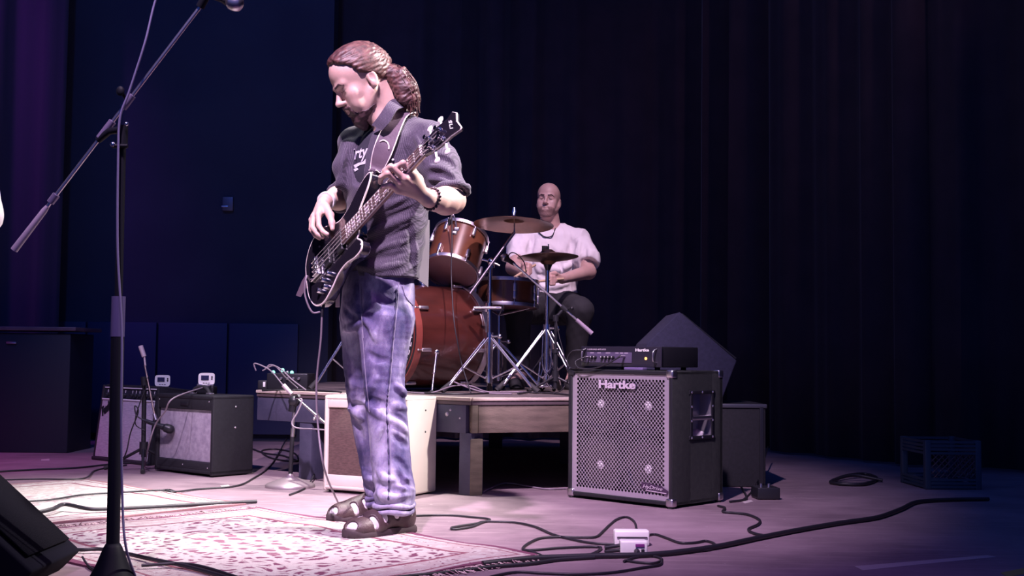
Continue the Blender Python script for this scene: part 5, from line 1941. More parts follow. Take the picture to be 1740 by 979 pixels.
# folds: long diagonal pulls
press(Fs, S0, [
    ([(618, 378), (650, 352), (690, 338)], .012), ([(622, 392), (655, 372), (700, 352)], -.012), ([(620, 402), (655, 386), (704, 366)], .012), ([(612, 416), (650, 404), (700, 384)], -.013),
    ([(606, 428), (640, 424), (690, 410)], .013), ([(610, 440), (640, 440), (690, 430)], -.011), ([(604, 452), (640, 456), (684, 448)], .011), ([(700, 400), (706, 430), (706, 466)], .010), ([(694, 380), (700, 410), (698, 450)], -.010),
    ([(730, 282), (752, 286), (776, 300)], .013), ([(726, 292), (750, 298), (778, 312)], -.014), ([(728, 304), (750, 308), (780, 322)], .013), ([(728, 314), (748, 318), (774, 330)], -.012), ([(734, 268), (756, 270), (774, 284)], -.011),
    ([(716, 240), (728, 256), (736, 276)], -.010), ([(706, 232), (716, 252), (720, 276)], .010), ([(690, 250), (700, 270), (704, 290)], -.008),
    ([(586, 250), (582, 280), (582, 318)], .013), ([(594, 262), (592, 290), (592, 316)], -.012), ([(578, 300), (574, 316), (580, 328)], .010)], .014)
# rolled cuff of the left sleeve: hollow end
Fs.cap(W(770, 347, 4.03), W(760, 346, 3.96), 0.060, 0.066, 0.006, 'sub')
v, q = Fs.mesh(1); q = outward(v, q)
def shirt_folds(p):
    d = pnoise(p * V3(18, 18, 22), 41, 4) * 0.0022
    a = p @ V3(.5, .3, -.8); b_ = p @ V3(.8, -.2, .5)
    pp = np.stack([a * 34, b_ * 9, p[:, 1] * 9], 1)
    w = np.clip((1.24 - p[:, 2]) / .1, 0, 1)
    d += (0.25 + .75 * w) * 0.0030 * (1 - np.abs(pnoise(pp, 6, 2)) * 2.2)
    w2 = np.clip((p[:, 0] + .36) / .06, 0, 1)
    pp = np.stack([(p @ V3(.45, 0, .9)) * 34, p[:, 0] * 12, p[:, 1] * 10], 1)
    d += w2 * 0.0030 * (1 - np.abs(pnoise(pp, 16, 2)) * 2.2)
    return d
v = folds(v, q, shirt_folds)
sculpt('checked_shirt', v, q, M_SHIRT, man, False)
BV_S = bvh_of(v, q)
SS = Surf(BV_S); ST = Surf(BV_T); SAll = Surf(BV_S, BV_T, BV_J, BV_BODY)
# collar leaves
def leaf(pix, name, m, th=0.004, off=0.010, D=4.13, S=SS):
    mb = MB()
    L = [S.at(x, y, off, D) for x, y in pix]
    c = sum(L, Vector()) / len(L)
    n = len(L)
    nrm = -ray(pix[0][0], pix[0][1]) * th
    mb.add([p + nrm * .5 for p in L] + [p - nrm for p in L], [tuple(range(n)), tuple(reversed(range(n, 2 * n)))] + [(k, n + k, n + (k + 1) % n, (k + 1) % n) for k in range(n)])
    return mb.build(name, m, man)
nk = HM.p(0, -0.02, -0.10)
cpts = []
M_COLLAR = M_SHIRT
# collar stand and fall around the neck
nc = [W(632, 213, 4.115), W(645, 196, 4.10), W(662, 172, 4.12), W(678, 168, 4.20), W(672, 172, 4.30), W(650, 186, 4.30), W(628, 206, 4.24)]
fall = [W(650, 222, 4.085), W(662, 208, 4.075), W(676, 186, 4.10), W(692, 184, 4.21), W(680, 190, 4.32), W(645, 204, 4.31), W(616, 222, 4.23)]
a_, b_ = catmull(nc, 6), catmull(fall, 6)
mb = MB(); mb.ribbon(a_, b_, 0.004); mb.build('collar', M_SHIRT, man, smooth=60)
# plackets beside the opening, as raised bands
for pts, nm in (([(650, 224), (643, 248), (637, 276), (632, 304)], 'placket'),):
    pp = catmull([(x, y, 0) for x, y in pts], 6)
    L = [SS.at(p.x - 4, p.y, .003, 4.14) for p in pp]; R_ = [SS.at(p.x + 5, p.y, .003, 4.14) for p in pp]
    mb = MB(); mb.ribbon(L, R_, 0.003); mb.build(nm, M_SHIRT, man, smooth=60)
# chest pocket flap with button
fl_ = [(664, 268), (690, 276), (694, 262), (668, 254)]
b = MB(); b.ball(SS.at(668, 272, .004), 0.005, 8); b.build('button', M_WHITEPLASTIC, man)
# rolled sleeve band
def ring_tube(c, ax, ru, rv, up, r, n=28):
    ax = Vector(ax).normalized(); u = Vector(up); u = (u - ax * u.dot(ax)).normalized(); w = ax.cross(u)
    return [Vector(c) + u * (ru * math.cos(2 * PI * i / n)) + w * (rv * math.sin(2 * PI * i / n)) for i in range(n + 1)]
ce = W(763, 328, 4.03)
mb = MB(); mb.tube(ring_tube(ce, Vector(elb) - Vector(W(759, 300, 4.07)), 0.064, 0.066, (1, 0, 0), 0), [0.013 + .003 * math.sin(i * 1.7) for i in range(29)], 8); mb.build('sleeve_cuff', M_SHIRT, man, smooth=60)
ce2 = W(583, 334, 4.43)
mb = MB(); mb.tube(ring_tube(ce2, Vector(wr2) - Vector(elb2), 0.054, 0.056, (0, 0, 1), 0), [0.012 + .003 * math.sin(i * 1.7) for i in range(29)], 8); mb.build('sleeve_cuff', M_SHIRT, man, smooth=60)
# shirt tail hanging at the back right
L = [W(x, y, D) for x, y, D in ((722, 372, 4.24), (716, 410, 4.25), (711, 450, 4.26), (708, 474, 4.26))]
R_ = [W(x, y, D) for x, y, D in ((729, 374, 4.30), (729, 410, 4.31), (728, 450, 4.33), (727, 488, 4.34))]
mb = MB(); mb.ribbon(catmull(L, 5), catmull(R_, 5), 0.004); mb.build('shirt_tail', mat('shirt_inside', (0.16, 0.14, 0.17), 0.85), man, smooth=60)
# shirt print: lettering on the T-shirt
vs, fs = text_mesh('irty', 1.0, 0.0, 0.25, 0.02)
xs_ = [p.x for p in vs]; ys_ = [p.y for p in vs]
wv, hv = max(xs_) - min(xs_), max(ys_) - min(ys_)
def tee_point(u, w, off=0.0025):
    # affine pixel map of the print: u along the word, w up
    return ST.at(612.5 + u * 27, 263 - u * 7 - w * 25, off, 4.14)
M_TEEPRINT = mat('tee_print', (0.62, 0.58, 0.68), 0.8)
mb = MB(); mb.add([tee_point(p.x / wv, p.y / hv) for p in vs], fs); mb.build('shirt_lettering', M_TEEPRINT, man, smooth=0)
sw = [(602, 281), (610, 277), (618, 275), (622, 270), (623, 278), (612, 281), (604, 286)]
mb = MB(); n_ = len(sw); mb.add([ST.at(x, y, .0025, 4.14) for x, y in sw], [tuple(range(n_))]); mb.build('shirt_print', M_TEEPRINT, man, smooth=0)
sw = [(602, 288), (608, 285), (610, 288), (604, 292)]
mb = MB(); mb.add([ST.at(x, y, .0025, 4.14) for x, y in sw], [(0, 1, 2, 3)]); mb.build('shirt_print', M_TEEPRINT, man, smooth=0)
# wristband and bead bracelet
d_ = (Vector(W(549, 349, 4.23)) - Vector(W(574, 337, 4.37))).normalized()
mb = MB(); mb.lathe([(0.0285, -.010), (0.033, -.010), (0.034, 0.0), (0.033, .010), (0.0285, .010)], W(555, 341, 4.265), d_, 28, cap=False); mb.build('wristband', M_WHITEPLASTIC, man)
c_ = W(733, 338, 3.868); d_ = (Vector(W(722, 333, 3.85)) - Vector(W(742, 340, 3.90))).normalized()
pts = ring_tube(c_, d_, 0.0355, 0.0355, (0, 0, 1), 0, 18)
for p in pts[:-1]:
    mb = MB(); mb.ball(p, 0.0062, 8); mb.build('bracelet_bead', mat('bead_dark', (0.05, 0.03, 0.04), 0.3), man)
# key fob hanging from the pocket
mb = MB(); mb.box(W(574, 508, 4.22), (0.016, 0.004, 0.060), bev=0.002); mb.build('pocket_tag', mat('tag_cloth', (0.5, 0.40, 0.42), 0.7), man)

# ---- sandals with white socks
M_SANDAL = mat('sandal_leather', (0.045, 0.026, 0.028), 0.5, col2=(0.08, 0.048, 0.05), nscale=18, bump=0.3, bscale=200)
M_SOLE = mat('sandal_sole', (0.050, 0.032, 0.038), 0.7)
M_SOCK = mat('sock_white', (0.72, 0.68, 0.70), 0.85)
for ft, lb in ((FN, 'near'), (FF, 'far')):
    lo = np.minimum(ft.p(-.07, -.03, 0), ft.p(.07, .30, .2)); hi = np.maximum(ft.p(-.07, -.03, 0), ft.p(.07, .30, .2))
    lo = np.minimum(lo, np.minimum(ft.p(.07, -.03, 0), ft.p(-.07, .30, .2))) - .01; hi = np.maximum(hi, np.maximum(ft.p(.07, -.03, 0), ft.p(-.07, .30, .2))) + .01
    lo[2] = -.005; hi[2] = .19
    Fk = Field(lo, hi, .003)
    ft.form(Fk, 0.003)
    Fk.cap(ft.p(0, .045, .09), ft.p(0, .05, .17), .038, .041, .02)
    v, q = Fk.mesh(1); q = outward(v, q)
    sculpt('sock', v, q, M_SOCK, man, False)
    Fu = Field(lo, hi, .0028)
    ft.form(Fu, 0.009)
    Fu.cap(ft.p(0, .045, .09), ft.p(0, .046, .115), .044, .046, .02)
    # openings
    Fu.ell(ft.p(0, .06, .150), (.030, .038, .045), ft.ax, .004, 'sub')
    for s in (-1, 1):
        for y, z in ((.092, .064), (.136, .056), (.182, .046)):
            Fu.cap(ft.p(s * .058, y - .008, z - .016), ft.p(s * .034, y + .004, z + .022), .0115, .011, .002, 'sub')
        Fu.cap(ft.p(s * .050, .030, .075), ft.p(s * .040, .055, .100), .010, .008, .002, 'sub')
    Fu.ell(ft.p(.004, .212, .062), (.016, .020, .018), ft.ax, .003, 'sub')
    Fu.ell(ft.p(-.016, .258, .044), (.022, .022, .018), ft.ax, .003, 'sub')
    # keep only the part above the sole
    v, q = Fu.mesh(1); q = outward(v, q)
    sculpt('sandal_upper', v, q, M_SANDAL, man, False)
    # sole from an outline
    outl = [(0, -.014), (.026, -.006), (.038, .03), (.036, .08), (.040, .13), (.054, .18), (.054, .22), (.036, .262), (.0, .274), (-.034, .262), (-.050, .22), (-.048, .18), (-.040, .13), (-.036, .08), (-.036, .03), (-.026, -.006)]
    o2 = catmull([(x, y, 0) for x, y in outl + outl[:1]], 4)[:-1]
    mb = MB()
    n = len(o2)
    rings = []
    for z, g in ((0.0015, .94), (.006, 1.0), (.020, 1.0), (.028, .96)):
        rings.append([Vector(ft.p(p.x * g, .13 + (p.y - .13) * g, z + (.008 if p.y > .24 else 0) * (z > .01))) for p in o2])
    vs = [p for r in rings for p in r]
    fs = [(i * n + k, i * n + (k + 1) % n, (i + 1) * n + (k + 1) % n, (i + 1) * n + k) for i in range(3) for k in range(n)] + [tuple(reversed(range(n))), tuple(range(3 * n, 4 * n))]
    mb.add(vs, fs); mb.build('sandal_sole', M_SOLE, man)
    for y in (.115, .15):
        mb = MB(); mb.tube([Vector(ft.p(x, y + abs(x) * .3, .078 + .016 - abs(x) * .55 - (y - .115) * .35)) for x in (-.03, -.015, 0, .015, .03)], 0.003, 6); mb.build('lace', M_SOLE, man)
# ================================================================== BASS GUITAR
BR = W(538, 452, 4.17)
NU = W(716, 257, 3.72)
ba = (NU - BR)
SCALE = ba.length
ba = ba / SCALE
bn = Vector((-0.75, -0.62, 0.20)); bn = (bn - ba * bn.dot(ba)).normalized()
bb = bn.cross(ba).normalized()
BM = Matrix.Translation(BR) @ Matrix((ba, bb, bn)).transposed().to_4x4()      # x along neck, y up across, z out of the face
k_ = SCALE / 0.71
M_GLOSS = mat('bass_black_gloss', (0.012, 0.010, 0.016), 0.12, coat=1.0)
M_BIND = mat('cream_binding', (0.80, 0.70, 0.66), 0.4)
M_ROSE = mat('rosewood', (0.06, 0.03, 0.03), 0.45, col2=(0.09, 0.05, 0.045), nscale=30)
bg_ = thing('bass_guitar', BM @ V(0.1, 0, 0), 'glossy black electric bass guitar with cream edging held by the bassist', 'bass guitar')
ol = [(-.10, 0), (-.092, .075), (-.04, .135), (.04, .145), (.11, .115), (.17, .095), (.24, .108), (.315, .142), (.375, .158), (.392, .142), (.362, .105), (.31, .065), (.285, .035),
      (.275, -.033), (.262, -.048), (.285, -.075), (.278, -.105), (.24, -.112), (.18, -.100), (.12, -.108), (.06, -.140), (.0, -.158), (-.055, -.135), (-.092, -.075)]
oc = catmull([(x * k_, y * k_, 0) for x, y in ol + ol[:1]], 5)[:-1]
n = len(oc)
zt, zb_ = -0.010, -0.052
mb = MB(BM)
vs = []
for z, g in ((zb_, .965), (zb_ + .006, 1.0), (zt - .006, 1.0), (zt, .975)):
    vs += [(.09 * k_ + (p.x - .09 * k_) * g, p.y * g, z) for p in oc]
fs = [(i * n + k, i * n + (k + 1) % n, (i + 1) * n + (k + 1) % n, (i + 1) * n + k) for i in range(3) for k in range(n)]
mb.add(vs, fs)
# flat caps by triangulation
bm = bmesh.new()
for zz, g in ((zb_, .965), (zt, .975)):
    ring_ = [bm.verts.new((.09 * k_ + (p.x - .09 * k_) * g, p.y * g, zz)) for p in oc]
    f_ = bm.faces.new(ring_)
bmesh.ops.triangulate(bm, faces=list(bm.faces))
mb.addbm(bm)
mb.build('body', M_GLOSS, bg_, smooth=40)
mb = MB(BM); mb.tube([(p.x, p.y, zt - .004) for p in oc] + [(oc[0].x, oc[0].y, zt - .004)], 0.0032, 6, cap=False); mb.build('binding', M_BIND, bg_)
# neck and fretboard
def nw(x): return 0.030 + (0.0205 - 0.030) * x / SCALE
x0, x1 = .19 * k_, SCALE + .004
def slab(xa, xb, za, zb2, g, name, m, parent):
    mb = MB(BM)
    a, b = nw(xa) + g, nw(xb) + g
    vs = [(xa, -a, za), (xa, a, za), (xa, a, zb2), (xa, -a, zb2), (xb, -b, za), (xb, b, za), (xb, b, zb2), (xb, -b, zb2)]
    mb.add(vs, [(3, 2, 1, 0), (4, 5, 6, 7), (0, 1, 5, 4), (1, 2, 6, 5), (2, 3, 7, 6), (3, 0, 4, 7)])
    return mb.build(name, m, parent, smooth=30)
mb = MB(BM)
vs, fs = [], []
secs = 9
xs = [x0, x0 + .05] + [x0 + .05 + (x1 - x0 - .05) * i / 6 for i in range(1, 7)]
for xx in xs:
    for i in range(secs):
        an = PI * i / (secs - 1)
        vs.append((xx, nw(xx) * math.cos(an), -0.004 - 0.021 * math.sin(an)))
for j in range(len(xs) - 1):
    for i in range(secs - 1):
        fs.append((j * secs + i, j * secs + i + 1, (j + 1) * secs + i + 1, (j + 1) * secs + i))
mb.add(vs, fs); mb.build('neck', mat('neck_maple', (0.20, 0.10, 0.08), 0.35, coat=.4), bg_, smooth=60)
fb = slab(x0, x1, -0.004, 0.003, 0.0, 'fretboard', M_ROSE, bg_)
for s in (-1, 1):
    mb = MB(BM); mb.tube([(x0, s * nw(x0), 0.0), (x1, s * nw(x1), 0.0)], 0.0030, 6); mb.build('fretboard_binding', M_BIND, fb)
for i in range(1, 21):
    xx = SCALE * (2 ** (-i / 12))
    if xx < x0: break
    mb = MB(BM); mb.tube([(xx, -nw(xx), .0035), (xx, nw(xx), .0035)], 0.0022, 6); mb.build('fret', M_BIND, fb)
    if i in (3, 5, 7, 9, 12, 15, 17, 19):
        xm = SCALE * (2 ** (-(i - .5) / 12))
        mb = MB(BM); mb.box((xm, 0, .0033), (.012, .030, .0012)); mb.build('inlay', mat('inlay_pearl', (0.55, 0.48, 0.52), 0.3), fb)
mb = MB(BM); mb.box((SCALE + .002, 0, .004), (.005, .043, .008), bev=.001); mb.build('nut', M_BIND, bg_)
for i in range(4):
    t = (i - 1.5) / 1.5
    mb = MB(BM); mb.tube([(-.012, t * .027, .009), (SCALE, t * .0155, .0085), (SCALE + .04 + .055 * (abs(i - 1.5) < 1), t * .022, .003)], [.0014 + .0003 * (3 - i)] * 3, 6); mb.build('string', M_SCREW, bg_)
# bridge, pickups, knobs
mb = MB(BM); mb.box((-.020, 0, -.004), (.058, .078, .012), bev=.003); brg = mb.build('bridge', M_CHROME, bg_)
for i in range(4):
    mb = MB(BM); mb.box((-.008, (i - 1.5) * .0185, .004), (.030, .015, .012), bev=.003); mb.build('saddle', M_CHROME, brg)
for xx in (.075, .165):
    mb = MB(BM); mb.box((xx * k_, 0, -.004), (.034, .088, .014), bev=.004); mb.build('pickup', M_BLACKPLASTIC, bg_)
for xx, yy in ((.035, -.082), (.075, -.080), (.0, -.108), (.045, -.118)):
    mb = MB(BM); mb.lathe([(.0105, 0), (.0105, .004), (.009, .016), (.0085, .017), (0, .0175)], (xx * k_, yy * k_, zt), (0, 0, 1), 16); mb.build('knob', M_CHROME, bg_)
mb = MB(BM); mb.lathe([(.006, 0), (.010, .012), (.005, .014), (0, .015)], (.385 * k_, .152 * k_, -.026), (.6, .8, 0), 12); mb.build('strap_button', M_CHROME, bg_)
# jack and plug at the lower edge
JK = BM @ V(-.02 * k_, -.157 * k_, -.03)
mb = MB(); mb.tube([JK, W(549, 520, JK.y), W(547, 538, JK.y)], [.006, .007, .005], 8); mb.build('jack_plug', M_BLACKMETAL, bg_)
# headstock
hs = [(0.0, .021), (.030, .030), (.060, .040), (.110, .043), (.150, .040), (.178, .052), (.196, .036), (.190, .004), (.206, -.034), (.200, -.040), (.150, -.034), (.09, -.036), (.04, -.031), (0.0, -.021)]
hs = [(SCALE + .004 + x * .86, y * .92) for x, y in hs]
HMx = BM @ Matrix.Translation((SCALE, 0, 0)) @ Matrix.Rotation(math.radians(7), 4, 'Y') @ Matrix.Translation((-SCALE, 0, 0))
mb = MB(HMx); mb.prism(hs, -.016, -.001); hd_ = mb.build('headstock', M_GLOSS, bg_, smooth=30)
mb = MB(HMx); mb.tube([(x, y, -.006) for x, y in hs[1:-1]], .0030, 6); mb.build('headstock_edge_highlight', M_BIND, hd_)  # cream tube paints the highlight along the headstock edge
for i, (xx, sy) in enumerate(((.042, 1), (.094, 1), (.050, -1), (.100, -1))):
    X, Y = SCALE + xx, sy * .020
    mb = MB(HMx); mb.lathe([(.010, 0), (.0095, .003), (.006, .004), (.006, .016), (.0075, .018), (.0075, .022), (0, .0225)], (X, Y, -.001), (0, 0, 1), 14); tp_ = mb.build('tuning_post', M_CHROME, hd_)
    mb = MB(HMx); mb.tube([(X, sy * .030, -.012), (X, sy * .058, -.012)], .004, 8)
    T = Matrix.Translation((X, sy * .068, -.012))
    mb.ball((0, 0, 0), (.013, .011, .0045), 12, T)
    mb.build('tuning_key', mat('tuner_pearl', (0.85, 0.80, 0.80), 0.3), hd_)
lettering('SLl', HMx @ Matrix.Translation((SCALE + .145, .004, .0)) @ Matrix.Rotation(-PI / 2, 4, 'Z'), .013, M_WHITEPLASTIC, 'headstock_lettering', hd_, .001, shear=.3, width=.040)

# ---- strap: from the horn button over the left shoulder and down the back
SSt = Surf(BV_S)
M_STRAP = mat('leather_strap', (0.085, 0.060, 0.085), 0.38, col2=(0.12, 0.085, 0.11), nscale=14, bump=.2, bscale=120)
btn = BM @ V(.392 * k_, .160 * k_, -.022)
pth = [(636, 303, 4), (641, 290, 9), (649, 268, 13), (657, 246, 14), (667, 222, 13), (679, 200, 12), (688, 192, 12)]
L, R_ = [], []
for x, y, w in pth:
    c = SSt.at(x, y, .010, 4.10)
    for sgn, lst in ((-1, L), (1, R_)):
        lst.append(SSt.at(x + sgn * w, y + sgn * w * .35, .011, c.y))
L[0] = btn + V(-.012, 0, .004); R_[0] = btn + V(.012, 0, .004)
dd0 = L[1].y
L[-1] = W(677, 187, 4.19); R_[-1] = W(702, 192, 4.17)
L += [W(684, 188, 4.30), W(690, 215, 4.40), W(680, 280, 4.44), W(640, 380, 4.42), W(600, 440, 4.36)]
R_ += [W(708, 193, 4.28), W(712, 220, 4.37), W(705, 285, 4.41), W(668, 388, 4.42), W(606, 462, 4.36)]
tail = BM @ V(-.10 * k_, 0, -.03)
L.append(tail + V(0.0, .02, .02)); R_.append(tail + V(0.0, .02, -.02))
sp_ = thing('guitar_strap', btn, 'wide dark leather guitar strap over the bassist left shoulder', 'strap')
mb = MB(); mb.ribbon(catmull(L, 5), catmull(R_, 5), .005); mb.build('band', M_STRAP, sp_, smooth=60)
e_ = catmull(R_[:8], 5)
mb = MB(); mb.tube([p + V(0, -.003, 0) for p in e_], .0022, 6); mb.build('edge_piping', M_BIND, sp_)
e_ = catmull(L[:5], 5)
mb = MB(); mb.tube([p + V(0, -.003, 0) for p in e_], .0018, 6); mb.build('edge_piping', M_BIND, sp_)
SB = Surf(bvh_of(np.array([list(p) for p in MB().ribbon(catmull(L, 5), catmull(R_, 5), .005).v]), np.array([f for f in MB().ribbon(catmull(L, 5), catmull(R_, 5), .005).f])))
ar = [SB.at(x, y, .002, 4.08) for x, y in ((646, 241), (652, 239), (658, 242), (661, 248), (661, 254))]
mb = MB(); mb.tube(catmull(ar, 4), .0028, 6); mb.build('strap_mark', M_BIND, sp_)
# trailing dark cloth end of the strap behind the bass body
mb = MB(); a_ = W(527, 455, 4.27); mb.ribbon([a_, W(513, 478, 4.28), W(503, 502, 4.29)], [W(534, 466, 4.27), W(524, 484, 4.28), W(511, 505, 4.29)], .004); mb.build('strap_end', M_STRAP, sp_, smooth=60)
# ================================================================== THE DRUMMER
DD = 7.2
dm = thing('person', (0.235, 7.2, RZ), 'seated bald drummer with stubble in a loose white t-shirt behind the cymbals', 'person', 'musicians on stage')
HD = Head(W(932, 341, DD), (-0.20, -0.97, 0.10), (0.06, 0.05, 1), 0.93)
Fd = Field((-0.12, 6.45, RZ), (0.62, 7.52, 1.75), 0.0045)
HD.skull(Fd)
Fd.cap(HD.p(0, -.03, -.05), W(936, 388, 7.24), .055, .062, .03)
sD = V3(0.97, 0.24, 0); sD /= np.linalg.norm(sD); fD = V3(-sD[1], sD[0], 0)
def sd(y, xl, xr, D, ratio=.7): return st(y, xl, xr, D, ratio, sD, fD)
tors = [sd(386, 915, 958, 7.24), sd(400, 893, 985, 7.24), sd(425, 888, 988, 7.22), sd(460, 890, 982, 7.2), sd(490, 895, 978, 7.2), sd(515, 892, 982, 7.2)]
Fd.loft([(c, u - .012, w - .012) for c, u, w in tors], sD, fD, .03)
# left arm (image right) and right arm
l_el, l_wr = W(1000, 462, 7.08), W(955, 474, 6.86)
r_el, r_wr = W(872, 455, 7.02), W(888, 462, 6.80)
Fd.cap(W(982, 408, 7.2), l_el, .052, .043, .03); Fd.cap(l_el, l_wr, .044, .028, .02)
Fd.cap(W(893, 406, 7.2), r_el, .052, .043, .03); Fd.cap(r_el, r_wr, .044, .028, .02)
def fist(wr, px, py, D, s):
    c = W(px, py, D)
    mc = []
    for i in range(4):
        q = W(px + s * (i - 1.5) * 1.2, py - 3 + (i - 1.5) * 4.2, D - .01 * i)
        mc.append(q)
        Fd.cap(wr, q, .022, .013, .012)
        a = W(px - s * 9, py - 1 + (i - 1.5) * 4.2, D - .035)
        b = W(px - s * 5, py + 3 + (i - 1.5) * 4.2, D - .055)
        Fd.chain([q, a, b, W(px + s * 1, py + 3 + (i - 1.5) * 4.2, D - .04)], [.0115, .0105, .0095, .0085], .004)
    Fd.chain([wr, W(px + s * 2, py - 9, D - .02), W(px - s * 6, py - 9, D - .05)], [.018, .013, .0095], .008)
fist(l_wr, 941, 474, 6.78, 1)
fist(r_wr, 892, 458, 6.74, -1)
# hips, thighs and shins
Fd.loft([sd(505, 892, 984, 7.2, .85), sd(545, 893, 985, 7.2, .85)], sD, fD, .03)
legsD = []
for hx, kx, D1, ax_ in ((915, 880, 6.82, 884), (962, 985, 6.86, 975)):
    hp, kn, an = W(hx, 522, 7.16), W(kx, 528, D1), W(ax_, 640, D1 + .05)
    an.z = RZ + .09
    legsD.append((hp, kn, an))
    Fd.cap(hp, kn, .085, .062, .03); Fd.cap(kn, an, .056, .038, .02)
    Fd.cap(an, an + V(-.03, -.14, -.045), .036, .03, .02)
v, q = Fd.mesh(1); q = outward(v, q)
sculpt('body', v, q, M_SKIN2, dm, False)
mb = MB(); HD.brows(mb, .0046); mb.build('eyebrows', M_BEARD, dm)
mb = MB(); HD.lashes(mb); mb.build('eyelashes', M_BEARD, dm)
# short stubble: a thin shell over jaw and lip
M_STUB = mat('stubble', (0.22, 0.125, 0.115), 0.7, col2=(0.31, 0.19, 0.17), nscale=160)
v, q = shell_beard(Fd, HD, .0012, HD.p(0, .04, -.08) - .12, HD.p(0, .04, -.08) + .12, False); q = outward(v, q)
sculpt('stubble', v, q, M_STUB, dm, False)
# white t-shirt
Fs = Field((-0.15, 6.85, RZ + .35), (0.65, 7.55, 1.55), .0045)
Fs.loft([(c, u + .006, w + .012) for c, u, w in tors], sD, fD, .03)
Fs.cap(W(925, 393, 7.24), W(893, 405, 7.2), .05, .062, .03); Fs.cap(W(950, 393, 7.24), W(982, 407, 7.2), .05, .064, .03)
Fs.chain([W(982, 408, 7.2), W(992, 430, 7.15), W(999, 442, 7.11)], [.064, .076, .078], .03)
Fs.chain([W(893, 406, 7.2), W(883, 425, 7.15), W(879, 438, 7.11)], [.064, .074, .074], .03)
Fs.cap(W(1004, 458, 7.07), W(1000, 454, 7.03), .058, .062, .006, 'sub')
S1 = quick_surf(Fs)
FOLD = 1.0
press(Fs, S1, [([(974, 404), (970, 425), (966, 444)], -.016), ([(984, 408), (982, 430), (978, 448)], .014), ([(992, 412), (992, 432), (988, 450)], -.013), ([(906, 404), (900, 425), (896, 446)], -.015),
               ([(914, 410), (912, 440), (916, 470)], .012), ([(918, 452), (945, 458), (972, 450)], .014), ([(915, 466), (942, 472), (970, 464)], -.014), ([(905, 482), (935, 488), (965, 482)], .012), ([(935, 418), (948, 440), (955, 462)], -.010)], .02)
FOLD = 0.62
Fs.ell(W(934, 380, 7.17), (.062, .062, .045), None, .012, 'sub')
v, q = Fs.mesh(1); q = outward(v, q)
v = folds(v, q, lambda p: .006 * (1 - np.abs(pnoise(p * V3(22, 12, 11), 51, 3)) * 2) + .003 * pnoise(p * 24, 52, 3))
sculpt('t_shirt', v, q, M_WHITETEE, dm, False)
BV_D = bvh_of(v, q); SD = Surf(BV_D)
nk_ = [SD.at(x, y, .008, 7.1) for x, y in ((914, 388), (917, 396), (924, 403), (932, 404), (939, 400), (944, 390))]
mb = MB(); mb.tube(catmull(nk_, 5), .0035, 6); mb.build('necklace', M_BLACKMETAL, dm)
# dark shorts
Fs = Field((-0.12, 6.65, RZ + .1), (0.65, 7.5, 1.1), .006)
Fs.loft([sd(500, 891, 985, 7.2, .88), sd(545, 891, 987, 7.2, .88)], sD, fD, .03, grow=.012)
for hp, kn, an in legsD:
    Fs.cap(hp, kn, .098, .080, .03); Fs.cap(kn, Vector(kn).lerp(an, .96), .076, .056, .03)
v, q = Fs.mesh(1); q = outward(v, q)
v = folds(v, q, lambda p: .006 * pnoise(p * 18, 61, 3))
sculpt('trousers', v, q, mat('shorts_black', (0.014, 0.014, 0.02), 0.85), dm, False)
for hp, kn, an in legsD:
    Fk = Field(Vector(an) + V(-.12, -.26, -.1), Vector(an) + V(.12, .12, .06), .005)
    Fk.cap(an + V(0, .03, -.05), an + V(-.03, -.16, -.06), .044, .036, .02); Fk.ell(an + V(-.02, -.07, -.078), (.045, .13, .014), None, .01)
    v, q = Fk.mesh(1); v[:, 2] = np.maximum(v[:, 2], RZ + .002); q = outward(v, q); sculpt('shoe', v, q, M_RUBBER, dm, False)
# drum sticks
for hand, tip, lb in ((W(937, 476, 6.73), W(880, 482, 6.58), 'wooden drumstick in the drummer hand nearer the hi-hat'), (W(896, 458, 6.69), W(862, 478, 6.52), 'wooden drumstick in the drummer hand nearer the snare')):
    d = (tip - hand).normalized()
    mb = MB(); mb.tube([hand - d * .09, hand, hand.lerp(tip, .75), tip - d * .012, tip], [.0075, .0075, .006, .0035, .005], 8)
    tag(mb.build('drumstick', mat('hickory', (0.5, 0.36, 0.24), .5), None), lb, 'drumstick', 'drumsticks in use')

# ================================================================== A SINGER JUST OUTSIDE THE LEFT EDGE (only a white sleeve shows)
X0 = W(-118, 400, 3.55).x
sg = thing('person', (X0, 3.62, 0), 'person cut off by the left edge, only a white shirt sleeve showing', 'person', 'musicians on stage')
Fg = Field((X0 - .40, 3.25, 0), (X0 + .30, 3.85, 1.75), .009)
HG = Head((X0 - .02, 3.55, 1.60), (-.4, -.9, 0), (0, 0, 1), 1.0)
HG.skull(Fg)
Fg.cap((X0 - .02, 3.56, 1.54), (X0 - .02, 3.57, 1.42), .055, .06, .03)
c_ = lambda z, u, w: (Vector((X0 - .03, 3.57, z)), u, w)
bodyst = [c_(.82, .15, .11), c_(.95, .155, .11), c_(1.1, .145, .10), c_(1.3, .175, .115), c_(1.40, .16, .09), c_(1.44, .08, .06)]
Fg.loft(bodyst, X_, Y_, .03)
el_, ha_ = V(X0 + .160, 3.53, 1.03), V(X0 + .02, 3.33, 1.02)
Fg.cap((X0 + .10, 3.57, 1.38), el_, .05, .042, .03); Fg.cap(el_, ha_, .042, .028, .02)
Fg.cap((X0 - .19, 3.57, 1.38), (X0 - .24, 3.5, 1.08), .05, .042, .03); Fg.cap((X0 - .24, 3.5, 1.08), (X0 - .12, 3.33, 1.03), .042, .028, .02)
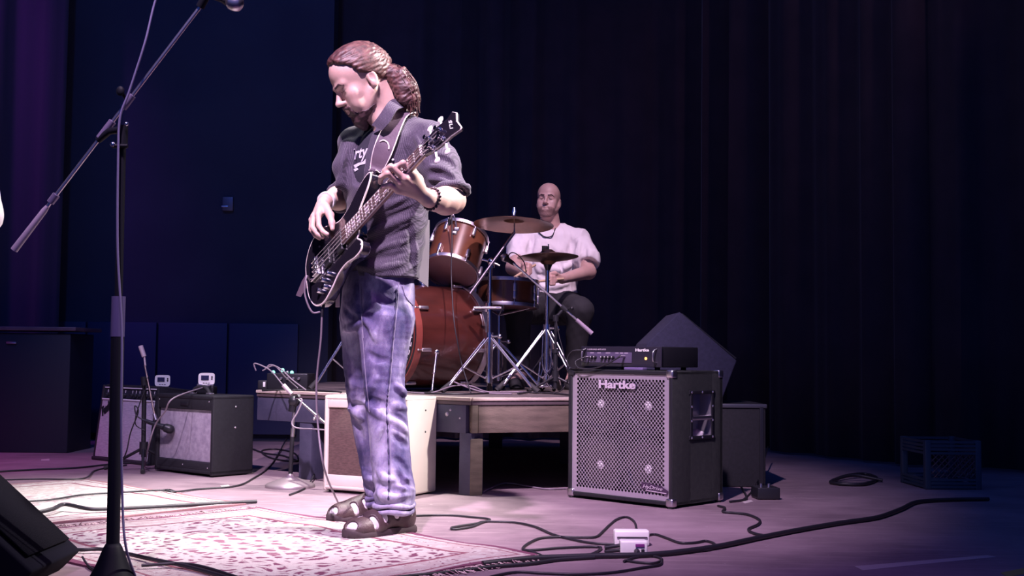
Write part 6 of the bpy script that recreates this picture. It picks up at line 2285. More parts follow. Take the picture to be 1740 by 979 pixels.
for s, hx in ((1, ha_), (-1, V(X0 - .12, 3.33, 1.03))):
    for i in range(4):
        Fg.chain([hx, hx + V(-s * .04, -.05, .02 - .014 * i), hx + V(-s * .075, -.045, .015 - .016 * i)], [.02, .012, .009], .006)
    Fg.chain([hx, hx + V(-s * .01, -.05, .045), hx + V(-s * .03, -.07, .05)], [.016, .011, .009], .006)
for s in (-1, 1):
    Fg.cap((X0 - .03 + s * .08, 3.57, .86), (X0 - .03 + s * .09, 3.55, .47), .075, .055, .03); Fg.cap((X0 - .03 + s * .09, 3.55, .47), (X0 - .03 + s * .10, 3.58, .09), .052, .036, .02)
    Fg.cap((X0 - .03 + s * .10, 3.59, .045), (X0 - .03 + s * .11, 3.42, .035), .038, .03, .02)
v, q = Fg.mesh(1); q = outward(v, q); v[:, 2] = np.maximum(v[:, 2], .002)
sculpt('body', v, q, M_SKIN2, sg, False)
Fg = Field((X0 - .42, 3.2, .78), (X0 + .32, 3.9, 1.5), .008)
Fg.loft([(a, b + .015, c + .015) for a, b, c in bodyst[:-1]], X_, Y_, .03)
Fg.cap((X0 + .09, 3.57, 1.385), el_, .062, .058, .03); Fg.cap(el_, el_.lerp(ha_, .7), .057, .046, .02)
Fg.cap((X0 - .18, 3.57, 1.385), (X0 - .24, 3.5, 1.08), .062, .058, .03)
v, q = Fg.mesh(1); q = outward(v, q); v = folds(v, q, lambda p: .005 * pnoise(p * 18, 71, 3))
sculpt('shirt', v, q, M_WHITETEE, sg, False)
Fg = Field((X0 - .32, 3.3, .06), (X0 + .25, 3.85, .98), .009)
Fg.loft([(a, b + .012, c + .012) for a, b, c in bodyst[:2]], X_, Y_, .03)
for s in (-1, 1):
    Fg.cap((X0 - .03 + s * .08, 3.57, .86), (X0 - .03 + s * .09, 3.55, .47), .088, .070, .03); Fg.cap((X0 - .03 + s * .09, 3.55, .47), (X0 - .03 + s * .10, 3.58, .10), .068, .058, .02)
v, q = Fg.mesh(1); q = outward(v, q); sculpt('trousers', v, q, mat('shorts_black', (0, 0, 0)), sg, False)
Fg = Field((X0 - .3, 3.95 - .03, 1.45), (X0 - .29, 3.93, 1.46), .02) if False else None
Fh = Field((X0 - .16, 3.38, 1.48), (X0 + .12, 3.72, 1.78), .006)
hair_line(Fh, HG, .012, [(-0.10, -0.06), (-0.03, -0.03), (0.02, 0.02), (0.06, 0.065), (0.10, 0.08)])
v, q = Fh.mesh(1); q = outward(v, q); sculpt('hair', v, q, M_BEARD, sg, False)
# ================================================================== RUGS
def rug_material(name, w, l, field, cream, red, border_w, seed):
    m = bpy.data.materials.new(name)
    m.use_nodes = True
    nt = m.node_tree
    p = nt.nodes['Principled BSDF']
    tc = nt.nodes.new('ShaderNodeTexCoord')
    sep = nt.nodes.new('ShaderNodeSeparateXYZ')
    nt.links.new(tc.outputs['Object'], sep.inputs[0])
    ax = node_math(nt, 'ABSOLUTE', sep.outputs[0]); ay = node_math(nt, 'ABSOLUTE', sep.outputs[1])
    # distance from the edge
    ex = node_math(nt, 'SUBTRACT', l / 2, ax); ey = node_math(nt, 'SUBTRACT', w / 2, ay)
    ed_ = node_math(nt, 'MINIMUM', ex, ey)
    # floral scrolls: warped voronoi cells mirrored about the middle
    cmb = nt.nodes.new('ShaderNodeCombineXYZ')
    nt.links.new(ax, cmb.inputs[0]); nt.links.new(ay, cmb.inputs[1]); cmb.inputs[2].default_value = seed
    nz = nt.nodes.new('ShaderNodeTexNoise'); nz.inputs['Scale'].default_value = 7; nz.inputs['Detail'].default_value = 3
    nt.links.new(cmb.outputs[0], nz.inputs['Vector'])
    wr_ = nt.nodes.new('ShaderNodeVectorMath'); wr_.operation = 'MULTIPLY_ADD'
    nt.links.new(nz.outputs['Color'], wr_.inputs[0]); wr_.inputs[1].default_value = (.16, .16, .16); nt.links.new(cmb.outputs[0], wr_.inputs[2])
    vo = nt.nodes.new('ShaderNodeTexVoronoi'); vo.inputs['Scale'].default_value = 20; vo.feature = 'DISTANCE_TO_EDGE'
    nt.links.new(wr_.outputs[0], vo.inputs['Vector'])
    v2 = nt.nodes.new('ShaderNodeTexVoronoi'); v2.inputs['Scale'].default_value = 38
    nt.links.new(wr_.outputs[0], v2.inputs['Vector'])
    scroll = nt.nodes.new('ShaderNodeValToRGB')
    scroll.color_ramp.elements[0].position = 0.13; scroll.color_ramp.elements[0].color = (1, 1, 1, 1)
    scroll.color_ramp.elements[1].position = 0.24; scroll.color_ramp.elements[1].color = (0, 0, 0, 1)
    nt.links.new(vo.outputs['Distance'], scroll.inputs['Fac'])
    dots = nt.nodes.new('ShaderNodeValToRGB')
    dots.color_ramp.elements[0].position = 0.16; dots.color_ramp.elements[0].color = (1, 1, 1, 1)
    dots.color_ramp.elements[1].position = 0.24; dots.color_ramp.elements[1].color = (0, 0, 0, 1)
    nt.links.new(v2.outputs['Distance'], dots.inputs['Fac'])
    c1 = node_mix(nt, scroll.outputs['Color'], red if field == 'red' else cream, cream if field == 'red' else (0.34, 0.30, 0.28))
    c1 = node_mix(nt, dots.outputs['Color'], c1, (0.36, 0.28, 0.28) if field == 'red' else (0.28, 0.21, 0.21))
    # border: cream ground with red sprigs, thin lines
    bd_ = node_mix(nt, dots.outputs['Color'], cream, red)
    bd_ = node_mix(nt, node_math(nt, 'MULTIPLY', scroll.outputs['Color'], 0.35), bd_, (0.24, 0.14, 0.15))
    inb = node_math(nt, 'LESS_THAN', ed_, border_w)
    c = node_mix(nt, inb, c1, bd_)
    for a, b, colr in ((border_w - .012, border_w + .006, (0.16, 0.05, 0.075)), (0.045, 0.055, (0.18, 0.07, 0.09)), (-1, 0.022, red)):
        ln_ = node_math(nt, 'MULTIPLY', node_math(nt, 'GREATER_THAN', ed_, a), node_math(nt, 'LESS_THAN', ed_, b))
        c = node_mix(nt, ln_, c, colr)
    # central medallion, pale
    e2 = node_math(nt, 'ADD', node_math(nt, 'POWER', node_math(nt, 'DIVIDE', sep.outputs[0], l * .16), 2.0), node_math(nt, 'POWER', node_math(nt, 'DIVIDE', sep.outputs[1], w * .20), 2.0))
    md_ = node_math(nt, 'MULTIPLY', node_math(nt, 'LESS_THAN', e2, 1.0), 0.75)
    c = node_mix(nt, md_, c, node_mix(nt, scroll.outputs['Color'], (0.20, 0.10, 0.13), cream))
    fine = nt.nodes.new('ShaderNodeTexNoise'); fine.inputs['Scale'].default_value = 260; fine.inputs['Detail'].default_value = 2
    nt.links.new(tc.outputs['Object'], fine.inputs['Vector'])
    c = node_mix(nt, 0.22, c, fine.outputs['Fac'], 'OVERLAY')
    nt.links.new(c, p.inputs['Base Color'])
    p.inputs['Roughness'].default_value = 0.95
    b = nt.nodes.new('ShaderNodeBump'); b.inputs['Strength'].default_value = 0.5; b.inputs['Distance'].default_value = 0.004
    nt.links.new(fine.outputs['Fac'], b.inputs['Height']); nt.links.new(b.outputs['Normal'], p.inputs['Normal'])
    return m


def rug(name, label, corner, u, v, l, w, m, fringe_ends, seed):
    u = Vector(u).normalized(); v = Vector((-u.y, u.x, 0)) if Vector((-u.y, u.x, 0)).dot(Vector(v)) > 0 else Vector((u.y, -u.x, 0))
    c = Vector(corner) + u * (l / 2) + v * (w / 2); c.z = 0
    th = thing(name, c, label, 'rug', 'rugs on the stage floor')
    rnd = random.Random(seed)
    nx, ny = 60, 40
    vs, fs = [], []
    for zt_ in (1, 0):
        for j in range(ny + 1):
            for i in range(nx + 1):
                x = -l / 2 + l * i / nx; y = -w / 2 + w * j / ny
                wob = .004 * math.sin(x * 7 + seed) * math.sin(y * 5) + .003 * math.sin(x * 15 + y * 11)
                e = min(min(i, nx - i), min(j, ny - j))
                h = (.006 + max(0, wob)) if zt_ else .0008
                xx = x + (.008 * math.sin(y * 14 + seed) if i in (0, nx) else 0); yy = y + (.008 * math.sin(x * 12) if j in (0, ny) else 0)
                vs.append((xx, yy, h))
    N = (nx + 1) * (ny + 1)
    for j in range(ny):
        for i in range(nx):
            a = j * (nx + 1) + i
            fs.append((a, a + 1, a + nx + 2, a + nx + 1)); fs.append((N + a, N + a + nx + 1, N + a + nx + 2, N + a + 1))
    for i in range(nx):
        a = i; fs.append((a, N + a, N + a + 1, a + 1)); a = ny * (nx + 1) + i; fs.append((a + 1, N + a + 1, N + a, a))
    for j in range(ny):
        a = j * (nx + 1); b = a + nx + 1; fs.append((b, N + b, N + a, a)); a += nx; b += nx; fs.append((a, N + a, N + b, b))
    me = bpy.data.meshes.new('pile'); me.from_pydata(vs, [], fs); me.materials.append(m); me.shade_smooth(); me.set_sharp_from_angle(angle=math.radians(50))
    o = bpy.data.objects.new('pile', me); COL.objects.link(o); o.parent = th
    th.rotation_euler = (0, 0, math.atan2(u.y, u.x))
    # fringe strands
    mf = MB()
    for e in fringe_ends:
        for i in range(int(w / .009)):
            y = -w / 2 + w * (i + .5) / int(w / .009) + rnd.uniform(-.003, .003)
            x0 = e * l / 2
            L = rnd.uniform(.035, .065)
            mf.tube([(x0 - e * .004, y, .006), (x0 + e * L * .5, y + rnd.uniform(-.01, .01), rnd.uniform(.004, .012)), (x0 + e * L, y + rnd.uniform(-.02, .02), .003)], [.0022, .002, .0014], 4)
    me2 = bpy.data.meshes.new('fringe'); me2.from_pydata([tuple(p) for p in mf.v], [], mf.f); me2.materials.append(mat('rug_fringe', (0.55, 0.45, 0.42), .9, col2=(0.16, 0.08, 0.10), nscale=22))
    f = bpy.data.objects.new('fringe', me2); COL.objects.link(f); f.parent = th; f['kind'] = 'stuff'
    return th


CREAM, RED = (0.36, 0.335, 0.32), (0.115, 0.028, 0.065)
rug('patterned_rug', 'cream and red patterned rug under the bassist feet', (-0.996, 4.74, 0), (0.73, -0.70, 0), (-0.7, -0.73, 0), 1.52, 1.10, rug_material('rug_red', 1.10, 1.52, 'red', CREAM, RED, .17, 1.3), (1, -1), 3)
rug('patterned_rug', 'pale cream patterned rug farther back at the left', (-2.06, 5.74, 0), (0.74, -0.67, 0), (-0.67, -0.74, 0), 1.32, 1.15, rug_material('rug_cream', 1.15, 1.32, 'cream', (0.40, 0.385, 0.36), (0.22, 0.11, 0.12), .14, 4.1), (), 8)

# ================================================================== MICROPHONE STANDS ON THE FLOOR
# tall boom stand in the foreground
b0 = G(190, 990); b0.z = 0
Df = b0.y
topp = W(208, 232, Df)
fs_ = thing('microphone_stand', b0, 'tall foreground boom stand with a long silver boom and domed black base', 'mic stand', 'microphone stands')
BKM = mat('stand_black', (0.003, 0.0035, 0.008), 0.6, spec=0.15)
mb = MB(); mb.lathe([(.062, 0), (.062, .010), (.056, .022), (.044, .045), (.032, .075), (.024, .095), (.018, .105), (0, .105)], b0, (0, 0, 1), 40); mb.build('domed_base', BKM, fs_)
tp1 = W(208, 430, Df)
tl = b0.lerp(topp, .62)
mb = MB(); mb.cyl(b0 + V(0, 0, .10), tl, .0175); mb.build('lower_tube', BKM, fs_)
mb = MB(); mb.cyl(tl - (topp - b0).normalized() * .02, topp, .0105); mb.build('upper_tube', BKM, fs_)
mb = MB(); mb.cyl(tl - V(0, 0, .09), tl + V(0, 0, .02), .0185); mb.build('height_clutch', mat('clutch_violet', (0.06, 0.05, 0.12), .4), fs_)
E0, E1 = W(340, 12, Df - .02), W(24, 425, Df + .06)
bd = (E1 - E0).normalized()
mb = MB(); mb.tube([E0, E1 - bd * .15], .0052, 10); mb.build('boom', M_STEEL, fs_)
mb = MB(); mb.tube([E1 - bd * .155, E1 - bd * .14, E1], [.006, .0085, .0105], 10); mb.build('boom_grip', mat('grip_grey', (0, 0, 0)), fs_)
for x, y, L in ((212, 170, .022), (179, 222, .030), (90, 345, .014)):
    c = E0.lerp(E1, (W(x, y, Df) - E0).dot(bd) / (E1 - E0).length)
    mb = MB(); mb.tube([c - bd * L, c + bd * L], .0105, 12); mb.build('boom_collar', mat('collar_violet', (0.16, 0.13, 0.22), .4, .4), fs_)
c = E0.lerp(E1, (W(212, 168, Df) - E0).dot(bd) / (E1 - E0).length)
mb = MB(); mb.tube([c, c + V(-.012, -.02, .018)], .005, 8); mb.ball(c + V(-.014, -.026, .022), (.012, .006, .014), 10); mb.build('thumb_screw', BKM, fs_)
cm = E0.lerp(E1, .545)
mb = MB(); mb.tube([topp + V(0, 0, -.03), topp + V(0, 0, .03)], .015, 12); mb.tube([topp + V(0, 0, .02), topp.lerp(cm, .55) + V(0, 0, .02), cm], .010, 8); mb.tube([topp + V(-.02, -.02, -.03), topp + V(.022, -.02, -.03)], .006, 8); mb.build('pivot', BKM, fs_)
mb = MB(); mb.ball(topp + V(-.018, -.022, -.026), .008, 8); mb.build('pivot_screw', M_CHROME, fs_)
mb = MB(); mb.ball(W(219, 213, Df) + V(0, -.02, 0), .006, 8); mb.build('pivot_screw', M_CHROME, fs_)
# microphone at the top edge
mh = W(410, 8, Df - .05)
mq = frame(W(345, -14, Df - .03), mh - W(345, -14, Df - .03))
mic(mq, None, (mh - W(345, -14, Df - .03)).length * 1.02, label='vocal microphone poking in at the top edge above the tall boom stand', group='stage microphones')
mb = MB(); mb.tube([E0, W(352, -10, Df - .03)], .012, 10); mb.build('mic_clip', BKM, fs_)
# its cable: over the frame, down to the pivot and down the pole
cable_pts = [W(352, -20, Df - .03), W(300, -60, Df - .03), W(268, -10, Df - .02), W(247, 70, Df - .03), W(228, 130, Df - .03), W(218, 160, Df - .03)]
mb = MB(); mb.tube(catmull(cable_pts, 8), .0032, 6)
cable2 = [W(218, 160, Df - .03), W(204, 200, Df - .03), W(201, 262, Df - .03), W(200, 420, Df - .03), W(207, 560, Df - .035), W(206, 700, Df - .035), W(208, 850, Df - .03), W(214, 930, Df - .05), G(232, 985, .004)]
mb.tube(catmull(cable2, 8), .0034, 6)
tag(mb.build('microphone_cable', mat('cable_violet', (0.10, 0.09, 0.17), .45), None, origin=b0), 'thin microphone cable running down the tall foreground stand', 'cable', 'cables')

# short stand with round base in front of the cream amplifier
b1 = G(493, 828); b1.z = 0
D1 = b1.y
s1 = thing('microphone_stand', b1, 'short mic stand with a round pale base in front of the cream amplifier', 'mic stand', 'microphone stands')
mb = MB(); mb.lathe([(.115, 0), (.115, .010), (.108, .017), (.055, .036), (.020, .050), (.014, .062), (0, .062)], b1, (0, 0, 1), 40); mb.build('round_base', mat('base_pale', (0.42, 0.34, 0.36), .35, .6), s1)
mb = MB(); mb.cyl(b1 + V(0, 0, .05), W(497, 735, D1), .010); mb.build('lower_tube', M_BLACKMETAL, s1)
mb = MB(); mb.cyl(W(497, 738, D1), W(500, 690, D1), .007); mb.build('upper_tube', M_STEEL, s1)
mb = MB(); mb.cyl(W(497, 742, D1), W(498, 728, D1), .011); mb.build('height_clutch', M_STEEL, s1)
A0, A1 = W(482, 655, D1 + .02), W(560, 726, D1 - .10)
mb = MB(); mb.tube([W(504, 677, D1), A1], .006, 10); mb.build('boom', M_STEEL, s1)
mb = MB(); mb.tube([A0, W(496, 670, D1)], [.011, .009], 10); mb.build('boom_grip', mat('grip_pale', (0.5, 0.42, 0.45), .4), s1)
mb = MB(); mb.ball(W(500, 682, D1), .028, 12); mb.tube([W(496, 700, D1), W(500, 676, D1)], .018, 10); mb.tube([W(500, 678, D1), W(508, 672, D1 - .03)], .008, 8); mb.build('pivot', M_BLACKMETAL, s1)
mb = MB(); mb.tube([W(537, 705, D1 - .07), W(541, 711, D1 - .07)], .012, 10); mb.ball(W(534, 712, D1 - .08), .008, 8); mb.build('boom_collar', M_STEEL, s1)
mq = frame(W(556, 731, D1 - .10), W(598, 740, D1 - .10) - W(556, 731, D1 - .10))
mic(mq, None, .135, gm=M_BLACKMETAL, label='instrument microphone pointed at the cream amplifier grille', group='stage microphones')
mb = MB(); mb.tube(catmull([W(504, 677, D1 - .02), W(513, 680, D1 - .03), W(506, 700, D1 - .04), W(496, 718, D1 - .05), W(503, 727, D1 - .06), W(530, 729, D1 - .08), W(556, 731, D1 - .10)], 7), .0038, 6)
tag(mb.build('microphone_cable', M_CABLEPALE, None), 'pale looped cable plugged into the microphone at the cream amplifier', 'cable', 'cables')

# little tripod boom stand in front of the left amplifiers
b2 = G(243, 800); b2.z = 0
D2 = b2.y
s2 = thing('microphone_stand', b2, 'small tripod boom stand between the silver-grille and black amplifiers', 'mic stand', 'microphone stands')
t2 = W(244, 655, D2)
mb = MB(); mb.cyl(b2 + V(0, 0, .07), W(245, 665, D2), .012); mb.build('lower_tube', M_BLACKMETAL, s2)
mb = MB(); mb.cyl(W(245, 668, D2), t2, .008); mb.build('upper_tube', M_BLACKMETAL, s2)
for fx_, fy_ in ((-.20, .02), (.05, -.17), (.17, .10)):
    mb = MB(); mb.tube([b2 + V(0, 0, .12), b2 + V(fx_, fy_, .012)], .008, 8); lg = mb.build('leg', M_BLACKMETAL, s2)
    mb = MB(); mb.tube([b2 + V(fx_ * .9, fy_ * .9, .018), b2 + V(fx_ * 1.05, fy_ * 1.05, .010)], .011, 8); mb.build('rubber_foot', M_RUBBER, lg)
mb = MB(); mb.cyl(b2 + V(0, 0, .085), b2 + V(0, 0, .15), .022); mb.build('leg_hub', M_BLACKMETAL, s2)
mb = MB(); mb.tube([W(246, 620, D2 - .02), W(264, 712, D2 - .08)], .005, 8); mb.build('boom', mat('boom_brass', (0.55, 0.42, 0.35), .3, .9), s2)
mb = MB(); mb.tube([W(239, 588, D2 - .01), W(245, 606, D2 - .015)], [.013, .012], 10); mb.tube([W(245, 604, D2 - .015), W(247, 622, D2 - .02)], .005, 8); mb.build('boom_grip', mat('grip_pale', (0, 0, 0)), s2)
mb = MB(); mb.tube([W(245, 640, D2 - .01), W(246, 655, D2 - .01)], .018, 10); mb.ball(W(250, 643, D2 - .03), .012, 8); mb.build('pivot', M_BLACKMETAL, s2)
mb = MB(); mb.tube([W(262, 704, D2 - .075), W(265, 714, D2 - .08)], .010, 8); mb.build('mic_clip', M_STEEL, s2)
mq = frame(W(246, 715, D2 - .08), W(296, 732, D2 - .10) - W(246, 715, D2 - .08))
mic(mq, None, .165, gm=M_BLACKMETAL, label='dark microphone hanging in front of the black amplifier grille', group='stage microphones')
mb = MB(); mb.tube(catmull([W(246, 715, D2 - .08), W(232, 706, D2 - .07), W(229, 690, D2 - .06), W(235, 700, D2 - .06), W(222, 735, D2 - .05), W(214, 770, D2 - .05), G(200, 795, .005)], 7), .0036, 6)
mb.tube(catmull([W(250, 655, D2 - .02), W(236, 690, D2 - .03), W(230, 720, D2 - .03), W(246, 732, D2 - .04)], 7), .003, 6)
tag(mb.build('microphone_cable', M_CABLE, None), 'black cable looping from the microphone on the small tripod stand', 'cable', 'cables')
# cable from the tuner on the black amplifier
mb = MB(); mb.tube(catmull([tb + V(.03, -.03, .046), W(296, 676, 5.86), W(280, 700, 5.88), W(264, 722, 5.95), W(252, 760, 6.0), G(246, 792, .005)], 7), .004, 6)
tag(mb.build('patch_cable', M_CABLEPALE, None), 'thin cable dropping from the white tuner across the black amplifier', 'cable', 'cables')


# ================================================================== CABLES ON THE FLOOR
def floor_cable(pix, label, r=.0042, m=None, lift=None, name='floor_cable', z=0.0, n=9):
    P = []
    for i, q in enumerate(pix):
        x, y = q[0], q[1]
        h = q[2] if len(q) > 2 else 0.0
        g = G(x, y, z)
        P.append(Vector((g.x, g.y, z + r + .001 + h)))
    mb = MB(); mb.tube([Vector((p.x, p.y, max(p.z, z + r))) for p in catmull(P, n)], r, 6)
    return tag(mb.build(name, m or M_CABLE, None), label, 'cable', 'cables')


RUGH = .012
floor_cable([(-10, 804), (60, 800), (130, 797), (200, 790), (300, 786), (380, 790)], 'black cable along the floor before the left amplifiers', .005)
floor_cable([(-10, 820, .006), (60, 819, .008), (140, 818, .008), (160, 802), (185, 796), (215, 792)], 'cable lying over the back corner of the cream rug', .004)
floor_cable([(40, 860, RUGH), (90, 856, RUGH), (140, 848, RUGH), (200, 844, RUGH), (270, 840, RUGH), (300, 839, .004), (340, 833), (400, 828), (430, 815), (462, 790), (490, 745, .02)], 'long cable crossing the cream rug toward the round-base stand', .0042)
floor_cable([(278, 839, RUGH), (290, 842, RUGH), (300, 840, .006), (288, 837, .008), (276, 839, RUGH)], 'small loop of cable at the edge of the cream rug', .0032)
floor_cable([(60, 882, .012), (90, 878, .02), (110, 872, .024), (150, 876, .016), (190, 874, .012), (260, 869, .008), (350, 862, .004), (436, 856)], 'thick black cable lying in the gap between the rugs', .008)
floor_cable([(110, 940, .004), (140, 944, .01), (180, 945, .012), (260, 962, .012), (320, 975, .012), (400, 998, .012)], 'black cable along the front edge of the red rug', .006)
floor_cable([(140, 950), (150, 965), (165, 975)], 'short cable from the front wedge to the foreground stand base', .004)
floor_cable([(420, 1000, .014), (345, 976, .014), (300, 970, .014), (240, 972, .012)], 'twisted dark lead lying on the front corner of the red rug', .005)
# bass guitar lead: hangs from the jack, meets the floor by the sandals and loops right
J0 = W(547, 538, JK.y)
P = [J0, W(545, 580, JK.y + .02), W(538, 650, JK.y + .06), W(540, 720, JK.y + .08), W(552, 800, JK.y + .06), G(580, 866, .006)]
mb = MB(); mb.tube(catmull(P, 8), .0038, 6)
mb.tube(catmull([BM @ V(-.07, -.02, -.012), W(521, 470, 4.12), W(518, 500, 4.12), W(530, 530, 4.13), W(546, 530, 4.14), J0], 8), .0034, 6)
tag(mb.build('instrument_cable', M_CABLEPALE, None), 'instrument cable hanging from the bass down to the sandals', 'cable', 'cables')
floor_cable([(640, 884, .004), (700, 879), (760, 878), (800, 881), (832, 885), (818, 891), (800, 898), (772, 902), (768, 899), (790, 895), (810, 892), (822, 889), (850, 889), (880, 891), (910, 898), (940, 911), (975, 920), (1010, 926), (1050, 928)], 'black cable with a small loop running right from the sandals', .0042)
floor_cable([(950, 915), (920, 917), (900, 925), (888, 935), (900, 938), (950, 934), (1000, 932), (1020, 933), (1018, 938), (1000, 946), (960, 952), (930, 950), (905, 941), (890, 937)], 'coil of black cable beside the white power boxes', .0042)
floor_cable([(950, 915), (990, 916), (1012, 915), (1022, 908), (1034, 896), (1048, 885), (1064, 881), (1077, 888), (1081, 900), (1078, 912)], 'cable loop arching behind the white power boxes', .0042)
floor_cable([(1092, 916), (1102, 912), (1115, 911), (1135, 918), (1155, 925), (1180, 925), (1200, 922), (1215, 928), (1210, 936), (1180, 940), (1150, 942)], 'cable curving right from the white power boxes', .0042)
floor_cable([(820, 964), (900, 955), (960, 952), (1020, 950), (1080, 949), (1130, 946), (1180, 940), (1230, 932), (1290, 919), (1360, 905), (1430, 893), (1490, 884), (1530, 870), (1560, 857), (1620, 853), (1680, 852)], 'thick black power cable sweeping toward the milk crate', .009)
floor_cable([(640, 995, .008), (760, 977), (840, 967), (900, 962), (950, 955), (1010, 951)], 'black cable along the fringe of the red rug', .006)
floor_cable([(1220, 862), (1232, 866), (1228, 872), (1245, 874), (1270, 877), (1290, 886), (1288, 894), (1272, 902), (1280, 909), (1300, 914), (1285, 918)], 'wavy black cable on the floor right of the big cabinet', .005)
floor_cable([(1060, 957), (1080, 950), (1110, 948), (1125, 954), (1110, 960), (1080, 958), (1062, 955)], 'flat loop of cable in front of the white power boxes', .004)
floor_cable([(800, 992), (870, 976), (920, 977), (980, 979), (1040, 976), (1090, 968), (1120, 963), (1125, 956)], 'cable at the bottom edge below the power boxes', .004)
floor_cable([(1415, 820), (1440, 815, .01), (1470, 812, .01), (1490, 817), (1470, 826), (1430, 826), (1412, 822), (1450, 818, .02), (1500, 820)], 'coiled dark cable in the shadow before the curtain', .009)
floor_cable([(822, 838), (850, 826, .004), (870, 825, .004), (900, 829), (930, 833), (962, 832)], 'pale cable emerging under the right side of the riser', .0042, M_CABLEPALE)
floor_cable([(430, 765), (450, 772), (480, 776), (505, 784), (500, 772), (470, 765), (445, 768), (460, 780), (500, 786), (512, 780)], 'tangle of black cable under the riser edge', .005)
floor_cable([(492, 843), (505, 838), (520, 830), (534, 815, .02), (540, 800, .05)], 'short black lead by the round stand base', .0042)
floor_cable([(66, 748), (90, 742, .02), (120, 745), (140, 738, .02), (110, 736, .01), (80, 744), (150, 748)], 'dark cable heap left of the silver-grille amplifier', .009)
floor_cable([(1232, 797, .02), (1250, 815), (1268, 845), (1262, 852), (1240, 855)], 'black lead behind the big cabinet corner', .005)
floor_cable([(1305, 790, .10), (1296, 812, .06), (1290, 825, .04), (1275, 840), (1262, 852)], 'thin lead dropping to the direct box', .004)

# cables on the riser deck
def deck_cable(pix, label, r=.004, m=None):
    return floor_cable(pix, label, r, m, z=RZ, name='deck_cable')
deck_cable([(690, 668), (730, 670), (770, 668, .03), (800, 668, .03), (830, 668), (880, 668), (910, 669)], 'cable wandering over the riser deck below the bass drum', .004, M_CABLEPALE)
deck_cable([(700, 668), (740, 671), (790, 672), (830, 670)], 'dark cable on the riser edge below the bass drum', .005)
deck_cable([(772, 668, .05), (800, 669, .02), (830, 670), (870, 671)], 'cable trailing from the crash stand foot', .004, M_CABLEPALE)
deck_cable([(880, 671), (900, 669), (930, 670), (955, 672), (975, 674)], 'dark cable along the deck under the hi-hat', .005)
deck_cable([(446, 666), (470, 665), (520, 665), (560, 667), (580, 669)], 'dark cable along the left riser edge', .005)
# cable hanging from the tom microphone in front of the kit
P = [W(768, 368, 6.2), W(768, 420, 6.14), W(767, 470, 6.02), W(771, 540, 5.92), W(778, 585, 5.9), W(785, 620, 5.92), G(800, 668, RZ + .006)]
mb = MB(); mb.tube(catmull(P, 8), .0036, 6); tag(mb.build('microphone_cable', M_CABLE, None), 'black cable hanging from the tom microphone before the bass drum', 'cable', 'cables')
P = [W(945, 545, 6.17), W(950, 570, 6.16), W(960, 610, 6.15), W(966, 640, 6.15), W(955, 662, 6.15), G(940, 669, RZ + .006)]
mb = MB(); mb.tube(catmull(P, 8), .003, 6); tag(mb.build('microphone_cable', M_CABLE, None), 'thin cable hanging from the hi-hat boom stand', 'cable', 'cables')
P = [W(861, 440, 6.24), W(868, 430, 6.2), W(878, 432, 6.18), W(890, 445, 6.18), W(894, 462, 6.18)]
mb = MB(); mb.tube(catmull(P, 8), .003, 6); tag(mb.build('microphone_cable', M_CABLE, None), 'short cable looping behind the snare microphone', 'cable', 'cables')

# ---- white power boxes
pb = G(1048, 932); pb.z = 0
Mp = frame(pb, (1, .02, 0))
w1 = thing('power_adapter', Mp @ V(.06, .05, 0), 'slim white power box lying behind the other on the floor cables', 'power box', 'white power boxes')
mb = MB(Mp); mb.box((.055, .065, .026), (.115, .05, .050), bev=.006); mb.build('case', M_WHITEPLASTIC, w1)
mb = MB(Mp); mb.box((.055, .038, .030), (.10, .004, .003)); mb.build('seam_line', M_BLACKPLASTIC, w1)
pb2 = G(1056, 946); pb2.z = 0
Mp2 = frame(pb2, (1, .02, 0))
w2 = thing('power_adapter', Mp2 @ V(.04, .03, 0), 'white power box with sockets and a black plug on the floor', 'power box', 'white power boxes')
mb = MB(Mp2); mb.box((.040, .028, .024), (.085, .05, .046), bev=.005); mb.build('case', M_WHITEPLASTIC, w2)
mb = MB(Mp2); mb.box((.058, .002, .034), (.028, .004, .010), bev=.001); mb.build('label_plate', mat('label_purple', (0.20, 0.03, 0.20), .5), w2)
mb = MB(Mp2); mb.box((.067, .002, .016), (.010, .004, .014), bev=.001); mb.build('socket', M_BLACKPLASTIC, w2)
mb = MB(Mp2); mb.lathe([(.009, 0), (.009, .012), (.005, .02), (.005, .03)], (.048, .004, .016), (0, -1, 0), 12); mb.build('plug', M_BLACKPLASTIC, w2)
for k in range(2):
    mb = MB(Mp2); mb.tube([(.0, .028, .030 - .014 * k), (-.05, .02, .024 - .012 * k)], .006, 8); mb.build('plug', M_BLACKPLASTIC, w2)

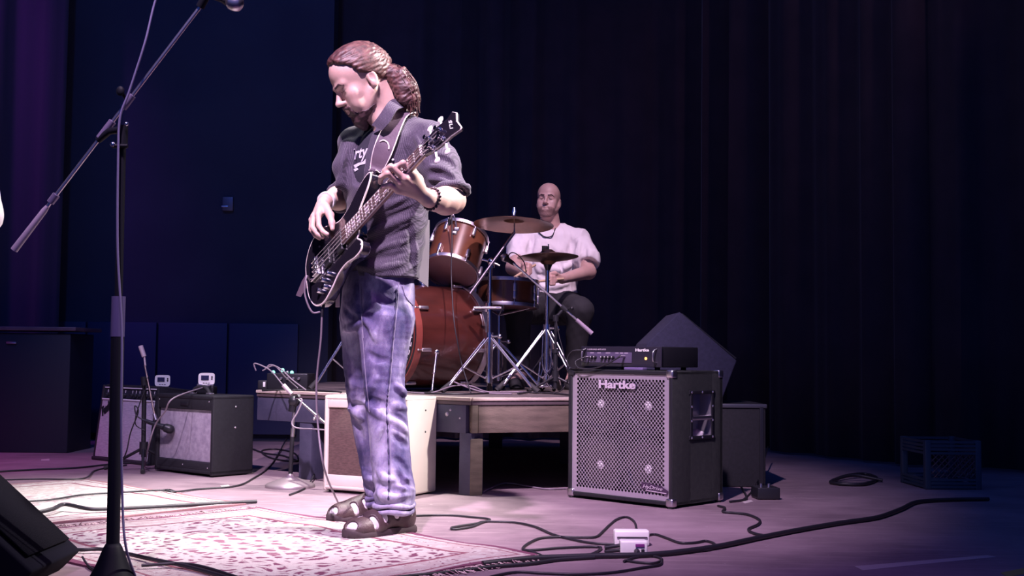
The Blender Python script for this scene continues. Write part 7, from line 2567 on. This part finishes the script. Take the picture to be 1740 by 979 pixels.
# ---- patch box with lit jacks and cable arcs on the left of the riser
q0 = W(452, 640, 6.16); q0.z = RZ
Mq = frame(q0, (1, -.12, 0))
sb = thing('stage_box', Mq @ V(.1, .08, 0), 'black patch box with glowing green jacks and arching cables on the riser', 'stage box')
mb = MB(Mq); mb.box((.11, .08, .045), (.22, .14, .085), bev=.006); mb.build('case', M_BLACKMETAL, sb)
mb = MB(Mq); mb.box((-.02, .03, .025), (.05, .06, .048), bev=.005); mb.build('power_supply', M_BLACKPLASTIC, sb)
mb = MB(Mq); mb.box((-.008, -.002, .028), (.012, .006, .026), bev=.001); mb.build('label_plate', M_WHITEPLASTIC, sb)
M_LED = mat('led_green', (0.2, 0.9, 0.6), .4, emit=(.35, 1.0, .75), estr=1.2)
for i, (x, z) in enumerate(((.03, .10), (.06, .088), (.08, .112), (.105, .10), (.13, .10))):
    mb = MB(Mq); mb.lathe([(.009, 0), (.009, .012), (.006, .016), (0, .016)], (x, .03, z - .016), (0, -.3, 1), 10); mb.build('jack', M_LED if i in (0, 2, 4) else M_STEEL, sb)
for i, x in enumerate((.08, .115, .145, .175)):
    mb = MB(Mq); mb.lathe([(.008, 0), (.007, .012), (0, .013)], (x, .009, .06), (0, -1, 0), 10); mb.build('knob', M_STEEL, sb)
for pts in ([(435, 630, 6.0), (432, 618, 6.0), (446, 622, 5.98), (462, 632, 5.95), (482, 656, 5.8)],
            [(450, 628, 6.0), (460, 620, 6.0), (478, 628, 5.98), (496, 645, 5.96), (520, 663, 5.9)],
            [(446, 630, 6.02), (466, 622, 6.02), (484, 640, 6.0), (506, 660, 5.98)]):
    mb = MB(); mb.tube(catmull([W(*q) for q in pts], 8), .0036, 6); mb.build('arching_cable', M_CABLEPALE, sb)

# ---- tape marks on the floor
def tape(pix, label, m):
    P = [G(x, y) for x, y in pix]
    mb = MB(); n = len(P)
    mb.add([(p.x, p.y, .0012) for p in P] + [(p.x, p.y, .0002) for p in P], [tuple(range(n)), tuple(reversed(range(n, 2 * n)))] + [(k, n + k, n + (k + 1) % n, (k + 1) % n) for k in range(n)])
    return tag(mb.build('floor_tape', m, None, smooth=0), label, 'tape', 'tape marks on the floor')
M_TAPE = mat('tape_white', (0.42, 0.36, 0.36), .7)
tape([(1452, 963), (1678, 944), (1692, 947), (1560, 960), (1466, 970)], 'long pale tape strip on the dark floor at the lower right', M_TAPE)
tape([(1700, 974), (1740, 966), (1740, 976), (1712, 981)], 'yellow tape scrap in the bottom right corner', mat('tape_yellow', (0.35, 0.30, 0.08), .7))
tape([(374, 826), (388, 824), (392, 828), (378, 829)], 'small white tape scrap in front of the black amplifier', M_TAPE)
tape([(70, 781), (84, 780), (84, 783), (70, 783)], 'tiny pale tape scrap on the magenta floor at the left', M_TAPE)
tape([(1260, 853), (1276, 850), (1280, 853), (1266, 856)], 'small pale tape scrap right of the big cabinet', M_TAPE)
